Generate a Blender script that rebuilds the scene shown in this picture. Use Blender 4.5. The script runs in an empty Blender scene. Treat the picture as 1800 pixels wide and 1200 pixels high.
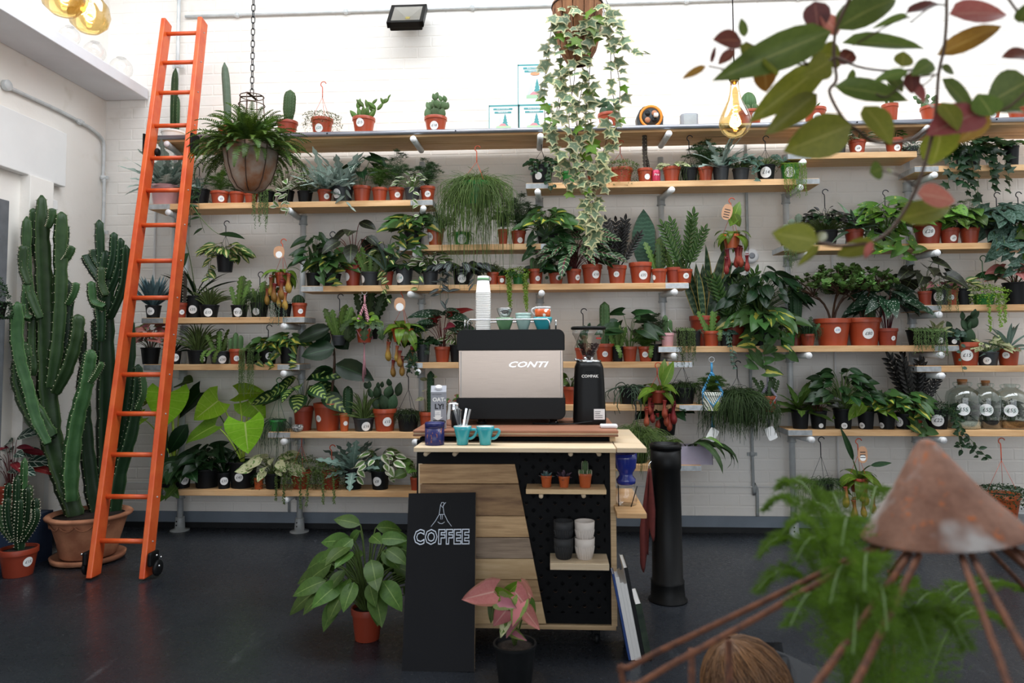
import bpy, bmesh, math, random
from mathutils import Vector, Matrix, Quaternion
PI = math.pi
SC = bpy.context.scene
COL = SC.collection
R_ = math.radians

# ------------------------------------------------------------------ camera
FPX, CX, CY = 1250.0, 900.0, 542.0
YAW, PITCH, ROLL = R_(3.2), R_(3.2), R_(0.23)
CAM = Vector((0, 0, 1.46))
cf = Vector((-math.sin(YAW) * math.cos(PITCH), math.cos(YAW) * math.cos(PITCH), math.sin(PITCH)))
cr0 = Vector((math.cos(YAW), math.sin(YAW), 0))
cu0 = cr0.cross(cf)
cr = cr0 * math.cos(ROLL) - cu0 * math.sin(ROLL)
cu = cr.cross(cf)
camd = bpy.data.cameras.new('camera')
cam = bpy.data.objects.new('camera', camd)
COL.objects.link(cam)
camd.sensor_width = 36
camd.lens = FPX / 1800 * 36
camd.shift_y = (CY - 600) / 1800
camd.clip_start = 0.05
camd.dof.use_dof = True
camd.dof.focus_distance = 5.1
camd.dof.aperture_fstop = 3.2
Mc = Matrix((cr, cu, -cf)).transposed().to_4x4()
Mc.translation = CAM
cam.matrix_world = Mc
SC.camera = cam

# ------------------------------------------------------------------ colour management, world, daylight
SC.view_settings.view_transform = 'Standard'
SC.view_settings.look = 'None'
SC.view_settings.exposure = 0.0
SC.view_settings.gamma = 1.0
SC.view_settings.use_curve_mapping = False
W = bpy.data.worlds.new('overcast_sky')
SC.world = W
W.use_nodes = True
bg = W.node_tree.nodes['Background']
bg.inputs[0].default_value = (0.75, 0.85, 1.0, 1)
bg.inputs[1].default_value = 1.2

def area_light(name, loc, size, power, color, rot=(0, 0, 0)):
 d = bpy.data.lights.new(name, 'AREA')
 d.shape = 'RECTANGLE'
 d.size, d.size_y = size
 d.energy = power
 d.color = color
 o = bpy.data.objects.new(name, d)
 o.location = loc
 o.rotation_euler = rot
 COL.objects.link(o)
 return o
# daylight entering by the long rooflight above the plant wall and by the shop window behind the camera
area_light('rooflight_daylight', (0.8, 3.55, 5.28), (8.6, 2.0), 340, (0.93, 0.97, 1.0))
area_light('shop_window_daylight', (0.6, -3.55, 2.3), (6.5, 3.0), 105, (0.95, 0.98, 1.0), (R_(90), 0, 0))

WALL_Y = 5.81
def ray(px, py):
 return cf + cr * ((px - CX) / FPX) + cu * ((CY - py) / FPX)
def at(px, py, Y):
 d = ray(px, py)
 return CAM + d * (Y / d.y)
LEFT_X = at(181, 400, WALL_Y).x
def atz(px, py, z):
 d = ray(px, py)
 return CAM + d * ((z - CAM.z) / d.z)
def atx(px, py, x):
 d = ray(px, py)
 return CAM + d * (x / d.x)
def mpp(Y):
 return Y / FPX

# ------------------------------------------------------------------ materials
def lin(c):
 return tuple((v / 12.92 if v <= 0.04045 else ((v + 0.055) / 1.055) ** 2.4) for v in c)
def C(h):
 h = h.lstrip('#')
 return lin(tuple(int(h[i:i + 2], 16) / 255 for i in (0, 2, 4)))
MATS = {}
class NT:
 def __init__(s, name):
  s.m = bpy.data.materials.new(name)
  s.m.use_nodes = True
  s.t = s.m.node_tree
  s.n = s.t.nodes
  s.p = s.n['Principled BSDF']
  s.out = s.n['Material Output']
 def new(s, typ, **kw):
  n = s.n.new(typ)
  for k, v in kw.items():
   setattr(n, k, v)
  return n
 def link(s, a, b):
  s.t.links.new(a, b)
 def math(s, op, a, b=None, c=None):
  n = s.new('ShaderNodeMath', operation=op)
  for i, v in enumerate((a, b, c)):
   if v is None:
    continue
   if isinstance(v, (int, float)):
    n.inputs[i].default_value = v
   else:
    s.link(v, n.inputs[i])
  return n.outputs[0]
 def mix(s, f, a, b):
  n = s.new('ShaderNodeMix', data_type='RGBA')
  for i, v in ((0, f), (6, a), (7, b)):
   if isinstance(v, (int, float)):
    n.inputs[i].default_value = v
   elif isinstance(v, tuple):
    n.inputs[i].default_value = (*v, 1)
   else:
    s.link(v, n.inputs[i])
  return n.outputs[2]
 def noise(s, scale, detail=3, vec=None, rough=0.55):
  n = s.new('ShaderNodeTexNoise')
  n.inputs['Scale'].default_value = scale
  n.inputs['Detail'].default_value = detail
  n.inputs['Roughness'].default_value = rough
  if vec is not None:
   s.link(vec, n.inputs['Vector'])
  return n.outputs[0]
 def coord(s, which='Object'):
  return s.new('ShaderNodeTexCoord').outputs[which]
 def mapping(s, vec, scale=(1, 1, 1), rot=(0, 0, 0)):
  n = s.new('ShaderNodeMapping')
  n.inputs['Scale'].default_value = scale
  n.inputs['Rotation'].default_value = rot
  s.link(vec, n.inputs['Vector'])
  return n.outputs[0]
 def ramp(s, f, lo, hi):
  n = s.new('ShaderNodeMapRange')
  n.inputs[1].default_value = lo
  n.inputs[2].default_value = hi
  s.link(f, n.inputs[0])
  return n.outputs[0]
 def bump(s, h, strength=0.3, dist=0.01):
  n = s.new('ShaderNodeBump')
  n.inputs['Strength'].default_value = strength
  n.inputs['Distance'].default_value = dist
  s.link(h, n.inputs['Height'])
  s.link(n.outputs[0], s.p.inputs['Normal'])
 def base(s, c):
  if isinstance(c, tuple):
   s.p.inputs['Base Color'].default_value = (*c, 1)
  else:
   s.link(c, s.p.inputs['Base Color'])
 def set(s, rough=0.5, metal=0.0, spec=0.5, trans=0.0, ior=1.45, coat=0.0):
  s.p.inputs['Roughness'].default_value = rough
  s.p.inputs['Metallic'].default_value = metal
  s.p.inputs['Specular IOR Level'].default_value = spec
  s.p.inputs['Transmission Weight'].default_value = trans
  s.p.inputs['IOR'].default_value = ior
  s.p.inputs['Coat Weight'].default_value = coat

def plain(name, hexc, rough=0.5, metal=0.0, spec=0.5, vary=0.12, nscale=12, coat=0.0, bump=0.0, hex2=None):
 if name in MATS:
  return MATS[name]
 s = NT(name)
 c = C(hexc)
 c2 = C(hex2) if hex2 else tuple(v * (1 - vary) for v in c)
 nz = s.noise(nscale, 4, s.coord())
 s.base(s.mix(s.ramp(nz, 0.35, 0.65), c, c2))
 s.set(rough, metal, spec, coat=coat)
 if bump:
  s.bump(nz, bump, 0.01)
 MATS[name] = s.m
 return s.m

def glassm(name, hexc='#ffffff', rough=0.02, alpha=0.12):
 # thin clear glass: mostly see-through with a sharp reflection
 s = NT(name)
 tr = s.new('ShaderNodeBsdfTransparent')
 tr.inputs[0].default_value = (*C(hexc), 1)
 gl = s.new('ShaderNodeBsdfGlossy')
 gl.inputs['Roughness'].default_value = rough
 lw = s.new('ShaderNodeLayerWeight')
 lw.inputs[0].default_value = 0.35
 f = s.math('ADD', s.math('MULTIPLY', lw.outputs['Facing'], 0.55), alpha * 0.5)
 mx = s.new('ShaderNodeMixShader')
 s.link(f, mx.inputs[0])
 s.link(tr.outputs[0], mx.inputs[1])
 s.link(gl.outputs[0], mx.inputs[2])
 s.link(mx.outputs[0], s.out.inputs[0])
 MATS[name] = s.m
 return s.m

def emit(name, hexc, strength):
 s = NT(name)
 s.base(C(hexc))
 s.p.inputs['Emission Color'].default_value = (*C(hexc), 1)
 s.p.inputs['Emission Strength'].default_value = strength
 MATS[name] = s.m
 return s.m

def leafmat(name, c1, c2=None, mid=None, edge=None, veins=None, spots=None, blotch=None, center=None, rough=0.42, trans=0.25, tip=None, bands=None, hue=None):
 """foliage colours: c1/c2 base pair, mid=(col,width) midrib, edge=(col,start), veins=(col,freq,thick,slope),
 spots=(col,scale,thr), blotch=(col,scale,thr), center=(col,width), tip=(col,start), bands=(col,freq,thr)"""
 s = NT(name)
 uv = s.coord('UV')
 sep = s.new('ShaderNodeSeparateXYZ')
 s.link(uv, sep.inputs[0])
 a = s.math('ABSOLUTE', s.math('SUBTRACT', s.math('MULTIPLY', sep.outputs[0], 2.0), 1.0))
 v = sep.outputs[1]
 oi = s.new('ShaderNodeObjectInfo')
 obc = s.coord('Object')
 nz = s.noise(14, 3, obc)
 col = s.mix(s.ramp(nz, 0.3, 0.7), C(c1), C(c2 or c1))
 rnz = s.new('ShaderNodeTexNoise', noise_dimensions='4D')
 s.link(obc, rnz.inputs['Vector'])
 s.link(s.math('MULTIPLY', oi.outputs['Random'], 40.0), rnz.inputs['W'])
 def wn(scale):
  n = s.new('ShaderNodeTexNoise', noise_dimensions='4D')
  mp = s.mapping(uv, (1, 1, 1))
  s.link(mp, n.inputs['Vector'])
  s.link(s.math('MULTIPLY', oi.outputs['Random'], 40.0), n.inputs['W'])
  n.inputs['Scale'].default_value = scale
  return n.outputs[0]
 if center:
  w = s.math('MULTIPLY', wn(3.0), center[1] * 2)
  if len(center) > 2:
   w = s.math('MULTIPLY', w, s.math('LESS_THAN', s.math('FRACT', s.math('MULTIPLY', oi.outputs['Random'], 7.0)), center[2]))
  col = s.mix(s.math('LESS_THAN', a, w), col, C(center[0]))
 if blotch:
  col = s.mix(s.math('GREATER_THAN', wn(blotch[1]), blotch[2]), col, C(blotch[0]))
 if bands:
  f = s.math('SINE', s.math('ADD', s.math('MULTIPLY', v, bands[1] * 6.283), s.math('MULTIPLY', wn(6), 9.0)))
  col = s.mix(s.math('GREATER_THAN', f, bands[2]), col, C(bands[0]))
 if veins:
  f = s.math('FRACT', s.math('SUBTRACT', s.math('MULTIPLY', v, veins[1]), s.math('MULTIPLY', a, veins[3])))
  col = s.mix(s.math('LESS_THAN', f, veins[2]), col, C(veins[0]))
 if spots:
  vo = s.new('ShaderNodeTexVoronoi')
  s.link(uv, vo.inputs['Vector'])
  vo.inputs['Scale'].default_value = spots[1]
  col = s.mix(s.math('LESS_THAN', vo.outputs['Distance'], spots[2]), col, C(spots[0]))
 if edge:
  w = s.math('ADD', s.math('MULTIPLY', s.math('SUBTRACT', wn(4), 0.5), 0.5), edge[1])
  col = s.mix(s.math('GREATER_THAN', a, w), col, C(edge[0]))
 if mid:
  col = s.mix(s.math('LESS_THAN', a, mid[1]), col, C(mid[0]))
 if tip:
  col = s.mix(s.ramp(v, tip[1], 1.0), col, C(tip[0]))
 if hue is None:
  k = C(c1)
  hue = .458 if k[1] > k[0] and 'blue' not in name and 'silver' not in name else .4875
 hs = s.new('ShaderNodeHueSaturation')
 s.link(col, hs.inputs['Color'])
 s.link(s.math('ADD', s.math('MULTIPLY', oi.outputs['Random'], 0.42), 0.40), hs.inputs['Value'])
 s.link(s.math('ADD', s.math('MULTIPLY', oi.outputs['Random'], 0.025), hue), hs.inputs['Hue'])
 col = hs.outputs[0]
 s.base(col)
 s.set(rough, 0, 0.28)
 if trans:
  tl = s.new('ShaderNodeBsdfTranslucent')
  s.link(col, tl.inputs[0])
  mx = s.new('ShaderNodeMixShader')
  mx.inputs[0].default_value = trans
  s.link(s.p.outputs[0], mx.inputs[1])
  s.link(tl.outputs[0], mx.inputs[2])
  s.link(mx.outputs[0], s.out.inputs[0])
 MATS[name] = s.m
 return s.m

L = leafmat
L('leaf_mid', '#4f7d34', '#3c6a2a', mid=('#7ea35a', .05))
L('leaf_dark', '#2c5230', '#1f4026', mid=('#4d7448', .05), rough=.32)
L('leaf_deep', '#1d3a24', '#15301d', mid=('#33573a', .05), rough=.32)
L('leaf_bright', '#6fae33', '#5a982c', mid=('#a3cf63', .05))
L('leaf_lime', '#98f03c', '#84e032', mid=('#d3ff8c', .045), veins=('#b4f860', 5, .06, .8), trans=.4, rough=.5)
L('leaf_blue', '#c6d8cc', '#a8c0b2', mid=('#e0ece4', .08), rough=.55)
L('leaf_bluedark', '#94b0a2', '#789688', mid=('#bcd0c4', .08), rough=.5)
L('leaf_silverblue', '#7fa0a6', '#6a8d96', rough=.6, trans=.05)
L('leaf_white', '#6d9a55', '#5a8a48', edge=('#eef0d8', .52), trans=.2)
L('leaf_cream', '#dfe3b8', '#cfd9a2', blotch=('#5f9242', 3.5, .56), trans=.2)
L('leaf_brasil', '#44753c', '#386834', center=('#c4cf58', .3, .45), rough=.3)
L('leaf_golden', '#4c8630', '#3f782a', blotch=('#c2cc4c', 5, .66), rough=.3)
L('leaf_hoya', '#467a38', '#3a6a30', center=('#dfe092', .3), rough=.35)
L('leaf_calathea', '#1f3a26', '#2a4a2e', mid=('#8fb070', .06), veins=('#6f9b5c', 6, .16, 1.0), rough=.35)
L('leaf_dieff', '#24472a', '#2d5530', veins=('#9fc469', 6, .42, 1.1), edge=('#24472a', .62), rough=.35)
L('leaf_alocasia', '#24403a', '#2c4d44', mid=('#d3dfd0', .09), veins=('#cfdccb', 4, .13, 1.3), edge=('#c3d3c0', .93), rough=.35)
L('leaf_alodark', '#2a332a', '#3a3b2c', mid=('#6a7a55', .06), veins=('#48583e', 5, .12, 1.1), rough=.3)
L('leaf_pink', '#d98b84', '#cf7b78', mid=('#e9b1a4', .06), edge=('#b97a68', .85), trans=.3)
L('leaf_pinkgreen', '#6f8f4a', '#88a056', center=('#d98f86', .6), trans=.3)
L('leaf_raven', '#1c1f1c', '#272321', mid=('#3b3b36', .06), rough=.25, trans=.03)
L('leaf_zz', '#37652f', '#2a5527', mid=('#6d9455', .07), rough=.22, trans=.12)
L('leaf_begonia', '#2b4a38', '#22402f', spots=('#e6ece0', 9, .24), rough=.35)
L('leaf_red', '#7a1f2c', '#8f2736', mid=('#a84a50', .06))
L('leaf_strom', '#35583a', '#284a30', veins=('#9db88f', 6, .2, .9), center=('#7a2c38', .12), rough=.35)
L('leaf_zebra', '#39403f', '#2d3436', mid=('#2a2b2e', .16), edge=('#2b2730', .72), center=('#8d9c98', .34), rough=.35)
L('leaf_snake', '#35553f', '#2c4a36', bands=('#5b7a5a', 9, .35), edge=('#b9b259', .82), rough=.4, trans=.05)
L('leaf_whale', '#3d6152', '#335447', bands=('#4b7060', 14, .4), edge=('#5a5a48', .96), rough=.45, trans=.05)
L('leaf_ivy', '#7c9c78', '#6c8f68', edge=('#d6dca6', .70), mid=('#a9bf98', .1), rough=.45)
L('leaf_ivydark', '#26462c', '#1c3a24', mid=('#4a6b46', .06), rough=.35)
L('leaf_silver', '#7c978a', '#4f7160', blotch=('#3d5f4a', 7, .5), rough=.45)
L('leaf_maranta', '#6fae4a', '#5f9e40', blotch=('#2c5a30', 6, .58))
L('leaf_neph', '#6a9a34', '#578a2e', mid=('#9cbd58', .05), rough=.3)
L('leaf_jade', '#5d8a48', '#4c7a3e', edge=('#8ea45c', .9), rough=.25, trans=.05)
L('leaf_pineapple', '#7f9a80', '#66876b', rough=.5, trans=.05)
L('leaf_dry', '#b98a5c', '#a87848')
L('leaf_olive', '#8a9636', '#76872e', mid=('#a3ab52', .05), rough=.4, trans=.35)
L('leaf_olivegreen', '#66833a', '#567432', mid=('#8c9c54', .05), rough=.4, trans=.3)
L('leaf_rose', '#cf7f72', '#c46a62', mid=('#dda08f', .05), rough=.4, trans=.35)
L('leaf_brownred', '#83473a', '#6d3a32', mid=('#a56a55', .05), rough=.4, trans=.3)
L('leaf_amber', '#b88a3a', '#a87a34', mid=('#cfa85c', .05), rough=.4, trans=.35)
L('fern_green', '#5b8440', '#3f6a31', trans=.3)
L('fern_bright', '#6a9a3c', '#56872f', trans=.3)
L('asparagus_green', '#4f8a33', '#3a7228', trans=.25)
L('asparagus_dark', '#386035', '#2a5029', trans=.2)
L('rhipsalis_green', '#6c8f4c', '#547a3c', trans=.15)
L('rhipsalis_dark', '#48663c', '#38552f', trans=.15)
L('rhipsalis_grey', '#5d7560', '#4b6350', trans=.1)
L('aloe_green', '#6f9052', '#5b7d44', trans=.1)
L('pearl_green', '#6f9358', '#5b8048', trans=.05)
L('pearl_grey', '#7d9080', '#66806c', trans=.05)
L('creeper_green', '#6a8c4c', '#55783c', trans=.2)
L('creeper_bright', '#7fb040', '#6a9c34', trans=.2)
L('creeper_dark', '#33553a', '#27472d', trans=.1)
L('zig_green', '#5d8a3e', '#4c7a36', mid=('#86a862', .07), trans=.12)
L('zig_dark', '#3f6138', '#33532f', mid=('#5f7d50', .07), trans=.1)
L('cactus_green', '#4f7a4a', '#42693f', trans=0, rough=.5)
L('cactus_dark', '#2f5138', '#27462f', trans=0, rough=.5)
L('cactus_grey', '#7f9480', '#6f8672', trans=0, rough=.6)
L('cactus_brown', '#4a4038', '#3c342e', trans=0, rough=.6)
L('euphorbia_green', '#3f6b40', '#2f5634', trans=0, rough=.42, mid=('#5c8654', .14))
L('euphorbia_dark', '#24432d', '#1c3826', trans=0, rough=.42, mid=('#3f6240', .14))
L('pad_green', '#63875a', '#54774c', trans=0, rough=.5, spots=('#9aa882', 7, .1))
L('pad_dark', '#46634a', '#3a553e', trans=0, rough=.5, spots=('#7d8c6e', 7, .1))
L('pad_blue', '#6f8a80', '#5f7a70', trans=0, rough=.5, spots=('#9aa892', 7, .1))
L('succ_blue', '#7d9c98', '#6a8b88', trans=0, tip=('#a58a8c', .75), rough=.5)
L('succ_purple', '#6b5a66', '#5b4c58', trans=0, tip=('#8f7486', .6), rough=.4)
L('pitcher', '#c9a44e', '#b98a44', trans=.1, tip=('#b8444a', .35), rough=.3)
L('pitcher_red', '#b5533f', '#a8433c', trans=.1, tip=('#9c2f38', .35), rough=.3)
L('stem_green', '#5f7f42', '#4e6e38', trans=0)
L('stem_lime', '#a8cf52', '#98c046', trans=0)
L('stem_brown', '#6b4f38', '#57402e', trans=0)
L('stem_red', '#7d3530', '#6a2c2a', trans=0)

plain('terracotta_plastic', '#9f4327', .35, spec=.5, vary=.1, nscale=6)
plain('terracotta_dark', '#8f3823', .4, vary=.12, nscale=6)
plain('terracotta_orange', '#b95a2e', .3, vary=.08, nscale=6)
plain('terracotta_clay', '#b98060', .85, vary=.3, nscale=7, bump=.15, hex2='#8f5b42')
plain('black_plastic', '#141618', .5, spec=.3, vary=.2)
plain('grey_plastic', '#303437', .45, vary=.12)
plain('green_plastic', '#2a7a36', .35, vary=.1)
plain('pink_ceramic', '#d8a3a6', .4, vary=.05)
plain('white_ceramic', '#e6e6e6', .35, vary=.04)
plain('mauve_ceramic', '#a06e78', .35, vary=.08)
plain('gold_mirror', '#c9b26a', .12, metal=.9, vary=.1)
plain('soil', '#2f241d', .95, vary=.5, nscale=60, bump=.6)
plain('sticker_paper', '#f1f1f0', .6, vary=.03)
plain('ink_black', '#2b2b30', .7, vary=.05)
plain('ink_blue', '#3a67b0', .7, vary=.05)
plain('ink_teal', '#3f9a92', .7, vary=.05)
plain('orange_plastic', '#c65334', .35, vary=.06)
plain('wire_black', '#26272a', .45, vary=.1)
plain('wire_green', '#3f6f45', .45, vary=.1)
plain('galvanised_steel', '#d6dadb', .38, metal=.12, vary=.2, nscale=9)
plain('galvanised_dull', '#adb2b3', .45, metal=.1, vary=.22, nscale=9)
plain('steel_band', '#b9bdbf', .35, metal=.6, vary=.25, nscale=30)
plain('aluminium_trim', '#a9adb8', .3, metal=.7, vary=.12, nscale=5)
plain('white_plastic', '#ededee', .4, vary=.03)
plain('grey_plastic_light', '#8f9298', .45, vary=.05)
plain('black_metal', '#0c0d0e', .45, spec=.25, vary=.1)
plain('black_satin', '#0f1011', .42, spec=.25, vary=.06)
plain('chrome', '#d5d8da', .1, metal=1.0, vary=.03)
plain('rusty_wire', '#5a4236', .75, metal=.3, vary=.4, nscale=40)
plain('burlap_tag', '#c99a78', .8, vary=.12)


# ------------------------------------------------------------------ geometry helpers
class MB:
 def __init__(s):
  s.v, s.f, s.uv = [], [], []
 def add(s, verts, faces, uvs=None):
  o = len(s.v)
  s.v += [tuple(p) for p in verts]
  s.f += [tuple(i + o for i in f) for f in faces]
  s.uv += uvs if uvs else [(0.5, 0.5)] * len(verts)
 def addM(s, M, verts, faces, uvs=None):
  s.add([M @ Vector(p) for p in verts], faces, uvs)
 def box(s, c, d, rz=0.0):
  x, y, z = d[0] / 2, d[1] / 2, d[2] / 2
  P = [(-x, -y, -z), (x, -y, -z), (x, y, -z), (-x, y, -z), (-x, -y, z), (x, -y, z), (x, y, z), (-x, y, z)]
  M = Matrix.Translation(c) @ Matrix.Rotation(rz, 4, 'Z')
  s.addM(M, P, [(0, 3, 2, 1), (4, 5, 6, 7), (0, 1, 5, 4), (1, 2, 6, 5), (2, 3, 7, 6), (3, 0, 4, 7)])
 def tube(s, pts, r, n=6, cap=True):
  pts = [Vector(p) for p in pts]
  k = len(pts)
  rs = r if isinstance(r, (list, tuple)) else [r] * k
  vs, fs, uvs = [], [], []
  prev = None
  for i, p in enumerate(pts):
   t = (pts[min(i + 1, k - 1)] - pts[max(i - 1, 0)])
   t = t.normalized() if t.length > 1e-9 else Vector((0, 0, 1))
   if prev is None:
    a = Vector((1, 0, 0)) if abs(t.x) < .8 else Vector((0, 1, 0))
   else:
    a = prev
   a = (a - t * a.dot(t)).normalized()
   prev = a
   b = t.cross(a)
   for j in range(n):
    q = 2 * PI * j / n
    vs.append(p + (a * math.cos(q) + b * math.sin(q)) * rs[i])
    uvs.append((j / n, i / max(1, k - 1)))
  for i in range(k - 1):
   for j in range(n):
    fs.append((i * n + j, i * n + (j + 1) % n, (i + 1) * n + (j + 1) % n, (i + 1) * n + j))
  if cap:
   fs.append(tuple(reversed(range(n))))
   fs.append(tuple((k - 1) * n + j for j in range(n)))
  s.add(vs, fs, uvs)
 def lathe(s, prof, n=24, M=None):
  vs, fs, uvs = [], [], []
  k = len(prof)
  for i, (r, z) in enumerate(prof):
   for j in range(n):
    q = 2 * PI * j / n
    vs.append(Vector((r * math.cos(q), r * math.sin(q), z)))
    uvs.append((j / n, i / (k - 1)))
  for i in range(k - 1):
   for j in range(n):
    fs.append((i * n + j, i * n + (j + 1) % n, (i + 1) * n + (j + 1) % n, (i + 1) * n + j))
  if prof[0][0] > 1e-5:
   fs.append(tuple(reversed(range(n))))
  if prof[-1][0] > 1e-5:
   fs.append(tuple((k - 1) * n + j for j in range(n)))
  if M is not None:
   vs = [M @ p for p in vs]
  s.add(vs, fs, uvs)
 def ball(s, c, r, n=8, m=5, sq=(1, 1, 1)):
  prof = [(max(1e-6, math.sin(PI * i / m)) * r, -math.cos(PI * i / m) * r) for i in range(m + 1)]
  M = Matrix.Translation(c) @ Matrix.Diagonal((*sq, 1))
  s.lathe([(max(a, 1e-6), b) for a, b in prof], n, M)
 def mesh(s, name, mat, smooth=True):
  me = bpy.data.meshes.new(name)
  me.from_pydata(s.v, [], s.f)
  ul = me.uv_layers.new(name='UVMap')
  idx = [0] * len(me.loops)
  me.loops.foreach_get('vertex_index', idx)
  flat = []
  for i in idx:
   flat += s.uv[i]
  ul.data.foreach_set('uv', flat)
  if mat is not None:
   me.materials.append(MATS[mat] if isinstance(mat, str) else mat)
  if smooth:
   me.polygons.foreach_set('use_smooth', [True] * len(me.polygons))
  me.update()
  return me
 def build(s, name, mat, parent=None, smooth=True, loc=None, bevel=0.0, kind=None):
  return link(name, s.mesh(name, mat, smooth), parent, loc, bevel, kind)

def link(name, me, parent=None, loc=None, bevel=0.0, kind=None, M=None):
 o = bpy.data.objects.new(name, me)
 COL.objects.link(o)
 if parent is not None:
  o.parent = parent
 if loc is not None:
  o.location = loc
 if M is not None:
  o.matrix_basis = M
 if bevel:
  b = o.modifiers.new('bevel', 'BEVEL')
  b.width = bevel
  b.segments = 2
  b.limit_method = 'ANGLE'
 if kind:
  o['kind'] = kind
 return o
def empty(name, loc, label=None, cat=None, group=None, rz=0.0):
 o = bpy.data.objects.new(name, None)
 o.empty_display_size = .05
 COL.objects.link(o)
 o.location = loc
 o.rotation_euler = (0, 0, rz)
 return tag(o, label, cat, group)
def tag(o, label=None, cat=None, group=None, kind=None):
 if label: o['label'] = label
 if cat: o['category'] = cat
 if group: o['group'] = group
 if kind: o['kind'] = kind
 return o
def boxm(name, c, d, mat, parent=None, bevel=0.0, rz=0.0, smooth=False):
 b = MB()
 b.box((0, 0, 0), d)
 o = b.build(name, mat, parent, smooth, c, bevel)
 o.rotation_euler[2] = rz
 return o
def frame(loc, ydir, zdir, s=1.0, sx=None):
 y = Vector(ydir).normalized()
 z = Vector(zdir)
 z = z - y * z.dot(y)
 z = z.normalized() if z.length > 1e-6 else y.orthogonal().normalized()
 x = y.cross(z)
 sx = s if sx is None else sx
 M = Matrix((x * sx, y * s, z * s)).transposed().to_4x4()
 M.translation = loc
 return M
def bez(a, b, c, n=6):
 a, b, c = Vector(a), Vector(b), Vector(c)
 return [a * (1 - t) ** 2 + b * 2 * t * (1 - t) + c * t * t for t in [i / (n - 1) for i in range(n)]]
def smoothpath(P, n=4):
 P = [Vector(p) for p in P]
 out = []
 for i in range(len(P) - 1):
  p0, p1, p2, p3 = P[max(i - 1, 0)], P[i], P[i + 1], P[min(i + 2, len(P) - 1)]
  for k in range(n):
   t = k / n
   out.append(.5 * ((2 * p1) + (p2 - p0) * t + (2 * p0 - 5 * p1 + 4 * p2 - p3) * t * t + (3 * p1 - p0 - 3 * p2 + p3) * t ** 3))
 out.append(P[-1])
 return out
_txt = {}
def text_mesh(s, size=1.0, extrude=0.0, shear=0.0, outline=0.0, offset=0.0, space=1.0):
 key = (s, extrude, shear, outline, offset, space)
 if key not in _txt:
  cu_ = bpy.data.curves.new('txt', 'FONT')
  cu_.body = s
  cu_.align_x = 'CENTER'
  cu_.align_y = 'CENTER'
  cu_.extrude = extrude
  cu_.shear = shear
  cu_.offset = offset
  cu_.space_character = space
  cu_.resolution_u = 2
  if outline:
   cu_.fill_mode = 'NONE'
   cu_.bevel_depth = outline
   cu_.bevel_resolution = 1
  ob = bpy.data.objects.new('txt', cu_)
  COL.objects.link(ob)
  bpy.context.view_layer.update()
  dg = bpy.context.evaluated_depsgraph_get()
  me = bpy.data.meshes.new_from_object(ob.evaluated_get(dg))
  _txt[key] = ([tuple(v.co) for v in me.vertices], [tuple(p.vertices) for p in me.polygons])
  bpy.data.objects.remove(ob)
  bpy.data.curves.remove(cu_)
  bpy.data.meshes.remove(me)
 v, f = _txt[key]
 return [(x * size, y * size, z * size) for x, y, z in v], f
def text_obj(name, s, size, mat, parent, M, **kw):
 """flat lettering; M maps text x,y,z (z = outwards) into the parent's space"""
 v, f = text_mesh(s, size, **kw)
 b = MB()
 b.addM(M, v, f)
 return b.build(name, mat, parent, smooth=False)
def facing(loc):  # text plane standing upright, facing the camera side (-y)
 return Matrix.Translation(loc) @ Matrix.Rotation(PI / 2, 4, 'X')

# ------------------------------------------------------------------ leaves
HW = {'ovate': .27, 'heart': .42, 'arrow': .38, 'lance': .13, 'strap': .05, 'round': .46, 'obov': .27, 'lobed': .24, 'zig': .13, 'blade': .075,
      'whale': .19, 'wide': .36, 'needle': .04, 'ang': .28, 'wave': .13, 'ivy': .5}
def leaf_w(shape, t):
 S = math.sin
 if shape in ('ovate', 'wide'): return max(0, S(PI * t ** .75)) ** .8
 if shape in ('heart', 'arrow', 'ang'): return min(1, .7 + 1.7 * t) * max(0, 1 - t ** 1.8)
 if shape == 'lance': return max(0, S(PI * t ** .8)) ** .9
 if shape in ('strap', 'needle'): return min(1, .4 + 5 * t) * max(0, 1 - t ** 5)
 if shape == 'round': return math.sqrt(max(0, 1 - (2 * t - 1) ** 2))
 if shape == 'obov': return max(0, S(PI * t ** 1.5)) ** .7
 if shape == 'lobed': return (.13 + .87 * abs(S(5.0 * PI * t + .3))) * max(0.02, S(PI * min(1, t * .96 + .02) ** .7)) ** .6
 if shape == 'zig':
  k = (t * 7) % 1
  return (.42 + .58 * (1 - abs(2 * k - 1) ** 1.3)) * (1 if t < .9 else max(0, (1 - t) * 10)) * min(1, .3 + 6 * t)
 if shape == 'blade': return (.62 + .38 * S(PI * min(1, t * 1.1))) * max(0, 1 - t ** 7)
 if shape == 'whale': return (.45 + .55 * S(PI * t ** .9)) * max(0, 1 - t ** 6) ** .8
 if shape == 'wave': return min(1, .3 + 3 * t) * (.8 + .2 * S(t * 40)) * max(0, 1 - t ** 4)
 return S(PI * t)
LEAF = {}
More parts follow.
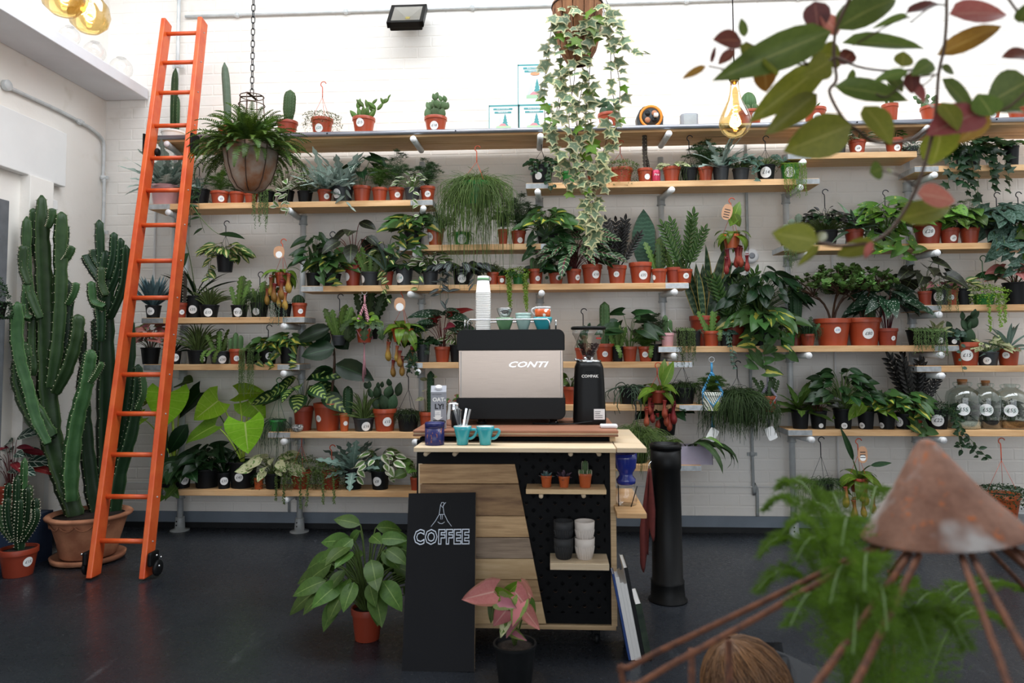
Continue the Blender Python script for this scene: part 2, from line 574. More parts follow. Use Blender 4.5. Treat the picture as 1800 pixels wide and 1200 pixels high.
def leafmesh(shape, mat, var=0, curl=None):
 key = (shape, mat, var, curl)
 if key in LEAF:
  return LEAF[key]
 rg = random.Random(shape + str(var))
 b = MB()
 if shape == 'ivy':
  rr = [(.10, -.1), (.36, -.14), (.34, .12), (.60, .40), (.27, .46), (0, 1.0)]
  out = rr + [(-x, y) for x, y in reversed(rr[:-1])]
  vs = [(0, .26, .03)] + [(x, y, -.1 * (x * x + y * y)) for x, y in out]
  n = len(out)
  b.add(vs, [(0, 1 + i, 1 + (i + 1) % n) for i in range(n)], [(.5, .3)] + [(1.0, max(0, min(1, y))) for x, y in out])
  LEAF[key] = b.mesh('leaf', mat)
  return LEAF[key]
 nv, nu = {'lobed': (20, 2), 'zig': (21, 2), 'strap': (8, 2), 'needle': (4, 2), 'blade': (8, 2), 'wave': (10, 2)}.get(shape, (7, 4))
 hw = HW[shape]
 cu_ = curl if curl is not None else {'strap': 1.2, 'lobed': .6, 'zig': .25, 'blade': .12, 'whale': .1, 'heart': .5, 'arrow': .45}.get(shape, .55)
 cu_ *= rg.uniform(.6, 1.4)
 fold = {'blade': .5, 'strap': .35, 'whale': .25, 'zig': 0, 'lobed': .1}.get(shape, .28) * rg.uniform(.6, 1.3)
 lobe = {'heart': .27, 'arrow': .42, 'ang': .2}.get(shape, 0)
 wv = rg.uniform(0, .05)
 vs, fs, uvs = [], [], []
 y = z = 0.0
 for i in range(nv + 1):
  t = i / nv
  if i:
   a = cu_ * (t - .5 / nv)
   y += math.cos(a) / nv
   z -= math.sin(a) / nv
  w = leaf_w(shape, t) * hw
  for j in range(nu + 1):
   u = 2 * j / nu - 1
   yy = y - lobe * abs(u) ** 1.4 * (1 - t) ** 2.5
   zz = z + fold * abs(u) * w + wv * math.sin(t * 9 + var) * abs(u) * 2 * hw
   vs.append((u * w, yy, zz))
   uvs.append(((u + 1) / 2, t))
 m = nu + 1
 for i in range(nv):
  for j in range(nu):
   fs.append((i * m + j, i * m + j + 1, (i + 1) * m + j + 1, (i + 1) * m + j))
 b.add(vs, fs, uvs)
 LEAF[key] = b.mesh('leaf', mat)
 return LEAF[key]

# ------------------------------------------------------------------ pots
def potR(prof, z):
 for (r0, z0), (r1, z1) in zip(prof, prof[1:]):
  if z0 <= z <= z1 and z1 > z0:
   return r0 + (r1 - r0) * (z - z0) / (z1 - z0)
 return prof[-1][0]
POTMAT = {'T': 'terracotta_plastic', 'D': 'terracotta_dark', 'O': 'terracotta_orange', 'B': 'black_plastic', 'G': 'grey_plastic', 'N': 'green_plastic', 'W': 'white_ceramic', 'P': 'pink_ceramic', 'C': 'terracotta_clay'}
def make_pot(root, R, H, kind, soil=True):
 """plastic nursery pot: tapering wall, rolled rim band, open top with soil"""
 taper = .74 if kind in 'TDOC' else .78
 rb = R * taper
 rim = min(.2 * H, .035)
 b = MB()
 outer = [(rb, 0), (rb + (R * .94 - rb) * .97, H - rim), (R, H - rim + .0015), (R * 1.01, H - .002), (R * 1.0, H)]
 if kind in 'BG':
  outer = [(rb, 0), (R * .97, H - .012), (R * 1.02, H - .010), (R * 1.02, H)]
 inner = [(R * .92, H), (R * .88, H - rim * .6)]
 n = 8 if kind == 'B' and R > .09 else 24
 b.lathe([(rb * .9, 0.0)] + outer + inner, 24)
 o = b.build('pot', POTMAT[kind], root)
 for p in o.data.polygons:
  p.use_smooth = True
 o.data.set_sharp_from_angle(angle=R_(35))
 if soil:
  sb = MB()
  sb.lathe([(R * .89, H - rim * .55), (R * .5, H - rim * .35), (1e-5, H - rim * .3)], 16)
  sb.build('soil', 'soil', root)
 return outer
def sticker(root, prof, H, ang, zc, rad, txt, ink='ink_black'):
 """round paper price sticker curved on the pot wall"""
 def wrap(a, b_, off):
  z = min(max(zc + b_, .002), H)
  r = potR(prof, z) + off
  q = -PI / 2 + ang + a / max(r, .01)
  return (r * math.cos(q), r * math.sin(q), zc + b_)
 b = MB()
 vs, fs = [wrap(0, 0, .0025)], []
 N = 20
 for k, f in enumerate((.5, 1.0)):
  for j in range(N):
   q = 2 * PI * j / N
   vs.append(wrap(rad * f * math.cos(q), rad * f * math.sin(q), .0025))
 for j in range(N):
  fs.append((0, 1 + j, 1 + (j + 1) % N))
  fs.append((1 + j, 1 + N + j, 1 + N + (j + 1) % N, 1 + (j + 1) % N))
 b.add(vs, fs)
 st = b.build('price_sticker', 'sticker_paper', root)
 if txt:
  tv, tf = text_mesh(txt, rad * .85, shear=.2)
  tb = MB()
  tb.add([wrap(x, y, .0035) for x, y, z in tv], tf)
  tb.build('handwriting', ink, st, smooth=False)
 return st
class Ctx:
 pass
def hanger(c, top, mat='wire_black', dx=0.0, junction=.55, wires=3, hook=True, r=.0016):
 """pot hanger: wires from the rim up to a hook; top = height above the pot base in metres"""
 b = MB()
 J = Vector((dx, 0, c.H + (top - c.H) * junction))
 for k in range(wires):
  q = -PI / 2 + .5 + k * 2 * PI / wires
  b.tube([(c.R * math.cos(q), c.R * math.sin(q), c.H), J], r, 4)
 if hook:
  h = top - J.z
  w = min(.022, h * .35)
  P = [J, J + Vector((0, 0, h * .45))]
  for i in range(7):
   a = -PI * .35 + i / 6 * PI * 1.25
   P.append(J + Vector((w * math.cos(a) * -1 + w * .35, 0, h * .72 + w * math.sin(a) + w * .1)))
  b.tube(smoothpath(P, 3), .0038, 6)
 return b.build('hanger', mat, c.root)

# ------------------------------------------------------------------ species
def ydir(c, y):
 return min(y, c.ymax)
def leafy(c, shape='ovate', mat='leaf_mid', n=14, L=26, stem='stem_green', droop=.35, r0=.15, face=.75, curl=None, name='leaf', var=4, sr=.0022, zmin=.1, lenvar=.25, widen=1.0):
 rg = c.rng
 Lm = L * c.m
 sb = MB()
 spx = max(c.sp - Lm * .40, .012)
 n = int(n * 1.6 + .5) if n > 5 else n
 hp = max(c.hp - Lm * .25, .015)
 for i in range(n):
  q = (i + .5) / n
  r = r0 + (1 - r0) * math.sqrt(q)
  a = i * 2.39996 + rg.uniform(-.4, .4)
  ca, sa = math.cos(a), math.sin(a)
  z = c.H + hp * max(zmin, (1 - .75 * r * r) * rg.uniform(.75, 1.0))
  x, y = spx * r * ca, spx * r * sa * .8
  l = Lm * (1 + rg.uniform(-lenvar, lenvar))
  y = min(y, max(c.ymax - l * .8, -.02))
  tip = Vector((x, y, z))
  base = Vector((c.R * .3 * ca * r, c.R * .3 * sa * r, c.H - .02))
  midp = (base * .45 + tip * .55) + Vector((-x * .25, -y * .25, (z - base.z) * .3))
  sb.tube(bez(base, midp, tip, 5), [sr * 1.3, sr * 1.2, sr, sr, sr * .8], 4, False)
  d = Vector((ca * (.35 + r), sa * .5 * (.35 + r) - .25, rg.uniform(.1, .6) - droop * (.4 + r)))
  up = Vector((rg.uniform(-.35, .35), -face + rg.uniform(-.2, .2), .75))
  if d.y > 0 and tip.y + d.normalized().y * l > c.ymax:
   d.y = -.1
  link(name, leafmesh(shape, mat, rg.randrange(var), curl), c.root, M=frame(tip, d, up, l, l * widen))
 sb.build('stems', stem, c.root)
def vines(c, specs, shape='heart', mat='leaf_mid', L=14, gap=11, stem='stem_green', face=1.0, sr=.0016, jit=.5):
 """trailing shoots that leave the rim, pass the board's edge and hang; specs = [(dx px at rim, drop px, sway px)]"""
 rg = c.rng
 sb = MB()
 Lm = L * c.m
 for dx, drop, sway in specs:
  x0 = dx * c.m
  yf = -(c.front + .018 + rg.uniform(0, .02))
  x1 = x0 + sway * c.m
  xs = max(-c.R * .8, min(c.R * .8, x0))
  P = [Vector((xs * .5, -c.R * .5, c.H)), Vector((xs, -c.R * .98, c.H + .012)), Vector((x0, yf * .6 - c.R * .3, max(c.H * .6, .03))), Vector((x0, yf, .015 if drop * c.m > c.H else c.H - drop * c.m * .5))]
  zend = c.H - drop * c.m
  if zend < 0:
   P.append(Vector(((x0 + x1) / 2 + rg.uniform(-.01, .01), yf - .004, zend * .5)))
   P.append(Vector((x1, yf, zend)))
  pts = smoothpath(P, 5)
  sb.tube(pts, sr, 4, False)
  acc = 0
  for i in range(1, len(pts)):
   acc += (pts[i] - pts[i - 1]).length
   if acc > gap * c.m:
    acc = 0
    sgn = rg.choice((-1, 1))
    d = Vector((sgn * rg.uniform(.4, 1), -rg.uniform(.0, .5), rg.uniform(-.9, .3)))
    l = Lm * rg.uniform(.7, 1.15)
    link('leaf', leafmesh(shape, mat, rg.randrange(3)), c.root, M=frame(pts[i], d, (rg.uniform(-jit, jit), -face, .5), l))
 sb.build('trailing_stems', stem, c.root)
def fern(c, n=24, mat='fern_green', L=60, droop=1.0):
 rg = c.rng
 for i in range(n):
  a = i * 2.39996 + rg.uniform(-.3, .3)
  q = (i + .5) / n
  l = L * c.m * rg.uniform(.7, 1.05)
  e = 1.25 - q * 1.05 + rg.uniform(-.15, .15)
  base = Vector((c.R * .3 * math.cos(a) * q, c.R * .3 * math.sin(a) * q, c.H - .01))
  d = Vector((math.cos(a) * math.cos(e), math.sin(a) * math.cos(e), math.sin(e)))
  if base.y + d.y * l > c.ymax:
   d.y = (c.ymax - base.y) / l * .6
  link('frond', frond(mat, i % 4), c.root, M=frame(base, d, (0, 0, 1), l))
FROND = {}
def frond(mat, var):
 key = (mat, var)
 if key in FROND:
  return FROND[key]
 rg = random.Random(var * 7 + 3)
 b = MB()
 cu_ = rg.uniform(.8, 1.7)
 y = z = 0
 pts = []
 N = 30
 for i in range(N + 1):
  t = i / N
  a = cu_ * t * t
  y += math.cos(a) / N
  z -= math.sin(a) / N
  pts.append(Vector((0.02 * math.sin(t * 5 + var), y, z)))
 b.tube(pts[::3] + [pts[-1]], .006, 3, False)
 for i in range(3, N):
  t = i / N
  l = .105 * math.sin(PI * (t * .93 + .05) ** .75) ** .8 + .01
  for sgn in (-1, 1):
   p = pts[i]
   d = Vector((sgn, .35, -.15 + rg.uniform(-.2, .2))).normalized()
   w = .5 / N * .72
   tv = (pts[min(i + 1, N)] - pts[i - 1]).normalized()
   b.add([p - tv * w, p + d * l * .55 - tv * w * .9, p + d * l, p + d * l * .55 + tv * w * .9, p + tv * w], [(0, 1, 2, 3, 4)], [(.5, t), (.8, t), (1, t), (.8, t), (.5, t)])
 FROND[key] = b.mesh('frond', mat)
 return FROND[key]
def asparagus(c, n=16, mat='asparagus_green', den=44, up=1.0, nl=.022, lean=0.0, part='foliage'):
 """feathery asparagus fern: arching wiry stems carrying sprays of needle leaves"""
 rg = c.rng
 b = MB()
 for i in range(n):
  a = i * 2.39996 + rg.uniform(-.4, .4)
  q = math.sqrt((i + .5) / n)
  x = c.sp * q * math.cos(a) + lean * c.m
  y = min(c.sp * q * math.sin(a) * .75, c.ymax - .02)
  z = c.H + c.hp * (1 - .55 * q * q) * rg.uniform(.75, 1.05)
  tip = Vector((x, y, z))
  pts = bez((0, 0, c.H - .01), (x * .25, y * .25, c.H + (z - c.H) * 1.25), tip - Vector((0, 0, c.hp * .12 * q)), 10)
  b.tube(pts, .0013, 3, False)
  L = (c.sp + c.hp) * .26
  for k in range(den):
   t = .12 + .88 * rg.random()
   p = pts[min(9, int(t * 9))].lerp(pts[min(9, int(t * 9) + 1)], (t * 9) % 1)
   bl = L * (1.1 - t) * rg.uniform(.4, 1)
   qa = rg.uniform(0, 2 * PI)
   bd = Vector((math.cos(qa), math.sin(qa) * .8, rg.uniform(-.15, .25))).normalized()
   if p.y + bd.y * bl > c.ymax:
    bd.y = -bd.y
   m = 5
   for s_ in range(m):
    pp = p + bd * bl * (s_ + .5) / m
    for e in range(2):
     nd = (bd * .6 + Vector((rg.uniform(-1, 1), rg.uniform(-1, 1), rg.uniform(-.5, .6)))).normalized() * nl * rg.uniform(.6, 1.1)
     sd = nd.cross(Vector((rg.uniform(-1, 1), 1, rg.uniform(-1, 1)))).normalized() * .0009
     b.add([pp - sd, pp + sd, pp + nd], [(0, 1, 2)], [(.4, t), (.6, t), (.5, 1)])
 b.build(part, mat, c.root, kind='stuff')
def rhipsalis(c, n=120, mat='rhipsalis_green', drop=0, up=.5, r=.0017, wild=.25, seg=7, front=None, out=1.0, name='foliage'):
 """mop of thin jointed stems that arch out of the pot and hang"""
 rg = c.rng
 b = MB()
 for i in range(n):
  a = rg.uniform(0, 2 * PI)
  q = math.sqrt(rg.random())
  x = c.sp * q * math.cos(a) * out
  y = min(c.sp * q * math.sin(a) * .8, c.ymax - .015)
  if drop and y > 0:
   y = -y * .6
  if drop and front:
   y = min(y, -(front + .01))
  zt = c.H + c.hp * rg.uniform(.4, 1.0) * (1.1 - .5 * q)
  ze = c.H - drop * c.m * rg.uniform(.15, 1.0) * (q * .5 + .5) if drop else c.H + c.hp * rg.uniform(.0, .9) * (1.05 - .8 * q)
  p0 = Vector((c.R * .5 * math.cos(a) * q, c.R * .5 * math.sin(a) * q, c.H - .01))
  p1 = Vector((x * .55, y * .55, zt))
  p2 = Vector((x + rg.uniform(-1, 1) * wild * c.sp * .4, y, (zt + ze) / 2 if drop else ze))
  P = bez(p0, p1, p2, seg)
  if drop:
   P += [Vector((p2.x + rg.uniform(-.01, .01), p2.y, p2.z + (ze - p2.z) * .5)), Vector((p2.x + rg.uniform(-.015, .015), p2.y, ze))]
  b.tube(P, [r] * (len(P) - 1) + [r * .5], 3, False)
  if rg.random() < .4:
   k = rg.randrange(2, len(P) - 1)
   e = P[k] + Vector((rg.uniform(-1, 1), rg.uniform(-1, .3), rg.uniform(-1.2, .5))) * c.sp * .35
   e.y = min(e.y, c.ymax - .01)
   b.tube([P[k], (P[k] + e) / 2 + Vector((0, 0, .01)), e], r * .85, 3, False)
 b.build(name, mat, c.root, kind='stuff')
def blades(c, n=40, mat='aloe_green', w=.006, arch=.35, kind='stuff'):
 rg = c.rng
 b = MB()
 for i in range(n):
  a = rg.uniform(0, 2 * PI)
  q = math.sqrt(rg.random())
  x = c.sp * q * math.cos(a)
  y = min(c.sp * q * math.sin(a) * .7, c.ymax - .015)
  z = c.H + c.hp * max(.05, (1 - (.35 + arch) * q * q) * rg.uniform(.6, 1))
  p0 = Vector((c.R * .5 * math.cos(a) * q, c.R * .5 * math.sin(a) * q, c.H - .01))
  P = bez(p0, (x * .35, y * .35, c.H + (z - c.H) * .9), (x, y, z), 6)
  b.tube(P, [w * .7, w, w, w * .8, w * .5, .0004], 4, False)
 b.build('foliage', mat, c.root, kind=kind)
def straps(c, n=14, shape='strap', mat='leaf_mid', L=40, arch=.6, widen=1.0, curl=None, name='leaf', up0=1.35):
 """rosette of strap leaves from the crown, each leaf its own piece"""
 rg = c.rng
 for i in range(n):
  q = (i + .5) / n
  a = i * 2.39996 + rg.uniform(-.3, .3)
  e = up0 - q * arch * 1.5 + rg.uniform(-.12, .12)
  l = L * c.m * rg.uniform(.75, 1.05)
  d = Vector((math.cos(a) * math.cos(e), math.sin(a) * math.cos(e) * .8, math.sin(e)))
  d.y = min(d.y, max(-.2, (c.ymax - .05) / l * .8))
  base = Vector((c.R * .25 * math.cos(a) * q, c.R * .25 * math.sin(a) * q, c.H - .012))
  up = Vector((-d.x, -d.y - .3, .8)) if e > .7 else Vector((0, -.5, 1))
  link(name, leafmesh(shape, mat, rg.randrange(4), curl), c.root, M=frame(base, d, up, l, l * widen))
def uprights(c, n=7, shape='blade', mat='leaf_snake', L=80, spread=.25, widen=1.0, curl=None, name='leaf'):
 rg = c.rng
 for i in range(n):
  a = i * 2.39996 + rg.uniform(-.3, .3)
  q = math.sqrt((i + .3) / n)
  l = L * c.m * (rg.uniform(.6, 1.0) if i else 1.0)
  d = Vector((math.cos(a) * spread * q, math.sin(a) * spread * q * .6, 1))
  fx = rg.uniform(-.6, .6) if n > 1 else -.1
  base = Vector((c.R * .55 * math.cos(a) * q, c.R * .5 * math.sin(a) * q, c.H - .015))
  link(name, leafmesh(shape, mat, rg.randrange(3), curl), c.root, M=frame(base, d, (fx, -1, 0), l, l * widen))
def zzplant(c, n=6, mat='leaf_zz', L=90, spread=.35, stem='stem_green'):
 rg = c.rng
 key = ('zz', mat)
 if key not in FROND:
  b = MB()
  lv = leafmesh('ovate', mat, 0)
  vs = [v.co.copy() for v in lv.vertices]
  fs = [tuple(p.vertices) for p in lv.polygons]
  uv = [(.5 + v.co.x, v.co.y) for v in lv.vertices]
  b.tube([(0, 0, 0), (0, .5, .01), (0, 1, .06)], [.018, .014, .006], 5, False)
  for k in range(9):
   t = .22 + k * .088
   for sg in (-1, 1):
    M = frame((0, t, .02 * t), (sg * .8, .85, .25), (0, .1, 1), .19 - .06 * abs(t - .55), .125)
    b.addM(M, vs, fs, uv)
  b.addM(frame((0, .98, .05), (0, 1, .1), (0, 0, 1), .16, .12), vs, fs, uv)
  FROND[key] = b.mesh('leafy_stem', mat)
 for i in range(n):
  a = i * 2.39996 + rg.uniform(-.3, .3)
  q = math.sqrt((i + .3) / n)
  l = L * c.m * rg.uniform(.65, 1.0) * (1 if i else 1.05)
  d = Vector((math.cos(a) * spread * q * 1.4, math.sin(a) * spread * q * .6 - .03, 1))
  link('leafy_stem', FROND[key], c.root, M=frame((c.R * .4 * math.cos(a) * q, c.R * .4 * math.sin(a) * q, c.H - .01), d, (rg.uniform(-.5, .5), -1, .1), l))
def ribbed(path, radii, ribs, depth=.25, n=None, scallop=0.0, dots=None, dotmb=None):
 """ribbed succulent column along a path; returns an MB"""
 b = MB()
 n = ribs * 4
 k = len(path)
 prev = None
 vs, fs, uvs = [], [], []
 for i, p in enumerate(path):
  t = (path[min(i + 1, k - 1)] - path[max(i - 1, 0)]).normalized()
  a = prev if prev else (Vector((1, 0, 0)) if abs(t.x) < .8 else Vector((0, 1, 0)))
  a = (a - t * a.dot(t)).normalized()
  prev = a
  bb = t.cross(a)
  for j in range(n):
   q = 2 * PI * j / n
   ph = abs(((j / n * ribs) % 1) - .5) * 2
   sc = 1 + (scallop if (j % 4 == 0 and i % 2) else 0)
   rr = radii[i] * (1 - depth * (1 - ph)) * sc
   vs.append(p + (a * math.cos(q) + bb * math.sin(q)) * rr)
   uvs.append((.5 + .5 * (1 - ph), i / (k - 1)))
   if dotmb is not None and j % 4 == 0 and 0 < i < k - 1:
    o = p + (a * math.cos(q) + bb * math.sin(q)) * rr * 1.02
    s_ = dots
    dotmb.add([o + a * s_, o - a * s_ + t * s_, o - t * s_, o + (a * math.cos(q) + bb * math.sin(q)) * s_ * 3], [(0, 1, 3), (1, 2, 3), (2, 0, 3)])
 for i in range(k - 1):
  for j in range(n):
   fs.append((i * n + j, i * n + (j + 1) % n, (i + 1) * n + (j + 1) % n, (i + 1) * n + j))
 fs.append(tuple((k - 1) * n + j for j in range(n)))
 b.add(vs, fs, uvs)
 return b
plain('spine_pale', '#d8d2b8', .8)
def column(c, h, r, dx=0, ribs=10, mat='cactus_green', lean=0, y=0, name='stem', taper=.75, dots=.0015, depth=.22, neck=.8):
 """one ribbed cactus column, h and r in px"""
 N = 12
 H0 = c.H - .012
 hm, rm = h * c.m, r * c.m
 path = [Vector((dx * c.m + lean * c.m * (i / N) ** 1.4, y, H0 + hm * (i / N))) for i in range(N + 1)]
 rad = []
 for i in range(N + 1):
  t = i / N
  rad.append(rm * (neck + (1 - neck) * min(1, t * 2.5)) * (1 if t < taper else max(.12, math.sqrt(max(0, 1 - ((t - taper) / (1.001 - taper)) ** 2)))))
 dm = MB()
 b = ribbed(path, rad, ribs, depth, dots=dots, dotmb=dm)
 o = b.build(name, mat, c.root)
 dm.build('spines', 'spine_pale', o, smooth=False, kind='stuff')
 return o
PAD = {}
def padmesh(mat):
 if mat not in PAD:
  b = MB()
  vs, fs, uvs = [], [], []
  n, m = 12, 8
  for i in range(m + 1):
   t = i / m
   w = .36 * (math.sin(PI * t ** .8) ** .75 if 0 < t < 1 else 0) + (.06 if i == 0 else .002)
   for j in range(n):
    q = 2 * PI * j / n
    vs.append((w * math.cos(q), t, w * .28 * math.sin(q) + .02 * math.sin(q)))
    uvs.append((.5 + .5 * math.cos(q), t))
  for i in range(m):
   for j in range(n):
    fs.append((i * n + j, i * n + (j + 1) % n, (i + 1) * n + (j + 1) % n, (i + 1) * n + j))
  b.add(vs, fs, uvs)
  PAD[mat] = b.mesh('pad', mat)
 return PAD[mat]
def opuntia(c, n=14, mat='pad_green', L=24, widen=1.0, spread=1.0, levels=3):
 rg = c.rng
 pads = []
 n0 = max(2, n // 3)
 def put(base, d, l, lev):
  if base.y + d.y * l > c.ymax:
   d.y = -abs(d.y) * .3
  up = Vector((rg.uniform(-.5, .5), -1, rg.uniform(-.2, .2)))
  link('pad', padmesh(mat), c.root, M=frame(base, d, up, l, l * widen))
  pads.append((base, d.normalized(), l, lev))
 for i in range(n0):
  a = i * 2.39996
  q = math.sqrt((i + .2) / n0)
  put(Vector((c.R * .6 * q * math.cos(a), c.R * .5 * q * math.sin(a), c.H - .015)), Vector((math.cos(a) * q * .5 * spread, math.sin(a) * q * .3, 1)), L * c.m * rg.uniform(.9, 1.15), 0)
 while len(pads) < n:
  b_, d, l, lev = pads[rg.randrange(len(pads))]
  if lev >= levels - 1 and rg.random() < .8:
   continue
  tip = b_ + d * l * rg.uniform(.8, .95) + Vector((rg.uniform(-.3, .3) * l * widen, 0, 0))
  if tip.z > c.H + c.hp * 1.0:
   tip = b_ + d * l * .5
  nd = (d + Vector((rg.uniform(-.8, .8) * spread, rg.uniform(-.4, .2), rg.uniform(-.1, .5)))).normalized()
  put(tip, nd, l * rg.uniform(.6, .85), lev + 1)
def fishbone(c, n=8, mat='zig_green', L=50, spread=.4, trail=0, widen=1.0):
 rg = c.rng
 uprights(c, n, 'zig', mat, L, spread, widen, .3, 'stem')
 for k in range(trail):
  x = rg.uniform(-1, 1) * c.R * .9
  l = L * c.m * rg.uniform(.7, 1.0)
  link('stem', leafmesh('zig', mat, k % 3, 1.9), c.root, M=frame((x, -c.R * .85, c.H), (rg.uniform(-.4, .4), -.9, .45), (0, -.3, 1), l, l * widen))
PITCH_ = {}
def pitchermesh(mat):
 if mat not in PITCH_:
  b = MB()
  prof = [(.02, .0), (.10, .05), (.155, .17), (.16, .30), (.12, .45), (.085, .58), (.085, .75), (.11, .92), (.135, .97), (.10, .95)]
  path = [Vector((0.06 * math.sin(z * 3), 0, z)) for r, z in prof]
  b.tube(path, [r for r, z in prof], 10, False)
  b.uv = [(u, prof[i // 10][1]) for i, (u, v) in enumerate(b.uv)]
  vs = [(.05 + .12 * math.cos(2 * PI * j / 8), .12 * math.sin(2 * PI * j / 8), 1.06 + .05 * math.cos(2 * PI * j / 8)) for j in range(8)]
  b.add(vs, [tuple(range(8))], [(.5, .9)] * 8)
  PITCH_[mat] = b.mesh('pitcher', mat)
 return PITCH_[mat]
def nepenthes(c, n=13, L=42, pitchers=(), pmat='pitcher', mat='leaf_neph', pl=34):
 """strap leaves over a small pot; pitchers hang below on tendrils; pitchers = [(dx px, dy px below pot base)]"""
 straps(c, n, 'lance', mat, L, arch=.75, widen=1.3, curl=2.0, up0=1.1)
 rg = c.rng
 tb = MB()
 for dx, dy in pitchers:
  l = pl * c.m * rg.uniform(.85, 1.1)
  P = Vector((dx * c.m, -c.R * .6 + rg.uniform(-.03, .03), -dy * c.m))
  M = Matrix.Translation(P) @ Matrix.Rotation(rg.uniform(0, 6.28), 4, 'Z') @ Matrix.Diagonal((l, l, l, 1))
  link('pitcher', pitchermesh(pmat), c.root, M=M)
  tb.tube(bez(P, (dx * c.m * 1.3, P.y - .02, c.H * .3), (dx * c.m * .8, -c.R * 1.05, c.H * 1.1), 6), .0012, 3, False)
 if pitchers:
  tb.build('tendrils', 'stem_red', c.root)
def smallleaf(c, n=900, mat='creeper_green', ls=.009, skirt=0.0, skirts=None, dome=1.0):
 """dense cushion of tiny leaves, optionally spilling over the rim by `skirt` px"""
 rg = c.rng
 b = MB()
 ls *= 1.2
 for i in range(int(n * 1.7)):
  a = rg.uniform(0, 2 * PI)
  if skirt and rg.random() < .55:
   q = rg.random() ** 1.5
   rr = c.R * (1.03 + .25 * math.sin(q * PI) + .1 * rg.random()) + (c.sp - c.R) * rg.random() * .6
   z = c.H - skirt * c.m * q * rg.uniform(.5, 1)
   z = max(z, .004) if rr * abs(math.sin(a)) < c.front or math.sin(a) > 0 else z
   p = Vector((rr * math.cos(a), rr * math.sin(a), z))
  else:
   q = math.sqrt(rg.random())
   p = Vector((c.sp * q * math.cos(a), c.sp * q * math.sin(a), c.H + c.hp * (1 - q * q * .8) * rg.uniform(.55, 1.0) * dome))
  p.y = min(p.y, c.ymax - .01)
  d = Vector((rg.uniform(-1, 1), rg.uniform(-1.2, .6), rg.uniform(-.6, .8))).normalized() * ls * rg.uniform(.7, 1.3)
  s_ = d.cross(Vector((rg.uniform(-1, 1), -.4, 1))).normalized() * ls * .38
  b.add([p, p + d * .5 + s_, p + d, p + d * .5 - s_], [(0, 1, 2, 3)], [(.5, 0), (1, .5), (.5, 1), (0, .5)])
 for dx, drop, sway in skirts or []:
  yf = -(c.front + .015 + rg.random() * .02)
  for k in range(int(drop * 2.2)):
   t = (k + rg.random()) / (drop * 2.2)
   p = Vector((dx * c.m + sway * c.m * t + rg.uniform(-.006, .006), yf + rg.uniform(-.006, .006), c.H - drop * c.m * t))
   if p.z > 0.0:
    p.y = min(p.y, -c.R * 1.02 - (c.H - p.z) * .1)
   d = Vector((rg.uniform(-1, 1), rg.uniform(-1, .2), rg.uniform(-.8, .4))).normalized() * ls
   s_ = d.cross(Vector((0, -1, .4))).normalized() * ls * .4
   b.add([p, p + d * .5 + s_, p + d, p + d * .5 - s_], [(0, 1, 2, 3)], [(.5, 0), (1, .5), (.5, 1), (0, .5)])
 b.build('foliage', mat, c.root, kind='stuff')
def pearls(c, strands=16, drop=60, mat='pearl_green', r=.0048, gap=.011, spread=1.0, top=True):
 """bead-leaved strings that cover the pot top and hang in strands"""
 rg = c.rng
 b = MB()
 O = [(1, 0, 0), (-1, 0, 0), (0, 1, 0), (0, -1, 0), (0, 0, 1), (0, 0, -1)]
 F = [(0, 2, 4), (2, 1, 4), (1, 3, 4), (3, 0, 4), (2, 0, 5), (1, 2, 5), (3, 1, 5), (0, 3, 5)]
 def bead(p):
  k = r * rg.uniform(.7, 1.2)
  b.add([p + Vector(o) * k for o in O], F)
 if top:
  for i in range(70):
   a, q = rg.uniform(0, 6.28), math.sqrt(rg.random())
   bead(Vector((c.R * q * math.cos(a), c.R * q * math.sin(a), c.H + rg.uniform(0, .02))))
 for i in range(int(strands * 1.7)):
  x = rg.uniform(-1, 1) * c.R * spread
  yf = -(max(c.front, c.R) + .01 + rg.random() * .02)
  dl = drop * c.m * rg.uniform(.35, 1.0)
  z = c.H + .01
  y = -c.R * .6
  while z > c.H - dl:
   bead(Vector((x + rg.uniform(-.005, .005), y + rg.uniform(-.004, .004), z)))
   if y > yf:
    y -= gap * 1.2
    z -= gap * .35
   else:
    z -= gap * rg.uniform(.7, 1.2)
 b.build('strings', mat, c.root, kind='stuff')
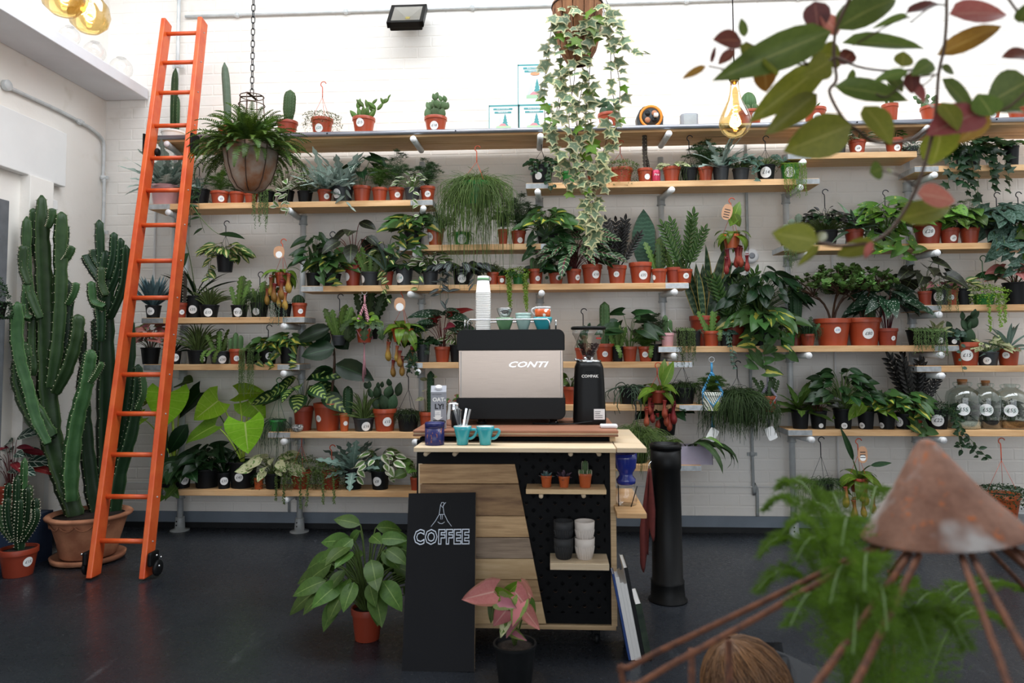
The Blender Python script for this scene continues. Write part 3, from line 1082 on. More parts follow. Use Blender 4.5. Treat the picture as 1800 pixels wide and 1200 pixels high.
def jade(c, n=42, mat='leaf_jade', L=11):
 rg = c.rng
 key = ('jade', mat)
 if key not in FROND:
  b = MB()
  lv = leafmesh('obov', mat, 0, .1)
  vs = [v.co.copy() for v in lv.vertices]
  fs = [tuple(p.vertices) for p in lv.polygons]
  uv = [(.5 + v.co.x * 1.7, v.co.y) for v in lv.vertices]
  for k in range(7):
   a = k * 2.4
   e = .15 + .14 * k
   b.addM(frame((0, 0, 0), (math.cos(a) * math.cos(e), math.sin(a) * math.cos(e), math.sin(e)), (0, 0, 1), 1.0, 1.5), vs, fs, uv)
  FROND[key] = b.mesh('leaf_cluster', mat)
 sb = MB()
 mains = []
 for k in range(6):
  a = k * 2.39996
  e = Vector((c.sp * .45 * math.cos(a), min(c.sp * .35 * math.sin(a), c.ymax - .05), c.H + c.hp * rg.uniform(.4, .6)))
  p = bez((.012 * math.cos(a), .012 * math.sin(a), c.H - .01), (e.x * .3, e.y * .3, c.H + c.hp * .35), e, 5)
  sb.tube(p, [.009, .008, .007, .006, .005], 6, False)
  mains.append(p)
 for i in range(n):
  a = rg.uniform(0, 6.28)
  q = math.sqrt(rg.random())
  tip = Vector((c.sp * q * math.cos(a), min(c.sp * q * .8 * math.sin(a), c.ymax - .03), c.H + c.hp * (.30 + .7 * (1 - q * q * .5) * rg.uniform(.4, 1))))
  p = min((m[-1] for m in mains), key=lambda w: (w - tip).length)
  sb.tube([p, (p + tip) / 2 + Vector((0, 0, .01)), tip], .003, 4, False)
  l = L * c.m * rg.uniform(.8, 1.3)
  link('leaf_cluster', FROND[key], c.root, M=frame(tip, (rg.uniform(-1, 1), rg.uniform(-1, .6), .2), (rg.uniform(-.5, .5), -.5, 1), l))
 sb.build('branches', 'stem_brown', c.root)
def many(*fs):
 def f(c):
  for g in fs:
   g(c)
 return f


# ------------------------------------------------------------------ structure materials
def wood(name, hexc, hex2, scale=(1.5, 18, 18), rough=.6, bump=.08, knots=True):
 s = NT(name)
 oi = s.new('ShaderNodeObjectInfo')
 co = s.coord('Object')
 mp = s.new('ShaderNodeMapping')
 mp.inputs['Scale'].default_value = scale
 s.link(co, mp.inputs['Vector'])
 ad = s.new('ShaderNodeVectorMath', operation='ADD')
 s.link(mp.outputs[0], ad.inputs[0])
 s.link(s.math('MULTIPLY', oi.outputs['Random'], 60.0), ad.inputs[1])
 n1 = s.noise(2.2, 5, ad.outputs[0], .6)
 col = s.mix(s.ramp(n1, .35, .68), C(hexc), C(hex2))
 if knots:
  n2 = s.noise(1.1, 2, ad.outputs[0])
  dk = tuple(v * .45 for v in C(hex2))
  col = s.mix(s.ramp(n2, .70, .76), col, dk)
 hs = s.new('ShaderNodeHueSaturation')
 s.link(col, hs.inputs['Color'])
 s.link(s.math('ADD', s.math('MULTIPLY', oi.outputs['Random'], .25), .88), hs.inputs['Value'])
 s.base(hs.outputs[0])
 s.set(rough)
 s.bump(n1, bump, .01)
 MATS[name] = s.m
wood('scaffold_board', '#e2ba8a', '#cb9a67')
wood('pale_ply', '#ddc9ac', '#cdb592', knots=False)
wood('ply_edge', '#c9ad86', '#a98c68', (1, 1, 60), knots=False)
wood('brown_ply', '#a8745a', '#8d5c45', (2, 20, 20), knots=False)
wood('brown_ply_edge', '#9a6a4e', '#5f3f30', (1, 1, 90), knots=False)
wood('reclaimed_a', '#bd9a70', '#8d6a48', (2, 22, 22))
wood('reclaimed_b', '#9a7a56', '#6b4f38', (2, 16, 16))
wood('reclaimed_c', '#cdab80', '#a5835c', (2, 26, 26))
wood('reclaimed_d', '#a8937e', '#7d6b5a', (2, 30, 30))
wood('reclaimed_e', '#dabd92', '#c29f74', (2, 18, 18))
def wallmat():
 s = NT('white_painted_brick')
 co = s.coord('Object')
 geo = s.new('ShaderNodeNewGeometry')
 pos = geo.outputs['Position']
 n1 = s.noise(.9, 4, pos)
 n2 = s.noise(26, 5, pos)
 n3 = s.noise(5, 3, pos)
 col = s.mix(s.ramp(n1, .4, .7), C('#f0ece6'), C('#e7e1d9'))
 col = s.mix(s.math('MULTIPLY', s.ramp(n3, .60, .80), .35), col, C('#c9bfae'))
 s.base(col)
 s.set(.75, spec=.25)
 s.bump(s.math('ADD', n2, s.math('MULTIPLY', n3, 1.5)), .22, .006)
 MATS['white_painted_brick'] = s.m
wallmat()
def floormat():
 s = NT('dark_painted_floor')
 pos = s.new('ShaderNodeNewGeometry').outputs['Position']
 n1 = s.noise(1.3, 5, pos)
 n2 = s.noise(34, 6, pos, .75)
 mp = s.mapping(pos, (1, .22, 1), (0, 0, .7))
 n3 = s.noise(7, 6, mp, .7)
 n4 = s.noise(90, 2, pos)
 col = s.mix(s.ramp(n1, .35, .7), C('#1e2126'), C('#2a2d32'))
 col = s.mix(s.math('MULTIPLY', s.ramp(n3, .62, .75), .5), col, C('#54585b'))
 col = s.mix(s.math('MULTIPLY', s.ramp(n4, .735, .76), .7), col, C('#9a9a94'))
 s.base(col)
 s.link(s.math('ADD', s.math('MULTIPLY', n2, .25), .16), s.p.inputs['Roughness'])
 s.p.inputs['Specular IOR Level'].default_value = .36
 s.bump(n1, .12, .01)
 MATS['dark_painted_floor'] = s.m
floormat()
plain('grey_skirting', '#7d8894', .5, vary=.2, nscale=3)
plain('floor_upstand', '#191b1e', .6, vary=.3)
plain('white_plaster', '#e9e8e6', .8, vary=.05, nscale=3, bump=.1)
plain('slab_white', '#e2e2e6', .8, vary=.06, nscale=4, bump=.15)
plain('door_grey', '#6e7175', .6, vary=.2)

# ------------------------------------------------------------------ room shell
RX = 5.6
def quad(name, P, mat):
 b = MB()
 b.add(P, [tuple(range(len(P)))])
 o = b.build(name, mat, smooth=False)
 return tag(o, kind='structure')
FL = boxm('floor', ((LEFT_X + RX) / 2, .9, -.05), (RX - LEFT_X + .4, 10.4, .1), 'dark_painted_floor')
tag(FL, 'dark grey painted concrete floor with scuffs', None, kind='structure')
WB = boxm('wall_back', ((LEFT_X + RX) / 2, WALL_Y + .10, 2.7), (RX - LEFT_X + .4, .196, 5.4), 'white_painted_brick')
tag(WB, kind='structure')
WL = boxm('wall_left', (LEFT_X - .10, 1.0, 2.7), (.196, 10, 5.4), 'white_painted_brick')
tag(WL, kind='structure')
tag(boxm('wall_right', (RX + .1, 1.0, 2.7), (.2, 10, 5.4), 'white_plaster'), kind='structure')
# ceiling with a rooflight opening above the plant wall
cl = MB()
cl.box((.97, -.85, 5.45), (9.7, 6.3, .1))
cl.box((.97, 5.3, 5.45), (9.7, 1.4, .1))
cl.box((-3.63, 3.5, 5.45), (.5, 2.3, .1))
cl.box((5.45, 3.5, 5.45), (.6, 2.3, .1))
tag(cl.build('ceiling', 'white_plaster', smooth=False), kind='structure')
# street front behind the camera with a wide shop window opening
sf = MB()
sf.box((.97, -3.9, .3), (9.7, .2, .6)); sf.box((.97, -3.9, 4.7), (9.7, .2, 1.5)); sf.box((-3.3, -3.9, 2.3), (1.2, .2, 3.4)); sf.box((4.9, -3.9, 2.3), (1.9, .2, 3.4))
tag(sf.build('wall_front', 'white_plaster', smooth=False), kind='structure')

def bricks(wall, origin, ux, n_along, z0, z1, normal, pick, L_=.235, Hc=.0925):
 """painted bricks standing a few millimetres proud of the wall; the picked ones are single pieces, the rest one mass"""
 tm = {}
 rest = MB()
 def shape(l):
  g, p, e = .0022, .0028, .006
  a, h = l / 2 - g, Hc / 2 - g
  V = [(-a, 0, -h), (a, 0, -h), (a, 0, h), (-a, 0, h), (-a + e, -p, -h + e), (a - e, -p, -h + e), (a - e, -p, h - e), (-a + e, -p, h - e)]
  return V, [(4, 5, 6, 7), (0, 1, 5, 4), (1, 2, 6, 5), (2, 3, 7, 6), (3, 0, 4, 7)]
 cand = []
 row = 0
 z = z0
 while z < z1:
  off = (row % 2) * .5
  for k in range(n_along):
   x = (k + off + .5) * L_
   if x + L_ / 2 > n_along * L_:
    continue
   cand.append((x, z + Hc / 2))
  z += Hc
  row += 1
 rot = Matrix.Rotation(math.atan2(ux.y, ux.x), 4, 'Z')
 rg = random.Random(5)
 single = 0
 inv = wall.matrix_world.inverted()
 V, F = shape(L_)
 me = MB(); me.add(V, F)
 mesh = me.mesh('brick', 'white_painted_brick', smooth=False)
 bpy.context.view_layer.update()
 for x, zz in cand:
  p = origin + ux * x + Vector((0, 0, zz))
  M = Matrix.Translation(p - wall.location - normal * rg.uniform(0, .0012)) @ rot
  if single < 298 and pick(x, zz):
   link('brick', mesh, wall, M=M)
   single += 1
  else:
   rest.addM(M, V, F)
 rest.build('brickwork', 'white_painted_brick', wall, smooth=False, kind='stuff')
NB = int((RX - LEFT_X) / .235)
bricks(WB, Vector((LEFT_X, WALL_Y + .002, 0)), Vector((1, 0, 0)), NB, .11, 4.9, Vector((0, -1, 0)),
       lambda x, z: (z < 1.0 and .1 < x < 7.2) or (x < .8 and z < 3.4))
bricks(WL, Vector((LEFT_X - .002, WALL_Y, 0)), Vector((0, -1, 0)), 4, .11, 2.35, Vector((1, 0, 0)), lambda x, z: True)
# skirting and the dark upstand where floor paint turns up the wall
tag(boxm('baseboard_back', ((LEFT_X + RX) / 2, WALL_Y - .012, .085), (RX - LEFT_X, .018, .085), 'grey_skirting'), kind='structure')
tag(boxm('trim_1', ((LEFT_X + RX) / 2, WALL_Y - .016, .02), (RX - LEFT_X, .03, .045), 'floor_upstand'), kind='structure')
tag(boxm('baseboard_left', (LEFT_X + .012, 4.2, .03), (.02, 3.2, .06), 'floor_upstand'), kind='structure')
# concrete slab shelf along the top of the left wall
slab_z = at(183, 178, WALL_Y).z
slab_x = at(262, 168, WALL_Y).x
sl = boxm('trim_2', ((LEFT_X + slab_x) / 2, 3.3, slab_z + .045), (slab_x - LEFT_X, 5.0, .09), 'slab_white', bevel=.006)
tag(sl, kind='structure')
# pilaster and lintel of the doorway on the left wall
tag(boxm('trim_3', (LEFT_X + .03, 4.98, 1.36), (.09, .24, 2.72), 'white_painted_brick', bevel=.004), kind='structure')
tag(boxm('trim_4', (LEFT_X + .03, 4.30, 2.93), (.06, 1.9, .42), 'white_plaster', bevel=.006), kind='structure')
tag(boxm('trim_5', (LEFT_X + .02, 5.15, 1.30), (.05, .08, 2.6), 'white_plaster', bevel=.004), kind='structure')
dr = boxm('door_1', (LEFT_X + .012, 4.26, 1.25), (.06, .9, 2.5), 'door_grey', bevel=.004)
tag(dr, kind='structure')
boxm('handle', (.05, .34, -.2), (.05, .03, .12), 'galvanised_steel', dr)

# ------------------------------------------------------------------ conduits and fittings
def conduit(name, pts, r, label, mat='galvanised_steel', clips=(), n=8, group='metal conduits on the walls'):
 P = [Vector(p) for p in pts]
 o = empty(name, P[0], label, 'conduit', group)
 b = MB()
 b.tube([p - P[0] for p in smoothpath(P, 5)], r, n)
 b.build('tube', mat, o)
 for cpt, nrm in clips:
  k = MB()
  cpt = Vector(cpt) - P[0]
  ax = Vector(nrm)
  k.ball(cpt, r * 1.9, 8, 6)
  k.box(cpt - ax * r * .6, (r * 6 if abs(ax.y) > .5 else r, r if abs(ax.y) > .5 else r * 6, r * 2))
  k.build('saddle_clip', mat, o, smooth=False)
 return o
wy = WALL_Y - .018
tpipe = [at(x, y, wy) for x, y in ((326, 19), (560, 15), (760, 11.5), (960, 5), (1180, 3.5), (1420, 3), (1790, 3))]
zt = sum(p.z for p in tpipe) / len(tpipe)
conduit('conduit', [(tpipe[0].x, wy, zt), (RX, wy, zt)], .013, 'long horizontal galvanised conduit high on the white back wall', clips=[((at(x, 8, wy).x, wy, zt), (0, -1, 0)) for x in (417, 608, 830, 1207, 1404, 1594)])
pv = [at(318, 2, wy), at(312, 240, wy)]
conduit('conduit', [(pv[0].x, wy - .03, 4.9), (pv[0].x, wy - .03, 1.0)], .016, 'vertical galvanised conduit behind the top of the orange ladder', clips=[((pv[0].x, wy - .03, at(318, 118, wy).z), (0, -1, 0))])
px_ = at(1318, 600, wy).x
conduit('conduit', [(px_, wy, at(1318, 330, wy).z + .5), (px_, wy, .55), (px_ + .015, wy, .38), (px_ + .03, wy, .33), (px_ + .03, wy, .13)], .0125, 'vertical wall conduit behind the blue macrame plant hanger', mat='galvanised_dull', clips=[((px_, wy, at(1323, 798, wy).z), (0, -1, 0))])
px_ = at(1467, 600, wy).x
conduit('conduit', [(px_, wy, 2.55), (px_, wy, .13)], .009, 'slim painted conduit behind the jade plants and hanging pitcher plant', mat='white_plaster')
px_ = at(508, 890, wy).x
conduit('conduit', [(px_, wy, .9), (px_, wy, .13)], .011, 'short conduit stub under the bottom left board', mat='galvanised_dull')
px_ = at(274, 340, wy).x
conduit('conduit', [(px_, wy, 2.95), (px_, wy, 1.9)], .010, 'white painted conduit beside the corner behind ladder rungs', mat='white_plaster')
conduit('conduit', [(at(60, 800, wy).x, wy - .004, .36), (at(1190, 850, wy).x, wy - .004, .36), (at(1900, 850, wy).x, wy - .004, .355)], .005, 'thin cable running low along the back wall', mat='white_plaster', n=6)
lw = LEFT_X + .022
lp = [atx(x, y, lw) for x, y in ((10, 151), (60, 174), (105, 195), (140, 214), (163, 228))]
yc = WALL_Y - .05
conduit('conduit', lp + [Vector((lw, yc - .03, at(176, 246, yc).z)), Vector((lw, yc, at(178, 262, yc).z)), Vector((lw, yc, at(180, 320, yc).z)), Vector((lw + .012, yc, at(184, 345, yc).z)), Vector((lw + .012, yc, .9))], .0135, 'bent galvanised conduit running into the left corner', clips=[(lp[3], (-1, 0, 0)), ((lw, yc, at(180, 312, yc).z), (0, -1, 0)), ((lw + .012, yc, at(184, 408, yc).z), (0, -1, 0))])
jb = MB()
jb.lathe([(.035, 0), (.038, .004), (.038, .03), (.034, .034)], 20)
j = jb.build('junction_box', 'galvanised_steel', smooth=True)
j.rotation_euler = (0, R_(90), 0)
j.location = atx(8, 150, LEFT_X + .002)
tag(j, 'round galvanised junction box at end of left wall conduit', 'junction box')
# alarm sensor on the back wall
sn = empty('wall_sensor', at(1320, 450, WALL_Y - .004), 'round white wall sensor between snake plant and shelf post', 'sensor')
b = MB(); b.lathe([(.058, 0), (.06, .01), (.056, .022), (.035, .03), (1e-5, .03)], 24, Matrix.Rotation(R_(90), 4, 'X')); b.build('housing', 'white_plastic', sn)
b = MB(); b.lathe([(.024, .028), (.024, .034), (.015, .036), (1e-5, .036)], 20, Matrix.Rotation(R_(90), 4, 'X')); b.build('lens', 'grey_plastic_light', sn)

# ------------------------------------------------------------------ scaffold shelving
SH = {}
def board(key, x0, x1, yL, yR, label, Yf=5.38, Yb=5.63, thk=.046, trim=False, bandL=True, bandR=True, stubs=()):
 pL, pR = at(x0, yL, Yf), at(x1, yR, Yf)
 z = (pL.z + pR.z) / 2
 o = empty('shelf_board', ((pL.x + pR.x) / 2, (Yf + Yb) / 2, z - thk), label, 'shelf', 'scaffold board shelves on the back wall')
 w = pR.x - pL.x
 if trim:
  for k in range(2):
   d = (Yb - Yf - .03) / 2
   boxm('plank', (0, -(Yb - Yf) / 2 + .024 + d / 2 + k * (d + .006), thk / 2), (w, d, thk), 'scaffold_board', o, .003)
  b = MB(); b.tube([(-w / 2, -(Yb - Yf) / 2 + .005, thk * .62), (w / 2, -(Yb - Yf) / 2 + .005, thk * .62)], .018, 10)
  b.build('front_rail', 'aluminium_trim', o)
  for k in range(7):
   s_ = MB(); s_.ball((-w / 2 + (k + .4) * w / 7, -(Yb - Yf) / 2 - .012, thk * .62), .006, 8, 5)
   s_.build('rail_screw', 'black_metal', o)
 else:
  boxm('plank', (0, 0, thk / 2), (w, Yb - Yf, thk), 'scaffold_board', o, .003)
  for s_, on in ((-1, bandL), (1, bandR)):
   if on:
    b = MB()
    b.box((s_ * (w / 2 - .085), -(Yb - Yf) / 2 - .001, thk / 2), (.17, .003, thk * .86))
    b.box((s_ * (w / 2 + .001), 0, thk / 2), (.003, Yb - Yf + .004, thk * .86))
    b.build('end_band', 'steel_band', o, smooth=False)
 for sx, px2 in stubs:
  X = at(sx, (yL + yR) / 2, Yf).x - o.location.x
  X2 = at(px2, (yL + yR) / 2, 5.68).x - o.location.x
  b = MB()
  b.tube([(X2, 5.652 - o.location.y, -.026), (X, Yf - .015 - o.location.y, -.026)], .0235, 12)
  b.build('bracket_tube', 'galvanised_steel', o)
  b = MB(); b.lathe([(.0245, 0), (.0245, .004), (1e-5, .006)], 12, Matrix.Translation((X, Yf - .015 - o.location.y, -.026)) @ Matrix.Rotation(R_(90), 4, 'X'))
  b.build('end_cap', 'white_plastic', o)
 SH[key] = (z, Yf, Yb)
 return o
board('S0', 268, 1900, 231, 210, 'topmost long plank shelf with a metal front rail', 5.34, 5.75, .05, True, stubs=((296, 322), (727, 742), (950, 948), (1175, 1160), (1628, 1600)))
board('SA', 262, 760, 357, 352, 'upper left board with grey-blue ferns, near the ladder', stubs=((298, 326), (510, 527), (745, 742)))
board('SB', 925, 1440, 319, 316, 'upper middle board behind the trailing ivy', stubs=((945, 948), (1180, 1162), (1405, 1383)))
board('SC', 1385, 1612, 268, 267, 'short upper right board holding small red pots', bandR=False, stubs=((1410, 1384),))
board('SC2', 1608, 1900, 290, 289, 'upper right board carrying a dark trailing ivy', bandR=False, stubs=((1640, 1602),))
board('SD', 703, 990, 430, 428, 'short middle board behind the hanging green mop plant', stubs=((731, 742), (975, 950)))
board('SE', 530, 1210, 502, 497, 'long middle board with the giant paddle-leaf plant', stubs=((722, 742), (952, 949), (1185, 1164)))
board('SF', 1376, 1900, 430, 425, 'right board holding pineapple plant and dark foliage', bandR=False, stubs=((1420, 1386), (1645, 1601)))
board('SG', 250, 535, 558, 557, 'left board crossing behind the ladder with chalk-blue succulents', stubs=((500, 527),))
board('SH', 253, 526, 640, 640, 'left board above the lime green leaves', stubs=((500, 527),))
board('SI', 704, 1216, 636, 636, 'board passing behind the steel coffee machine', stubs=((735, 741), (1168, 1167)))
board('SJ', 1158, 1685, 608, 607, 'board with the two jade plants in big red pots', stubs=((1184, 1167), (1420, 1389), (1652, 1603)))
board('SK', 1612, 1900, 535, 535, 'right edge board with the pink-leaved plant', bandR=False, stubs=((1648, 1602),))
board('SL', 1612, 1900, 643, 642, 'right edge board above the three glass demijohns', bandR=False, stubs=((1653, 1604),))
board('SM', 472, 900, 760, 759, 'lower left board with the potted rubber tree', bandR=False, stubs=((500, 527), (730, 741)))
board('SN', 930, 1235, 711, 711, 'short board behind the coffee grinder', bandL=False, stubs=((1168, 1167),))
board('SO', 1386, 1900, 756, 755, 'lower right board with plug trays and demijohns', bandR=False, stubs=((1425, 1392), (1656, 1605)))
board('SP', 272, 900, 863, 861, 'lowest left board with black pots and lime leaves', bandR=False, stubs=((503, 527),))
board('SQ', 1040, 1232, 817, 817, 'small low board beside the black metal column', bandL=False, stubs=())
def post(px, py, top, label, Y=5.68):
 X = at(px, py, Y).x
 o = empty('shelf_post', (X, Y, 0), label, 'post', 'galvanised scaffold posts')
 b = MB(); b.tube([(0, 0, .01), (0, 0, top)], .0235, 14); b.build('tube', 'galvanised_steel', o)
 b = MB(); b.lathe([(.075, 0), (.075, .008), (.04, .012), (.035, .10), (.034, .11), (.026, .11)], 20); b.build('floor_flange', 'galvanised_dull', o)
 for k in (0.05, .08):
  s_ = MB(); s_.ball((-.01, -.036, k), .006, 8, 5); s_.build('grub_screw', 'black_metal', o)
 for z in sorted({round(v[0], 3) for v in SH.values()}):
  if z - .07 > top:
   continue
  if any(abs(v[0] - z) < .002 and o.location.x > sx - .02 and o.location.x < sx2 + .02 for (v, sx, sx2) in spans):
   s_ = MB(); s_.lathe([(.034, z - .13), (.036, z - .125), (.031, z - .115), (.031, z - .06), (.036, z - .055)], 14); s_.build('tee_fitting', 'galvanised_dull', o)
 return o
spans = []
for ob in [o for o in COL.objects if o.name.startswith('shelf_board')]:
 for ch in ob.children:
  if ch.name.startswith('plank'):
   w = max(v.co.x for v in ch.data.vertices)
   spans.append(((ob.location.z + max(v.co.z for v in ch.data.vertices) + ch.location.z,), ob.location.x - w, ob.location.x + w))
   break
post(322, 660, 2.98, 'galvanised shelf post close behind the orange ladder')
post(527, 880, 2.98, 'galvanised shelf post behind the hanging fern bowl')
post(741, 600, 2.98, 'galvanised shelf post left of the coffee machine')
post(949, 530, 2.98, 'galvanised shelf post behind the cups on the machine')
post(1164, 480, 2.98, 'galvanised shelf post by the tall paddle leaf')
post(1390, 700, 2.98, 'galvanised shelf post with its foot near the feathery foreground fern')
post(1603, 560, 2.98, 'galvanised shelf post near the right edge by the black-leaved plant')

# ------------------------------------------------------------------ orange ladder
def ladder():
 plain('orange_paint', '#d8622e', .4, vary=.18, nscale=8, coat=.1, hex2='#ca4c22')
 Yb_, Yt_ = 4.44, 5.44
 bl, br = at(150, 1024, Yb_), at(243, 1024, Yb_)
 bl.z = br.z = 0.012
 tl, tr = at(283, 30, Yt_), at(347, 30, Yt_)
 tl.z = tr.z = (tl.z + tr.z) / 2
 o = empty('library_ladder', (bl + br) / 2, 'tall orange painted wooden ladder leaning on the top shelf', 'ladder')
 org = (bl + br) / 2
 ax = (tl - bl).normalized()
 nrm = Vector((0, ax.z, -ax.y)).normalized()  # towards the wall, square to the rails
 D, T = .105, .038
 def rail(a, b_):
  m = MB()
  x = Vector((1, 0, 0))
  P = []
  for p in (a, b_):
   for sx, sy in ((0, 0), (T, 0), (T, D), (0, D)):
    q = p + x * sx + nrm * sy
    if p is a: q.z = max(q.z, .012)
    P.append(q - org)
  # square the foot on the floor
  m.add(P, [(0, 3, 2, 1), (4, 5, 6, 7), (0, 1, 5, 4), (1, 2, 6, 5), (2, 3, 7, 6), (3, 0, 4, 7)])
  m.build('rail', 'orange_paint', o, smooth=False, bevel=.006)
 rail(bl, tl); rail(br, tr)
 ys = [58, 109, 162, 220, 277, 334, 395, 458, 523, 588, 658, 727, 799, 873, 951]
 for y in ys:
  # parameter along the ladder where the rung projects at row y
  lo, hi = 0.0, 1.0
  for _ in range(30):
   m_ = (lo + hi) / 2
   p = br.lerp(tr, m_) + nrm * D * .5
   d = p - CAM
   row = CY - FPX * d.dot(cu) / d.dot(cf)
   if row > y: lo = m_
   else: hi = m_
  a = bl.lerp(tl, lo) + nrm * D * .5 + Vector((T - .004, 0, 0))
  c_ = br.lerp(tr, lo) + nrm * D * .5 + Vector((.004, 0, 0))
  r = MB(); r.tube([a - org, c_ - org], .0165, 12); r.build('rung', 'orange_paint', o)
  s_ = MB(); s_.ball(c_ - org + Vector((T - .002, 0, 0)), .006, 6, 4); s_.build('rung_bolt', 'galvanised_dull', o)
 for base, sx in ((bl, -1), (br + Vector((T, 0, 0)), 1)):
  p = base - org + Vector((sx * .022, .06, .085))
  w = empty_child('castor', o, p)
  k = MB(); k.box((0, 0, .03), (.03, .10, .09)); k.build('bracket', 'black_satin', w, smooth=False, bevel=.012)
  k = MB(); k.lathe([(.02, -.012), (.045, -.012), (.05, -.006), (.05, .006), (.045, .012), (.02, .012)], 20, Matrix.Translation((sx * .02, .02, -.035)) @ Matrix.Rotation(R_(90), 4, 'Y')); k.build('wheel', 'black_plastic', w)
  for yy, zz in ((-.02, .055), (.03, .03), (.01, -.02)):
   k = MB(); k.ball((sx * .034, yy, zz), .008, 8, 5); k.build('bolt', 'chrome', w)
 # hooks riding on the top shelf rail
 lo = (3.05) / tl.z
 for a, b_, sx in ((bl, tl, 0), (br, tr, T)):
  p = a.lerp(b_, lo) - org
  k = MB()
  k.box((p.x + (T / 2 if sx else T / 2) + (.03 if sx else -.03), p.y + .06, p.z - .02), (.014, .11, .15))
  k.ball((p.x + T / 2 + (.03 if sx else .035), p.y + .09, p.z - .07), .035, 10, 6, (.5, 1, 1))
  k.build('rail_hook', 'black_satin', o, smooth=False)
def empty_child(name, parent, loc):
 e = bpy.data.objects.new(name, None)
 e.empty_display_size = .02
 COL.objects.link(e)
 e.parent = parent
 e.location = loc
 return e
ladder()


# ------------------------------------------------------------------ coffee cart
def pbox(name, x0, x1, y0, y1, Y0, Y1, mat, parent, bevel=.002, org=None):
 """box whose front face covers a pixel rectangle at depth Y0 and runs back to Y1"""
 a, b_ = at(x0, (y0 + y1) / 2, Y0), at(x1, (y0 + y1) / 2, Y0)
 zt_, zb = at((x0 + x1) / 2, y0, Y0).z, at((x0 + x1) / 2, y1, Y0).z
 c = Vector(((a.x + b_.x) / 2, (Y0 + Y1) / 2, (zt_ + zb) / 2))
 if org is not None:
  c = c - org
 return boxm(name, c, (b_.x - a.x, Y1 - Y0, zt_ - zb), mat, parent, bevel)
plain('cart_black', '#0c0d0f', .65, spec=.2, vary=.1)
CF = 3.55
cz = at(905, 1116, CF)
cart = empty('coffee_cart', (at(908, 1000, CF).x, CF + .3, 0), 'black and reclaimed wood coffee cart with pegboard front', 'cart')
CO = cart.location.copy()
ztop = at(905, 759, 3.47).z
lx, rx = at(733, 900, CF).x, at(1083, 900, CF).x
zbot = at(905, 1100, CF).z
body = boxm('body', Vector(((lx + rx) / 2, CF + .31, (ztop - .03 + zbot) / 2)) - CO, (rx - lx - .02, .58, ztop - .05 - zbot), 'cart_black', cart)
# pegboard layer: cells with real round holes over the black body
def pegboard():
 cell = .0700
 x0 = at(913, 900, CF).x
 z0 = at(950, 1075, CF).z
 b, inner = MB(), MB()
 cols, rows = 6, 11
 N = 16
 hr = .0088
 yb = 0.009
 rows_skip = {2: True}
 for i in range(cols):
  for j in range(rows):
   cxp, czp = x0 + (i + .5) * cell, z0 + (j + .5) * cell
   sq, ci = [], []
   for k in range(N):
    q = 2 * PI * k / N + PI / N
    cq, sq_ = math.cos(q), math.sin(q)
    m = max(abs(cq), abs(sq_))
    sq.append((cxp + cq / m * cell / 2, CF - yb, czp + sq_ / m * cell / 2))
    ci.append((cxp + cq * hr, CF - yb, czp + sq_ * hr))
   b.add(sq + ci, [(k, (k + 1) % N, N + (k + 1) % N, N + k) for k in range(N)])
   ib = [(x, CF + .0, z) for x, y, z in ci]
   inner.add(ci + ib, [(k, (k + 1) % N, N + (k + 1) % N, N + k) for k in range(N)])
 b.v = [tuple(Vector(p) - CO) for p in b.v]
 inner.v = [tuple(Vector(p) - CO) for p in inner.v]
 b.build('pegboard', 'cart_black', cart, smooth=False)
 plain('hole_edge', '#6b5440', .8)
 inner.build('peg_holes', 'hole_edge', cart, kind='stuff')
 xe = x0 + cols * cell
 zt_ = z0 + rows * cell
 f = MB()
 def fill(xa, xb, za, zb_):
  f.box(Vector(((xa + xb) / 2, CF - yb / 2, (za + zb_) / 2)) - CO, (xb - xa, yb, zb_ - za))
 fill(xe, rx - .027, zbot + .02, ztop - .05)
 fill(lx, x0, zbot + .02, ztop - .05)
 fill(x0, xe, zt_, ztop - .05)
 fill(x0, xe, zbot + .02, z0)
 f.build('front_panel', 'cart_black', cart, smooth=False)
pegboard()
rows_ = [(815, 850, 'reclaimed_a'), (850, 906, 'reclaimed_b'), (906, 944, 'reclaimed_c'), (944, 981, 'reclaimed_d'), (981, 1018, 'reclaimed_e'), (1018, 1056, 'reclaimed_c'), (1056, 1096, 'reclaimed_e')]
for k, (y0, y1, m) in enumerate(rows_):
 P = []
 xr = lambda y: 905 + (y - 815) / 281 * 55
 Yp = CF - .024 - .003 * (k % 2)
 for Y in (Yp, CF - .01):
  for x, y in ((738 + (k % 3), y0 + .6), (xr(y0), y0 + .6), (xr(y1), y1 - .6), (738 + (k % 3), y1 - .6)):
   p = at(x, y, CF - .02); p.y = Y
   P.append(p)
 cpt = sum(P, Vector()) / 8
 b = MB(); b.add([p - cpt for p in P], [(0, 3, 2, 1), (4, 5, 6, 7), (0, 1, 5, 4), (1, 2, 6, 5), (2, 3, 7, 6), (3, 0, 4, 7)])
 b.build('plank', m, cart, smooth=False, loc=cpt - CO, bevel=.0015)
pbox('side_trim', 1073.5, 1083.5, 764, 1101, CF - .016, CF + .56, 'ply_edge', cart, org=CO)
pbox('bottom_rail', 735, 1083.5, 1097, 1105, CF - .02, CF + .02, 'ply_edge', cart, org=CO)
pbox('corner_strip', 735, 741.5, 815, 1096, CF - .02, CF, 'pale_ply', cart, org=CO)
tp = empty_child('counter_top', cart, Vector((0, 0, 0)))
pbox('top_sheet', 726, 1087, 756.5, 761, 3.47, 4.11, 'brown_ply', tp, org=CO)
pbox('edge_layer', 727, 1086.5, 761, 763.5, 3.473, 4.11, 'pale_ply', tp, org=CO)
pbox('lower_sheet', 726, 1087, 763.5, 767, 3.47, 4.11, 'brown_ply_edge', tp, org=CO)
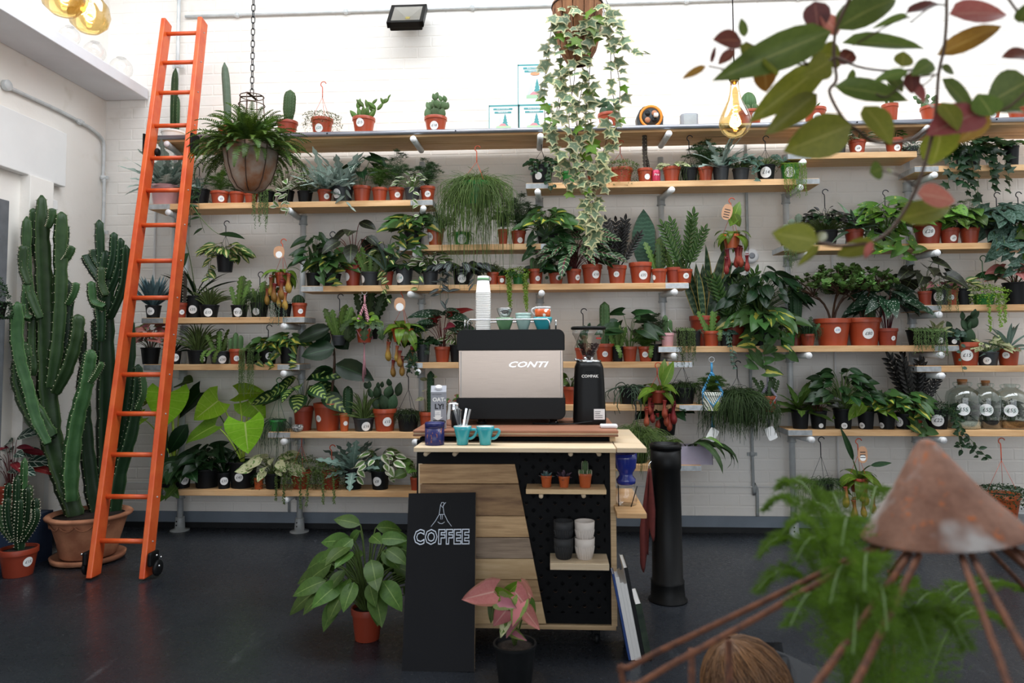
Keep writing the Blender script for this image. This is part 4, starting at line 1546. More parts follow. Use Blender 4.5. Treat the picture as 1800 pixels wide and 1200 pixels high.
ledge = pbox('serving_ledge', 727, 1083, 787, 795, 3.30, 3.535, 'pale_ply', cart, org=CO)
def dowel(x, y, Y0, Y1, par, r=.0105):
 p = at(x, y, Y0) - CO
 b = MB(); b.tube([p, p + Vector((0, Y1 - Y0, 0))], r, 12)
 b.build('dowel_peg', 'pale_ply', par)
for x in (748, 799, 1003, 1053):
 dowel(x, 798, 3.34, 3.55, cart)
pbox('small_shelf', 924.5, 1066, 860, 868.5, 3.40, 3.538, 'reclaimed_e', cart, org=CO)
dowel(951, 872, 3.41, 3.55, cart); dowel(1026, 871.5, 3.41, 3.55, cart)
pbox('small_shelf', 967, 1071, 990.5, 1002, 3.37, 3.538, 'pale_ply', cart, org=CO)
pbox('side_flap', 1084.5, 1137, 787, 795.5, 3.30, 4.05, 'pale_ply', cart, org=CO)
pbox('side_shelf', 1084.5, 1137, 902, 911, 3.36, 3.95, 'scaffold_board', cart, org=CO)
for x in (760, 1050):
 for Y in (CF + .07, CF + .5):
  w = empty_child('castor', cart, Vector((at(x, 1100, CF).x, Y, 0)) - CO)
  b = MB(); b.lathe([(.012, -.012), (.026, -.012), (.028, 0), (.026, .012), (.012, .012)], 16, Matrix.Translation((0, 0, .028)) @ Matrix.Rotation(R_(90), 4, 'Y')); b.build('wheel', 'black_plastic', w)
  b = MB(); b.box((0, .005, .052), (.036, .03, max(.01, zbot - .04))); b.build('fork', 'black_metal', w, smooth=False)
TOPZ = at(905, 756.5, 3.47).z
LEDZ = at(905, 787, 3.30).z
def on_top(px, Y):
 p = at(px, 750, Y); p.z = TOPZ + .0005
 return p
def on_ledge(px, Y):
 p = at(px, 785, Y); p.z = LEDZ + .0005
 return p

# ---- espresso machine
def brushed():
 s = NT('brushed_steel')
 mp = s.mapping(s.coord('Object'), (3, 3, 260))
 n = s.noise(3, 3, mp)
 s.base(s.mix(n, C('#a89a8e'), C('#8d8076')))
 s.set(.26, 1.0)
 s.p.inputs['Anisotropic'].default_value = .6
 s.bump(n, .03, .002)
 MATS['brushed_steel'] = s.m
brushed()
def rbox(w, d, h, r, mat, name, parent, loc, corners, bevel=.006):
 """box with chosen front-view corners rounded: corners = (tl,tr,br,bl)"""
 pts = []
 cs = [(-w / 2, h, corners[0], (0, -1), (1, 0)), (w / 2, h, corners[1], (1, 0), (0, 1)), (w / 2, 0, corners[2], (0, 1), (-1, 0)), (-w / 2, 0, corners[3], (-1, 0), (0, -1))]
 for x, z, on, _, _ in cs:
  rr = r if on else .004
  cx_, cz_ = x - math.copysign(rr, x), (z - rr if z > 0 else z + rr)
  a0 = {(-1, 1): PI, (1, 1): PI / 2, (1, 0): 0, (-1, 0): -PI / 2}[(int(math.copysign(1, x)), 1 if z > 0 else 0)]
  for k in range(7):
   a = a0 - k / 6 * PI / 2
   pts.append((cx_ + rr * math.cos(a), cz_ + rr * math.sin(a)))
 n = len(pts)
 b = MB()
 b.add([(x, -d / 2, z) for x, z in pts] + [(x, d / 2, z) for x, z in pts], [tuple(range(n)), tuple(reversed(range(n, 2 * n)))] + [((i + 1) % n, i, n + i, n + (i + 1) % n) for i in range(n)])
 me = b.build(name, mat, parent, smooth=False, loc=loc, bevel=bevel)
 return me
MY = 3.72
mach = empty('espresso_machine', on_top(902, MY + .22), 'two-group espresso machine with steel back panel and black bands', 'coffee machine')
s_ = mpp(MY)
mh = lambda y: at(902, y, MY).z - TOPZ
W_ = 191 * s_
z0, z1, z2, z3 = mh(737), mh(699), mh(616), mh(579)
rbox(W_, .46, z1 - z0, .035, 'black_satin', 'base_band', mach, (0, 0, z0), (0, 0, 1, 1))
rbox(W_ * .965, .43, z2 - z1 + .01, .005, 'brushed_steel', 'back_panel', mach, (0, 0, z1 - .005), (0, 0, 0, 0), .003)
rbox(W_ * .995, .45, z3 - z2, .035, 'black_satin', 'top_band', mach, (0, 0, z2), (1, 1, 0, 0))
for sx in (-.46, .46):
 boxm('panel_seam', (sx * W_, -.2165, (z1 + z2) / 2), (.003, .004, z2 - z1 - .01), 'galvanised_dull', mach)
for px in (845, 973):
 for yy in (-.17, .17):
  x = at(px, 740, MY).x - mach.location.x
  b = MB(); b.lathe([(.024, 0), (.024, .012), (.022, .014), (.022, z0 + .004)], 18);
  f = b.build('foot', 'chrome', mach, loc=(x, yy, 0))
  b = MB(); b.lathe([(.0255, 0), (.0255, .012)], 18); b.build('rubber_foot', 'black_plastic', f)
text_obj('nameplate', 'CONTI', .043, 'chrome', mach, facing((at(926, 641, MY).x - mach.location.x, -.219, mh(641))) @ Matrix.Diagonal((1.5, .95, 1, 1)), extrude=.06, shear=.35, offset=.012)
b = MB()
zr = z3 + (18 * s_)
for Y in (-.20, .20):
 xa, xb = -W_ * .40, W_ * .36
 P = [Vector((xa, Y, z3 - .002)), Vector((xa, Y, zr - .012)), Vector((xa + .012, Y, zr)), Vector((xb - .012, Y, zr)), Vector((xb, Y, zr - .012)), Vector((xb, Y, z3 - .002))]
 b.tube(P, .004, 8)
for xa in (-W_ * .44, W_ * .42):
 b.tube([Vector((xa, -.14, z3 - .002)), Vector((xa, -.14, zr - .01)), Vector((xa, -.13, zr)), Vector((xa, .13, zr)), Vector((xa, .14, zr - .01)), Vector((xa, .14, z3 - .002))], .004, 8)
b.build('cup_rail', 'chrome', mach)
MT = TOPZ + z3
# ---- things on the machine
plain('paper_white', '#f3f2ef', .6, vary=.02)
plain('leaf_band_green', '#7fae84', .6, vary=.04)
plain('teal_glaze', '#3aa6b2', .2, vary=.05, coat=.4)
plain('mint_glaze', '#a9c9c2', .25, vary=.04, coat=.3)
plain('sage_glaze', '#6f9a70', .25, vary=.06, coat=.3)
plain('orange_glaze', '#d2622c', .25, vary=.1)
plain('cup_inside', '#e6e6e2', .3, vary=.02)
glassm('clear_glass')
glassm('smoke_glass', '#d5d8d8', alpha=.3)
def on_machine(px, Y=3.86):
 p = at(px, 575, Y); p.z = MT + .0008
 return p
sc = mpp(3.84)
for k in range(22):
 p = on_machine(849.5, 3.84)
 o = empty('paper_cup', p + Vector((0, 0, k * .0095 if k else 0)), 'upside-down white paper cup in the stack of cups on the coffee machine', 'cup', 'white paper cups stacked on the coffee machine')
 if k == 21:
  o['label'] = 'topmost white paper cup with green band on the stack'
  del o['group']
 b = MB()
 b.lathe([(.0405, 0), (.042, .002), (.0405, .0045), (.0395, .0045), (.030, .093), (.029, .094), (.024, .090), (1e-5, .0895)], 24)
 b.build('cup_wall', 'paper_white', o)
 if k == 21:
  b = MB(); b.lathe([(.0338, .070), (.0320, .084)], 24)
  b.build('green_band', 'leaf_band_green', o)
def bowl(px, r, h, mat, label, lift=0.0, inside='cup_inside', Y=3.84, name='coffee_cup', foot=.55):
 o = empty(name, on_machine(px, Y) + Vector((0, 0, lift)), label, 'cup')
 b = MB()
 b.lathe([(r * foot, 0), (r * (foot + .05), .002), (r * .82, h * .45), (r * .97, h * .8), (r, h), (r * .95, h), (r * .9, h * .75), (r * .7, h * .35), (r * .3, h * .12), (1e-5, h * .11)], 24)
 b.build('cup_wall', mat, o)
 return o
bowl(887, 15.5 * sc, 30 * sc * .72, 'sage_glaze', 'sage green cup holding a clear glass on the coffee machine')
bowl(887, 14 * sc, 17 * sc, 'smoke_glass', 'clear glass cup stacked on the sage green cup', 21.5 * sc)
bowl(920, 14 * sc, 24 * sc, 'mint_glaze', 'lower pale mint cup on the coffee machine')
bowl(920, 14.3 * sc, 20 * sc, 'mint_glaze', 'upper pale mint cup nested in the other mint cup', 9.5 * sc)
bowl(954, 17 * sc, 22 * sc, 'teal_glaze', 'bright teal cup under the orange patterned mug')
def patterned():
 s = NT('orange_pattern')
 uv = s.coord('Object')
 vo = s.new('ShaderNodeTexVoronoi'); vo.inputs['Scale'].default_value = 42; s.link(uv, vo.inputs['Vector'])
 s.base(s.mix(s.math('LESS_THAN', vo.outputs['Distance'], .36), C('#d5612b'), C('#f2ede6')))
 s.set(.25)
 MATS['orange_pattern'] = s.m
patterned()
m = empty('mug', on_machine(954, 3.84) + Vector((0, 0, 22.5 * sc)), 'white mug with orange pattern sitting on the teal cup', 'mug')
b = MB(); b.lathe([(.036, 0), (.040, .002), (.0415, .008), (.043, .043)], 24); b.build('patterned_wall', 'orange_pattern', m)
b = MB(); b.lathe([(.043, .043), (.044, .055), (.041, .055), (.039, .01), (1e-5, .008)], 24); b.build('white_rim', 'white_ceramic', m)
b = MB(); b.tube(bez((-.040, 0, .048), (-.075, 0, .045), (-.042, 0, .008), 10), .0045, 8); b.build('handle', 'white_ceramic', m)

# ---- grinder
GY = 3.76
gr = empty('coffee_grinder', on_top(1036, GY + .08), 'tall black coffee grinder with a clear bean hopper', 'grinder')
gs = mpp(GY)
gz = lambda y: at(1036, y, GY).z - TOPZ
def loft(rects, mat, name, parent, smooth=True):
 b = MB()
 n = 24
 for (w, d, z, e) in rects:
  pass
 vs, uvs, fs = [], [], []
 for (w, d, z, e) in rects:
  for j in range(n):
   q = 2 * PI * j / n + PI / n
   cq, sq_ = math.cos(q), math.sin(q)
   k = (abs(cq) ** e + abs(sq_) ** e) ** (-1 / e)
   vs.append((w / 2 * k * cq, d / 2 * k * sq_, z)); uvs.append((j / n, z))
 for i in range(len(rects) - 1):
  for j in range(n):
   fs.append((i * n + j, i * n + (j + 1) % n, (i + 1) * n + (j + 1) % n, (i + 1) * n + j))
 fs.append(tuple(reversed(range(n)))); fs.append(tuple((len(rects) - 1) * n + j for j in range(n)))
 b.add(vs, fs, uvs)
 o = b.build(name, mat, parent, smooth)
 o.data.set_sharp_from_angle(angle=R_(50))
 return o
gw = 57 * gs
zc_ = gz(637)
loft([(gw, .22, .004, 5), (gw * 1.01, .225, .02, 5), (gw * .97, .22, zc_ * .3, 5), (gw * .92, .20, zc_ * .72, 5), (gw * .87, .19, zc_ * .92, 5), (gw * .78, .17, zc_ * .985, 5), (gw * .7, .15, zc_, 5)], 'black_satin', 'body', gr)
for k in range(3):
 boxm('vent_slot', (0, -.1035 + .005, zc_ * .86 - k * .011), (.045, .006, .005), 'black_metal', gr)
text_obj('lettering', 'COMPAK', .021, 'paper_white', gr, facing((0, -.106, gz(661))), offset=.02)
lb = boxm('rating_label', (gw * .27, -.1125, gz(727)), (.056, .002, .054), 'grey_plastic_light', gr)
lb.data.materials[0] = MATS['sticker_paper']
for k, (w, x) in enumerate(((.03, -.008), (.026, -.010), (.04, -.003), (.04, -.003))):
 boxm('print_line', (x, -.0015, .014 - k * .010), (w, .001, .0022), 'ink_black', lb)
b = MB(); b.lathe([(.066, zc_ - .002), (.068, zc_ + .004), (.064, zc_ + .012), (.045, zc_ + .014)], 24); b.build('collar', 'chrome', gr)
b = MB(); b.tube([(-.045, -.03, zc_ + .012), (-.075, -.05, zc_ + .015)], .005, 8); b.box((-.022, -.055, zc_ + .018), (.008, .008, .02)); b.build('dose_lever', 'chrome', gr)
hz0, hz1 = zc_ + .012, gz(577)
b = MB(); b.lathe([(.032, hz0), (.034, hz0 + .025), (.055, hz0 + .07), (.078, hz0 + .125), (.086, hz1 - .03), (.088, hz1)], 28); b.build('hopper', 'clear_glass', gr)
plain('coffee_beans', '#4a2c22', .4, vary=.5, nscale=120, bump=.8)
rg = random.Random(3)
b = MB()
for k in range(260):
 z = hz0 + .004 + rg.random() ** .8 * .085
 rr = (.028 + max(0, z - hz0 - .02) * .42) * math.sqrt(rg.random())
 a = rg.uniform(0, 6.28)
 b.ball((rr * math.cos(a), rr * math.sin(a), z), .0055, 6, 4, (1, .75, .65))
b.build('coffee_beans', 'coffee_beans', gr, kind='stuff')
b = MB(); b.lathe([(.093, hz1 - .004), (.094, hz1 + .006), (.086, hz1 + .012), (1e-5, hz1 + .014)], 28); b.build('hopper_lid', 'black_metal', gr)
plain('red_print', '#b03028', .5)
boxm('brand_strip', (.05, -.062, hz0 + .115), (.035, .002, .008), 'red_print', gr, rz=.7)
b = MB(); b.tube(smoothpath([(.03, -.1, .02), (-.02, -.12, .015), (-.12, -.13, .006), (-.3, -.09, .006)], 6), .0035, 6); b.build('power_cord', 'black_plastic', gr)
o = boxm('card_reader', on_top(1070, 3.60) + Vector((0, 0, .009)), (.085, .06, .016), 'white_plastic', bevel=.005)
tag(o, 'small flat white card reader beside the coffee grinder', 'card reader')

# ---- carton, tin, cups, jug
plain('carton_grey', '#9a9ca4', .55, vary=.04)
cy = 3.56
ct = empty('oat_milk_carton', on_top(771, cy), 'grey oat drink carton with white cap', 'carton', rz=R_(8))
cs = mpp(cy)
cw, ch_ = 27 * cs, 64 * cs
b = MB()
b.box((0, 0, ch_ / 2), (cw, cw * .85, ch_)); b.build('carton_body', 'carton_grey', ct, smooth=False, bevel=.002)
b = MB()
h2 = 10 * cs
b.add([(-cw / 2, -cw * .42, ch_), (cw / 2, -cw * .42, ch_), (cw / 2, cw * .42, ch_), (-cw / 2, cw * .42, ch_), (-cw / 2, cw * .30, ch_ + h2), (cw / 2, cw * .30, ch_ + h2), (cw / 2, cw * .42, ch_ + h2), (-cw / 2, cw * .42, ch_ + h2)], [(0, 1, 5, 4), (1, 2, 6, 5), (2, 3, 7, 6), (3, 0, 4, 7), (4, 5, 6, 7)])
b.build('carton_top', 'carton_grey', ct, smooth=False)
b = MB(); b.lathe([(.017, 0), (.017, .014), (.015, .016), (1e-5, .016)], 20, Matrix.Translation((0, -cw * .05, ch_ + h2 * .45)) @ Matrix.Rotation(R_(25), 4, 'X')); b.build('screw_cap', 'white_plastic', ct)
fy = -cw * .425 - .001
text_obj('lettering', 'THE ORIGINAL', .0075, 'ink_black', ct, facing((-cw * .12, fy, ch_ * .93)))
text_obj('lettering', 'OAT-', .027, 'paper_white', ct, facing((.003, fy, ch_ * .79)), offset=.04)
text_obj('lettering', 'LY!', .034, 'ink_black', ct, facing((.004, fy, ch_ * .60)), offset=.04)
b = MB()
b.add([(-.018, fy, ch_ * .50), (.012, fy, ch_ * .50), (.012, fy, ch_ * .32), (.022, fy, ch_ * .32), (-.003, fy, ch_ * .22), (-.028, fy, ch_ * .32), (-.018, fy, ch_ * .32)], [(0, 6, 5, 4, 3, 2, 1)])
b.build('printed_arrow', 'paper_white', ct, smooth=False)
text_obj('lettering', 'OAT\nDRINK', .0085, 'carton_grey', ct, facing((-.003, fy - .0008, ch_ * .41)))
b = MB()
P = [(.027 * math.cos(PI + PI * k / 10), .024 * math.sin(PI + PI * k / 10)) for k in range(11)]
b.add([(x, fy, ch_ * .24 + z) for x, z in P], [tuple(range(11))])
P = [(.032 * math.cos(2 * PI * k / 16), .007 * math.sin(2 * PI * k / 16)) for k in range(16)]
b.add([(x, fy, ch_ * .09 + z) for x, z in P], [tuple(range(16))])
b.tube(bez((.024, fy, ch_ * .22), (.045, fy, ch_ * .20), (.020, fy, ch_ * .14), 8), .0022, 6)
b.build('printed_cup', 'ink_black', ct, smooth=False)
def tinmat():
 s = NT('navy_gold')
 mp = s.mapping(s.coord('Object'), (1, 1, .35))
 n = s.noise(95, 4, mp, .7)
 m = s.math('GREATER_THAN', n, .60)
 s.base(s.mix(m, C('#23265e'), C('#b9794f')))
 s.link(s.math('MULTIPLY', m, .8), s.p.inputs['Metallic'])
 s.set(.3)
 MATS['navy_gold'] = s.m
tinmat()
plain('navy_lid', '#1f2560', .3, vary=.08)
tn = empty('tea_tin', on_ledge(764, 3.40), 'navy blue tin flecked with copper, left end of ledge', 'tin')
ts = mpp(3.40)
b = MB(); b.lathe([(16.5 * ts, 0), (17 * ts, .003), (17 * ts, 30 * ts)], 28); b.build('tin_wall', 'navy_gold', tn)
b = MB(); b.lathe([(17.3 * ts, 30 * ts), (17.5 * ts, 37 * ts), (16.6 * ts, 39 * ts), (1e-5, 39.5 * ts)], 28); b.build('lid', 'navy_lid', tn)
def teacup(px, label):
 o = empty('cup', on_ledge(px, 3.40), label, 'cup', rz=R_(-8))
 b = MB(); b.lathe([(.024, 0), (.027, .003), (.029, .03), (.039, .068), (.044, .088), (.0415, .088), (.036, .065), (.026, .02), (1e-5, .012)], 28); b.build('cup_wall', 'teal_glaze', o)
 b = MB(); b.lathe([(.0413, .0875), (.036, .066), (.0262, .022), (1e-5, .0135)], 28); b.build('white_inside', 'cup_inside', o)
 b = MB(); b.tube(bez((.038, 0, .070), (.085, 0, .082), (.060, 0, .045), 7) + bez((.060, 0, .045), (.048, 0, .028), (.029, 0, .030), 5)[1:], [.007] * 11, 8); b.build('handle', 'teal_glaze', o)
 return o
teacup(813, 'teal cup full of steel spoons on the serving ledge')
teacup(853, 'empty teal cup right of the cup with spoons')
rg = random.Random(8)
sp0 = on_ledge(811, 3.40)
for k in range(7):
 a = rg.uniform(-.5, .35)
 o = empty('spoon', sp0 + Vector((rg.uniform(-.012, .012), rg.uniform(-.012, .012), .016)), 'steel spoon standing in the teal cup', 'spoon', 'steel spoons in the teal cup')
 o.rotation_euler = (rg.uniform(-.15, .15), -.28 + .09 * k, rg.uniform(-.3, .3))
 b = MB(); b.box((0, 0, .08), (.011, .002, .155)); b.build('handle', 'chrome', o, smooth=False, bevel=.0008)
 b = MB(); b.ball((0, 0, .004), .011, 8, 5, (1, .3, 1.3)); b.build('bowl', 'chrome', o)
jg = empty('milk_jug', on_top(797, 3.72), 'small steel milk jug half hidden behind the carton', 'jug')
b = MB(); b.lathe([(.040, 0), (.043, .004), (.043, .05), (.036, .085), (.035, .105), (.037, .115), (.034, .113), (.033, .085), (.04, .05), (1e-5, .01)], 24); b.build('jug_wall', 'chrome', jg)
b = MB(); b.tube(bez((.034, 0, .105), (.085, 0, .09), (.040, 0, .03), 9), .005, 8); b.build('handle', 'chrome', jg)
tm_ = empty('tamper_cup', on_top(803, 3.62), 'little black knock cup between jug and machine', 'cup')
b = MB(); b.lathe([(.026, 0), (.028, .002), (.030, .085), (.027, .085), (.025, .01), (1e-5, .008)], 20); b.build('cup_wall', 'black_plastic', tm_)
b = MB(); b.lathe([(.0303, .085), (.031, .089), (.027, .089)], 20); b.build('rim', 'chrome', tm_)

# ---- ribbed cups and mini pots on the pegboard shelves
def ribcup(px, z, mat, label, Yc=3.455):
 p = at(px, 980, Yc); p.z = z
 o = empty('reusable_cup', p, label, 'cup')
 s_ = mpp(Yc)
 R1, H1 = 17.3 * s_, 33 * s_ * 1.08
 b = MB()
 prof = [(R1 * .68, 0), (R1 * .72, .003), (R1 * .86, H1 * .35), (R1 * .95, H1 * .62), (R1 * .97, H1 * .66), (R1, H1), (R1 * .94, H1), (R1 * .88, H1 * .5), (R1 * .6, .006), (1e-5, .006)]
 b.lathe(prof, 28); b.build('cup_wall', mat, o)
 for k in range(22):
  q = 2 * PI * k / 22
  r = MB(); r.tube([(R1 * .73 * math.cos(q), R1 * .73 * math.sin(q), .006), (R1 * .875 * math.cos(q), R1 * .875 * math.sin(q), H1 * .36), (R1 * .955 * math.cos(q), R1 * .955 * math.sin(q), H1 * .60)], .0022, 4)
  r.build('rib', mat, o)
 return H1
plain('cup_charcoal', '#2c2d2f', .6, vary=.06)
plain('cup_cream', '#d9cfc6', .6, vary=.04)
zS2 = at(1018, 990.5, 3.37).z + .0005
for px, mat, nm in ((991, 'cup_charcoal', 'charcoal'), (1028, 'cup_cream', 'cream')):
 h = ribcup(px, zS2, mat, f'lower {nm} ribbed reusable cup on the pegboard shelf')
 ribcup(px, zS2 + 28 * mpp(3.455), mat, f'upper {nm} ribbed reusable cup nested in its twin')

# ---- sign board
sb_b, sb_t = at(770, 1168, 3.28), at(783, 866, 3.50)
sign = empty('sign_board', Vector((sb_b.x, 3.28, 0.0)), 'black board with white COFFEE lettering leaning on the cart', 'sign')
wB, hB = 126 * mpp(3.28), (Vector((0, 3.50, sb_t.z)) - Vector((0, 3.28, 0))).length
tilt = math.atan2(3.50 - 3.28, sb_t.z)
tiltM = Matrix.Rotation(-tilt, 4, 'X') @ Matrix.Rotation(R_(-1.2), 4, 'Y')
wT = 115 * mpp(3.50)
plain('chalkboard', '#101115', .6, spec=.22, vary=.15, nscale=4)
b = MB()
b.add([tiltM @ Vector(p) for p in [(-wB / 2, 0, 0), (wB / 2, 0, 0), (wB / 2, .014, 0), (-wB / 2, .014, 0), (-wB / 2, 0, hB), (wB / 2, 0, hB), (wB / 2, .014, hB), (-wB / 2, .014, hB)]], [(0, 3, 2, 1), (4, 5, 6, 7), (0, 1, 5, 4), (2, 3, 7, 6)])
b.build('board', 'chalkboard', sign, smooth=False)
b = MB()
b.add([tiltM @ Vector(p) for p in [(wB / 2, 0, 0), (wB / 2, .014, 0), (wB / 2, .014, hB), (wB / 2, 0, hB), (-wB / 2, 0, 0), (-wB / 2, .014, 0), (-wB / 2, .014, hB), (-wB / 2, 0, hB)]], [(0, 1, 2, 3), (4, 7, 6, 5)])
b.build('ply_edge', 'ply_edge', sign, smooth=False)
plain('sign_paint_white', '#dfe8f6', .5, vary=.02)  # sign lettering and logo are white paint with a light blue tint
TM = tiltM @ facing((0.002, -.003, hB * .735))
text_obj('lettering', 'COFFEE', .088, 'sign_paint_white', sign, TM @ Matrix.Diagonal((.80, 1.0, 1, 1)), outline=.03, offset=.035, space=1.12)
b = MB()
z0_ = hB * .80
S = lambda x, z: tiltM @ Vector((x, -.003, z0_ + z))
for P in ([(-.05, 0), (-.03, .025), (-.012, .055), (-.008, .085), (-.006, .10), (0, .112), (.009, .112), (.012, .104)],
          [(.012, .104), (.006, .095), (.012, .06), (.03, .025), (.05, 0)],
          [(-.006, .10), (.004, .088), (.012, .104), (.02, .112)],
          [(-.012, .055), (.012, .056)], [(-.004, .054), (-.004, .033), (.004, .033), (.004, .054)],
          [(-.018, .022), (-.008, .014), (.004, .013), (.016, .021)]):
 b.tube([S(x, z) for x, z in P], .0014, 5)
b.build('drawn_logo', 'sign_paint_white', sign)
b = MB(); b.tube([S(.043 * math.cos(2 * PI * k / 32), .085 + .043 * math.sin(2 * PI * k / 32)) for k in range(33)], .0003, 4); b.build('chalk_circle', 'cup_charcoal', sign)

# ---- dripper under the side flap
plain('cobalt_glaze', '#1f2f86', .15, vary=.1, coat=.5)
zsh = at(1110, 902, 3.36).z
dp = at(1101, 890, 3.55); dp.z = zsh + .0005
cd = empty('coffee_brewer', dp, 'cobalt blue ceramic coffee brewer above a clear glass jug', 'coffee brewer')
cd.scale = (.82, .82, .74)
b = MB(); b.lathe([(.055, 0), (.062, .004), (.066, .05), (.058, .10), (.05, .13), (.052, .135)], 24); b.build('glass_jug', 'clear_glass', cd)
b = MB(); b.lathe([(.045, .13), (.056, .14), (.058, .165), (.040, .19), (.042, .21), (.060, .24), (.066, .30), (.066, .335), (.060, .335), (.05, .25), (1e-5, .22)], 24); b.build('blue_dripper', 'cobalt_glaze', cd)
b = MB(); b.tube([(.02, -.075, 0.001), (.06, -.05, .13)], .003, 6); b.tube([(-.05, -.06, 0.001), (-.05, -.04, .13)], .003, 6); b.build('wire_stand', 'black_metal', cd)

# ---- black column with tea towel
cp = atz(1174, 1054, 0)
colm = empty('metal_column', (cp.x, cp.y, 0), 'black cylindrical metal bin column right of the cart', 'bin')
cs = mpp(cp.y)
hC = at(1169, 779, cp.y).z
b = MB(); b.lathe([(33 * cs, 0), (33 * cs, .008), (29 * cs, .02), (28 * cs, .10), (28.5 * cs, .115), (26 * cs, .12), (24.5 * cs, hC - .15), (26 * cs, hC - .14), (26 * cs, hC - .03)], 32); b.build('column_body', 'black_metal', colm)
b = MB(); b.lathe([(27 * cs, hC - .03), (27 * cs, hC - .004), (25 * cs, hC), (22 * cs, hC), (20 * cs, hC - .05), (1e-5, hC - .06)], 32); b.build('lid_ring', 'black_satin', colm)
b = MB(); b.tube(smoothpath([(-24.5 * cs, -.02, hC - .10), (-30 * cs, -.03, hC - .12), (-29 * cs, -.03, hC - .15), (-26.5 * cs, -.03, hC - .155)], 4), .003, 6); b.build('towel_hook', 'chrome', colm)
plain('wine_cloth', '#6b2f2c', .9, vary=.2, nscale=30)
tw = empty('tea_towel', (cp.x - 29 * cs, cp.y - .03, hC - .14), 'wine red tea towel hanging on the black column', 'towel')
b = MB()
N, M_ = 14, 18
vs, fs = [], []
for i in range(M_ + 1):
 t = i / M_
 for j in range(N + 1):
  u = j / N
  w = (.012 + .085 * min(1, t * 1.6)) * (1 - .15 * t)
  ang = u * 2 * PI * 1.5
  L2 = (.54 if u < .6 else .36) + .05 * math.sin(u * 9)
  vs.append((w * (u - .62) - .01 * t, -.012 * math.sin(ang) * (.3 + t) - .01 + (.0 if u < .55 else -.012), -L2 * t))
for i in range(M_):
 for j in range(N):
  fs.append((i * (N + 1) + j, i * (N + 1) + j + 1, (i + 1) * (N + 1) + j + 1, (i + 1) * (N + 1) + j))
b.add(vs, fs)
ob = b.build('cloth', 'wine_cloth', tw)
sm = ob.modifiers.new('thick', 'SOLIDIFY'); sm.thickness = .003

# ---- books leaning against the cart side
plain('page_white', '#e9e8e6', .7, vary=.03)
plain('cover_blue', '#2f4a86', .45, vary=.1)
plain('cover_dark', '#1f2a26', .45, vary=.3, nscale=20, hex2='#3c4a3a')
plain('cover_black', '#17181a', .4, vary=.1)
plain('cover_red', '#a33a30', .45, vary=.1)
bk = [(.010, .40, 'cover_blue', 'thin blue magazine leaning closest to the cart'), (.018, .385, 'page_white', 'thick white paperback second in the leaning row'), (.015, .36, 'page_white', 'white paperback third in the leaning row of books'), (.013, .355, 'page_white', 'white paperback fourth in the leaning row of books'),
      (.018, .43, 'cover_black', 'tall black hardback leaning over the white paperbacks'), (.030, .26, 'cover_dark', 'short thick book with leafy dark cover, outermost of leaning books')]
x = at(1118, 1140, 3.42).x - .032
for th, hh, m, lab in bk:
 o = empty('book', (x, 3.55, 0.0), lab, 'book', 'books leaning beside the coffee cart')
 o.rotation_euler = (0, R_(-10.5), 0)
 zoff = .002
 boxm('pages', (th / 2, 0, hh / 2 + zoff), (th * .8, .215, hh - .006), 'page_white', o)
 boxm('cover', (th * .95, 0, hh / 2 + zoff), (.0022, .225, hh), m, o)
 boxm('cover', (th * .05, 0, hh / 2 + zoff), (.0022, .225, hh), 'page_white' if m == 'cover_black' else m, o)
 boxm('spine', (th * .5, -.1125, hh / 2 + zoff), (th, .0022, hh), m, o)
 x += th / math.cos(R_(10.5)) + .001


# ------------------------------------------------------------------ potted plants on the boards
_seed = [100]
def P(shelf, x, w, h, kind, fn, hp, sp, label, st=None, back=0.0, cat='potted plant', name='potted_plant', top=None, hang=None, Y=None, z=None, lean=0.0, group=None, soil=True):
 """shelf key, pot centre px, pot rim width px, pot height px, pot kind, foliage builder, foliage height px above rim, foliage width px"""
 _seed[0] += 1
 c = Ctx()
 c.rng = random.Random(_seed[0])
 if shelf:
  zS, Yf, Yb = SH[shelf]
 else:
  zS, Yf = z, Y - .3
 if Y is None:
  Y = Yf + w / 2 * mpp(5.5) + .012 + back
 c.m = mpp(Y)
 pos = at(x, 500, Y)
 c.X = at(x, CY - (zS - CAM.z) / Y * FPX, Y).x
 c.R, c.H = w / 2 * c.m, h * c.m
 c.hp, c.sp = hp * c.m * 1.2, sp / 2 * c.m * 1.28
 c.ymax = WALL_Y - Y - .02
 c.front = Y - Yf if shelf else c.R * .9
 c.back = back
 c.root = empty(name, (c.X, Y, zS + .0008), label, cat, group or ('plants on the scaffold shelves' if shelf else None))
 prof = make_pot(c.root, c.R, c.H, kind, soil)
 if st:
  dx, dy, d, txt = st[:4]
  ink = st[4] if len(st) > 4 else 'ink_black'
  rr = potR(prof, min(dy * c.m, c.H))
  ang = math.asin(max(-.95, min(.95, dx * c.m / rr))) if dx else 0
  view = math.atan2(c.X, Y)
  sticker(c.root, prof, c.H, ang - view, dy * c.m, d / 2 * c.m, txt, ink)
 if top:
  hanger(c, top * c.m, hang or 'wire_black')
 if fn:
  fn(c)
 return c
F = lambda f, *a, **k: (lambda c: f(c, *a, **k))
BUSH = lambda shape, mat, n, L, **k: F(leafy, shape, mat, n, L, **k)
VINE = lambda specs, shape, mat, L, **k: F(vines, specs, shape, mat, L, **k)

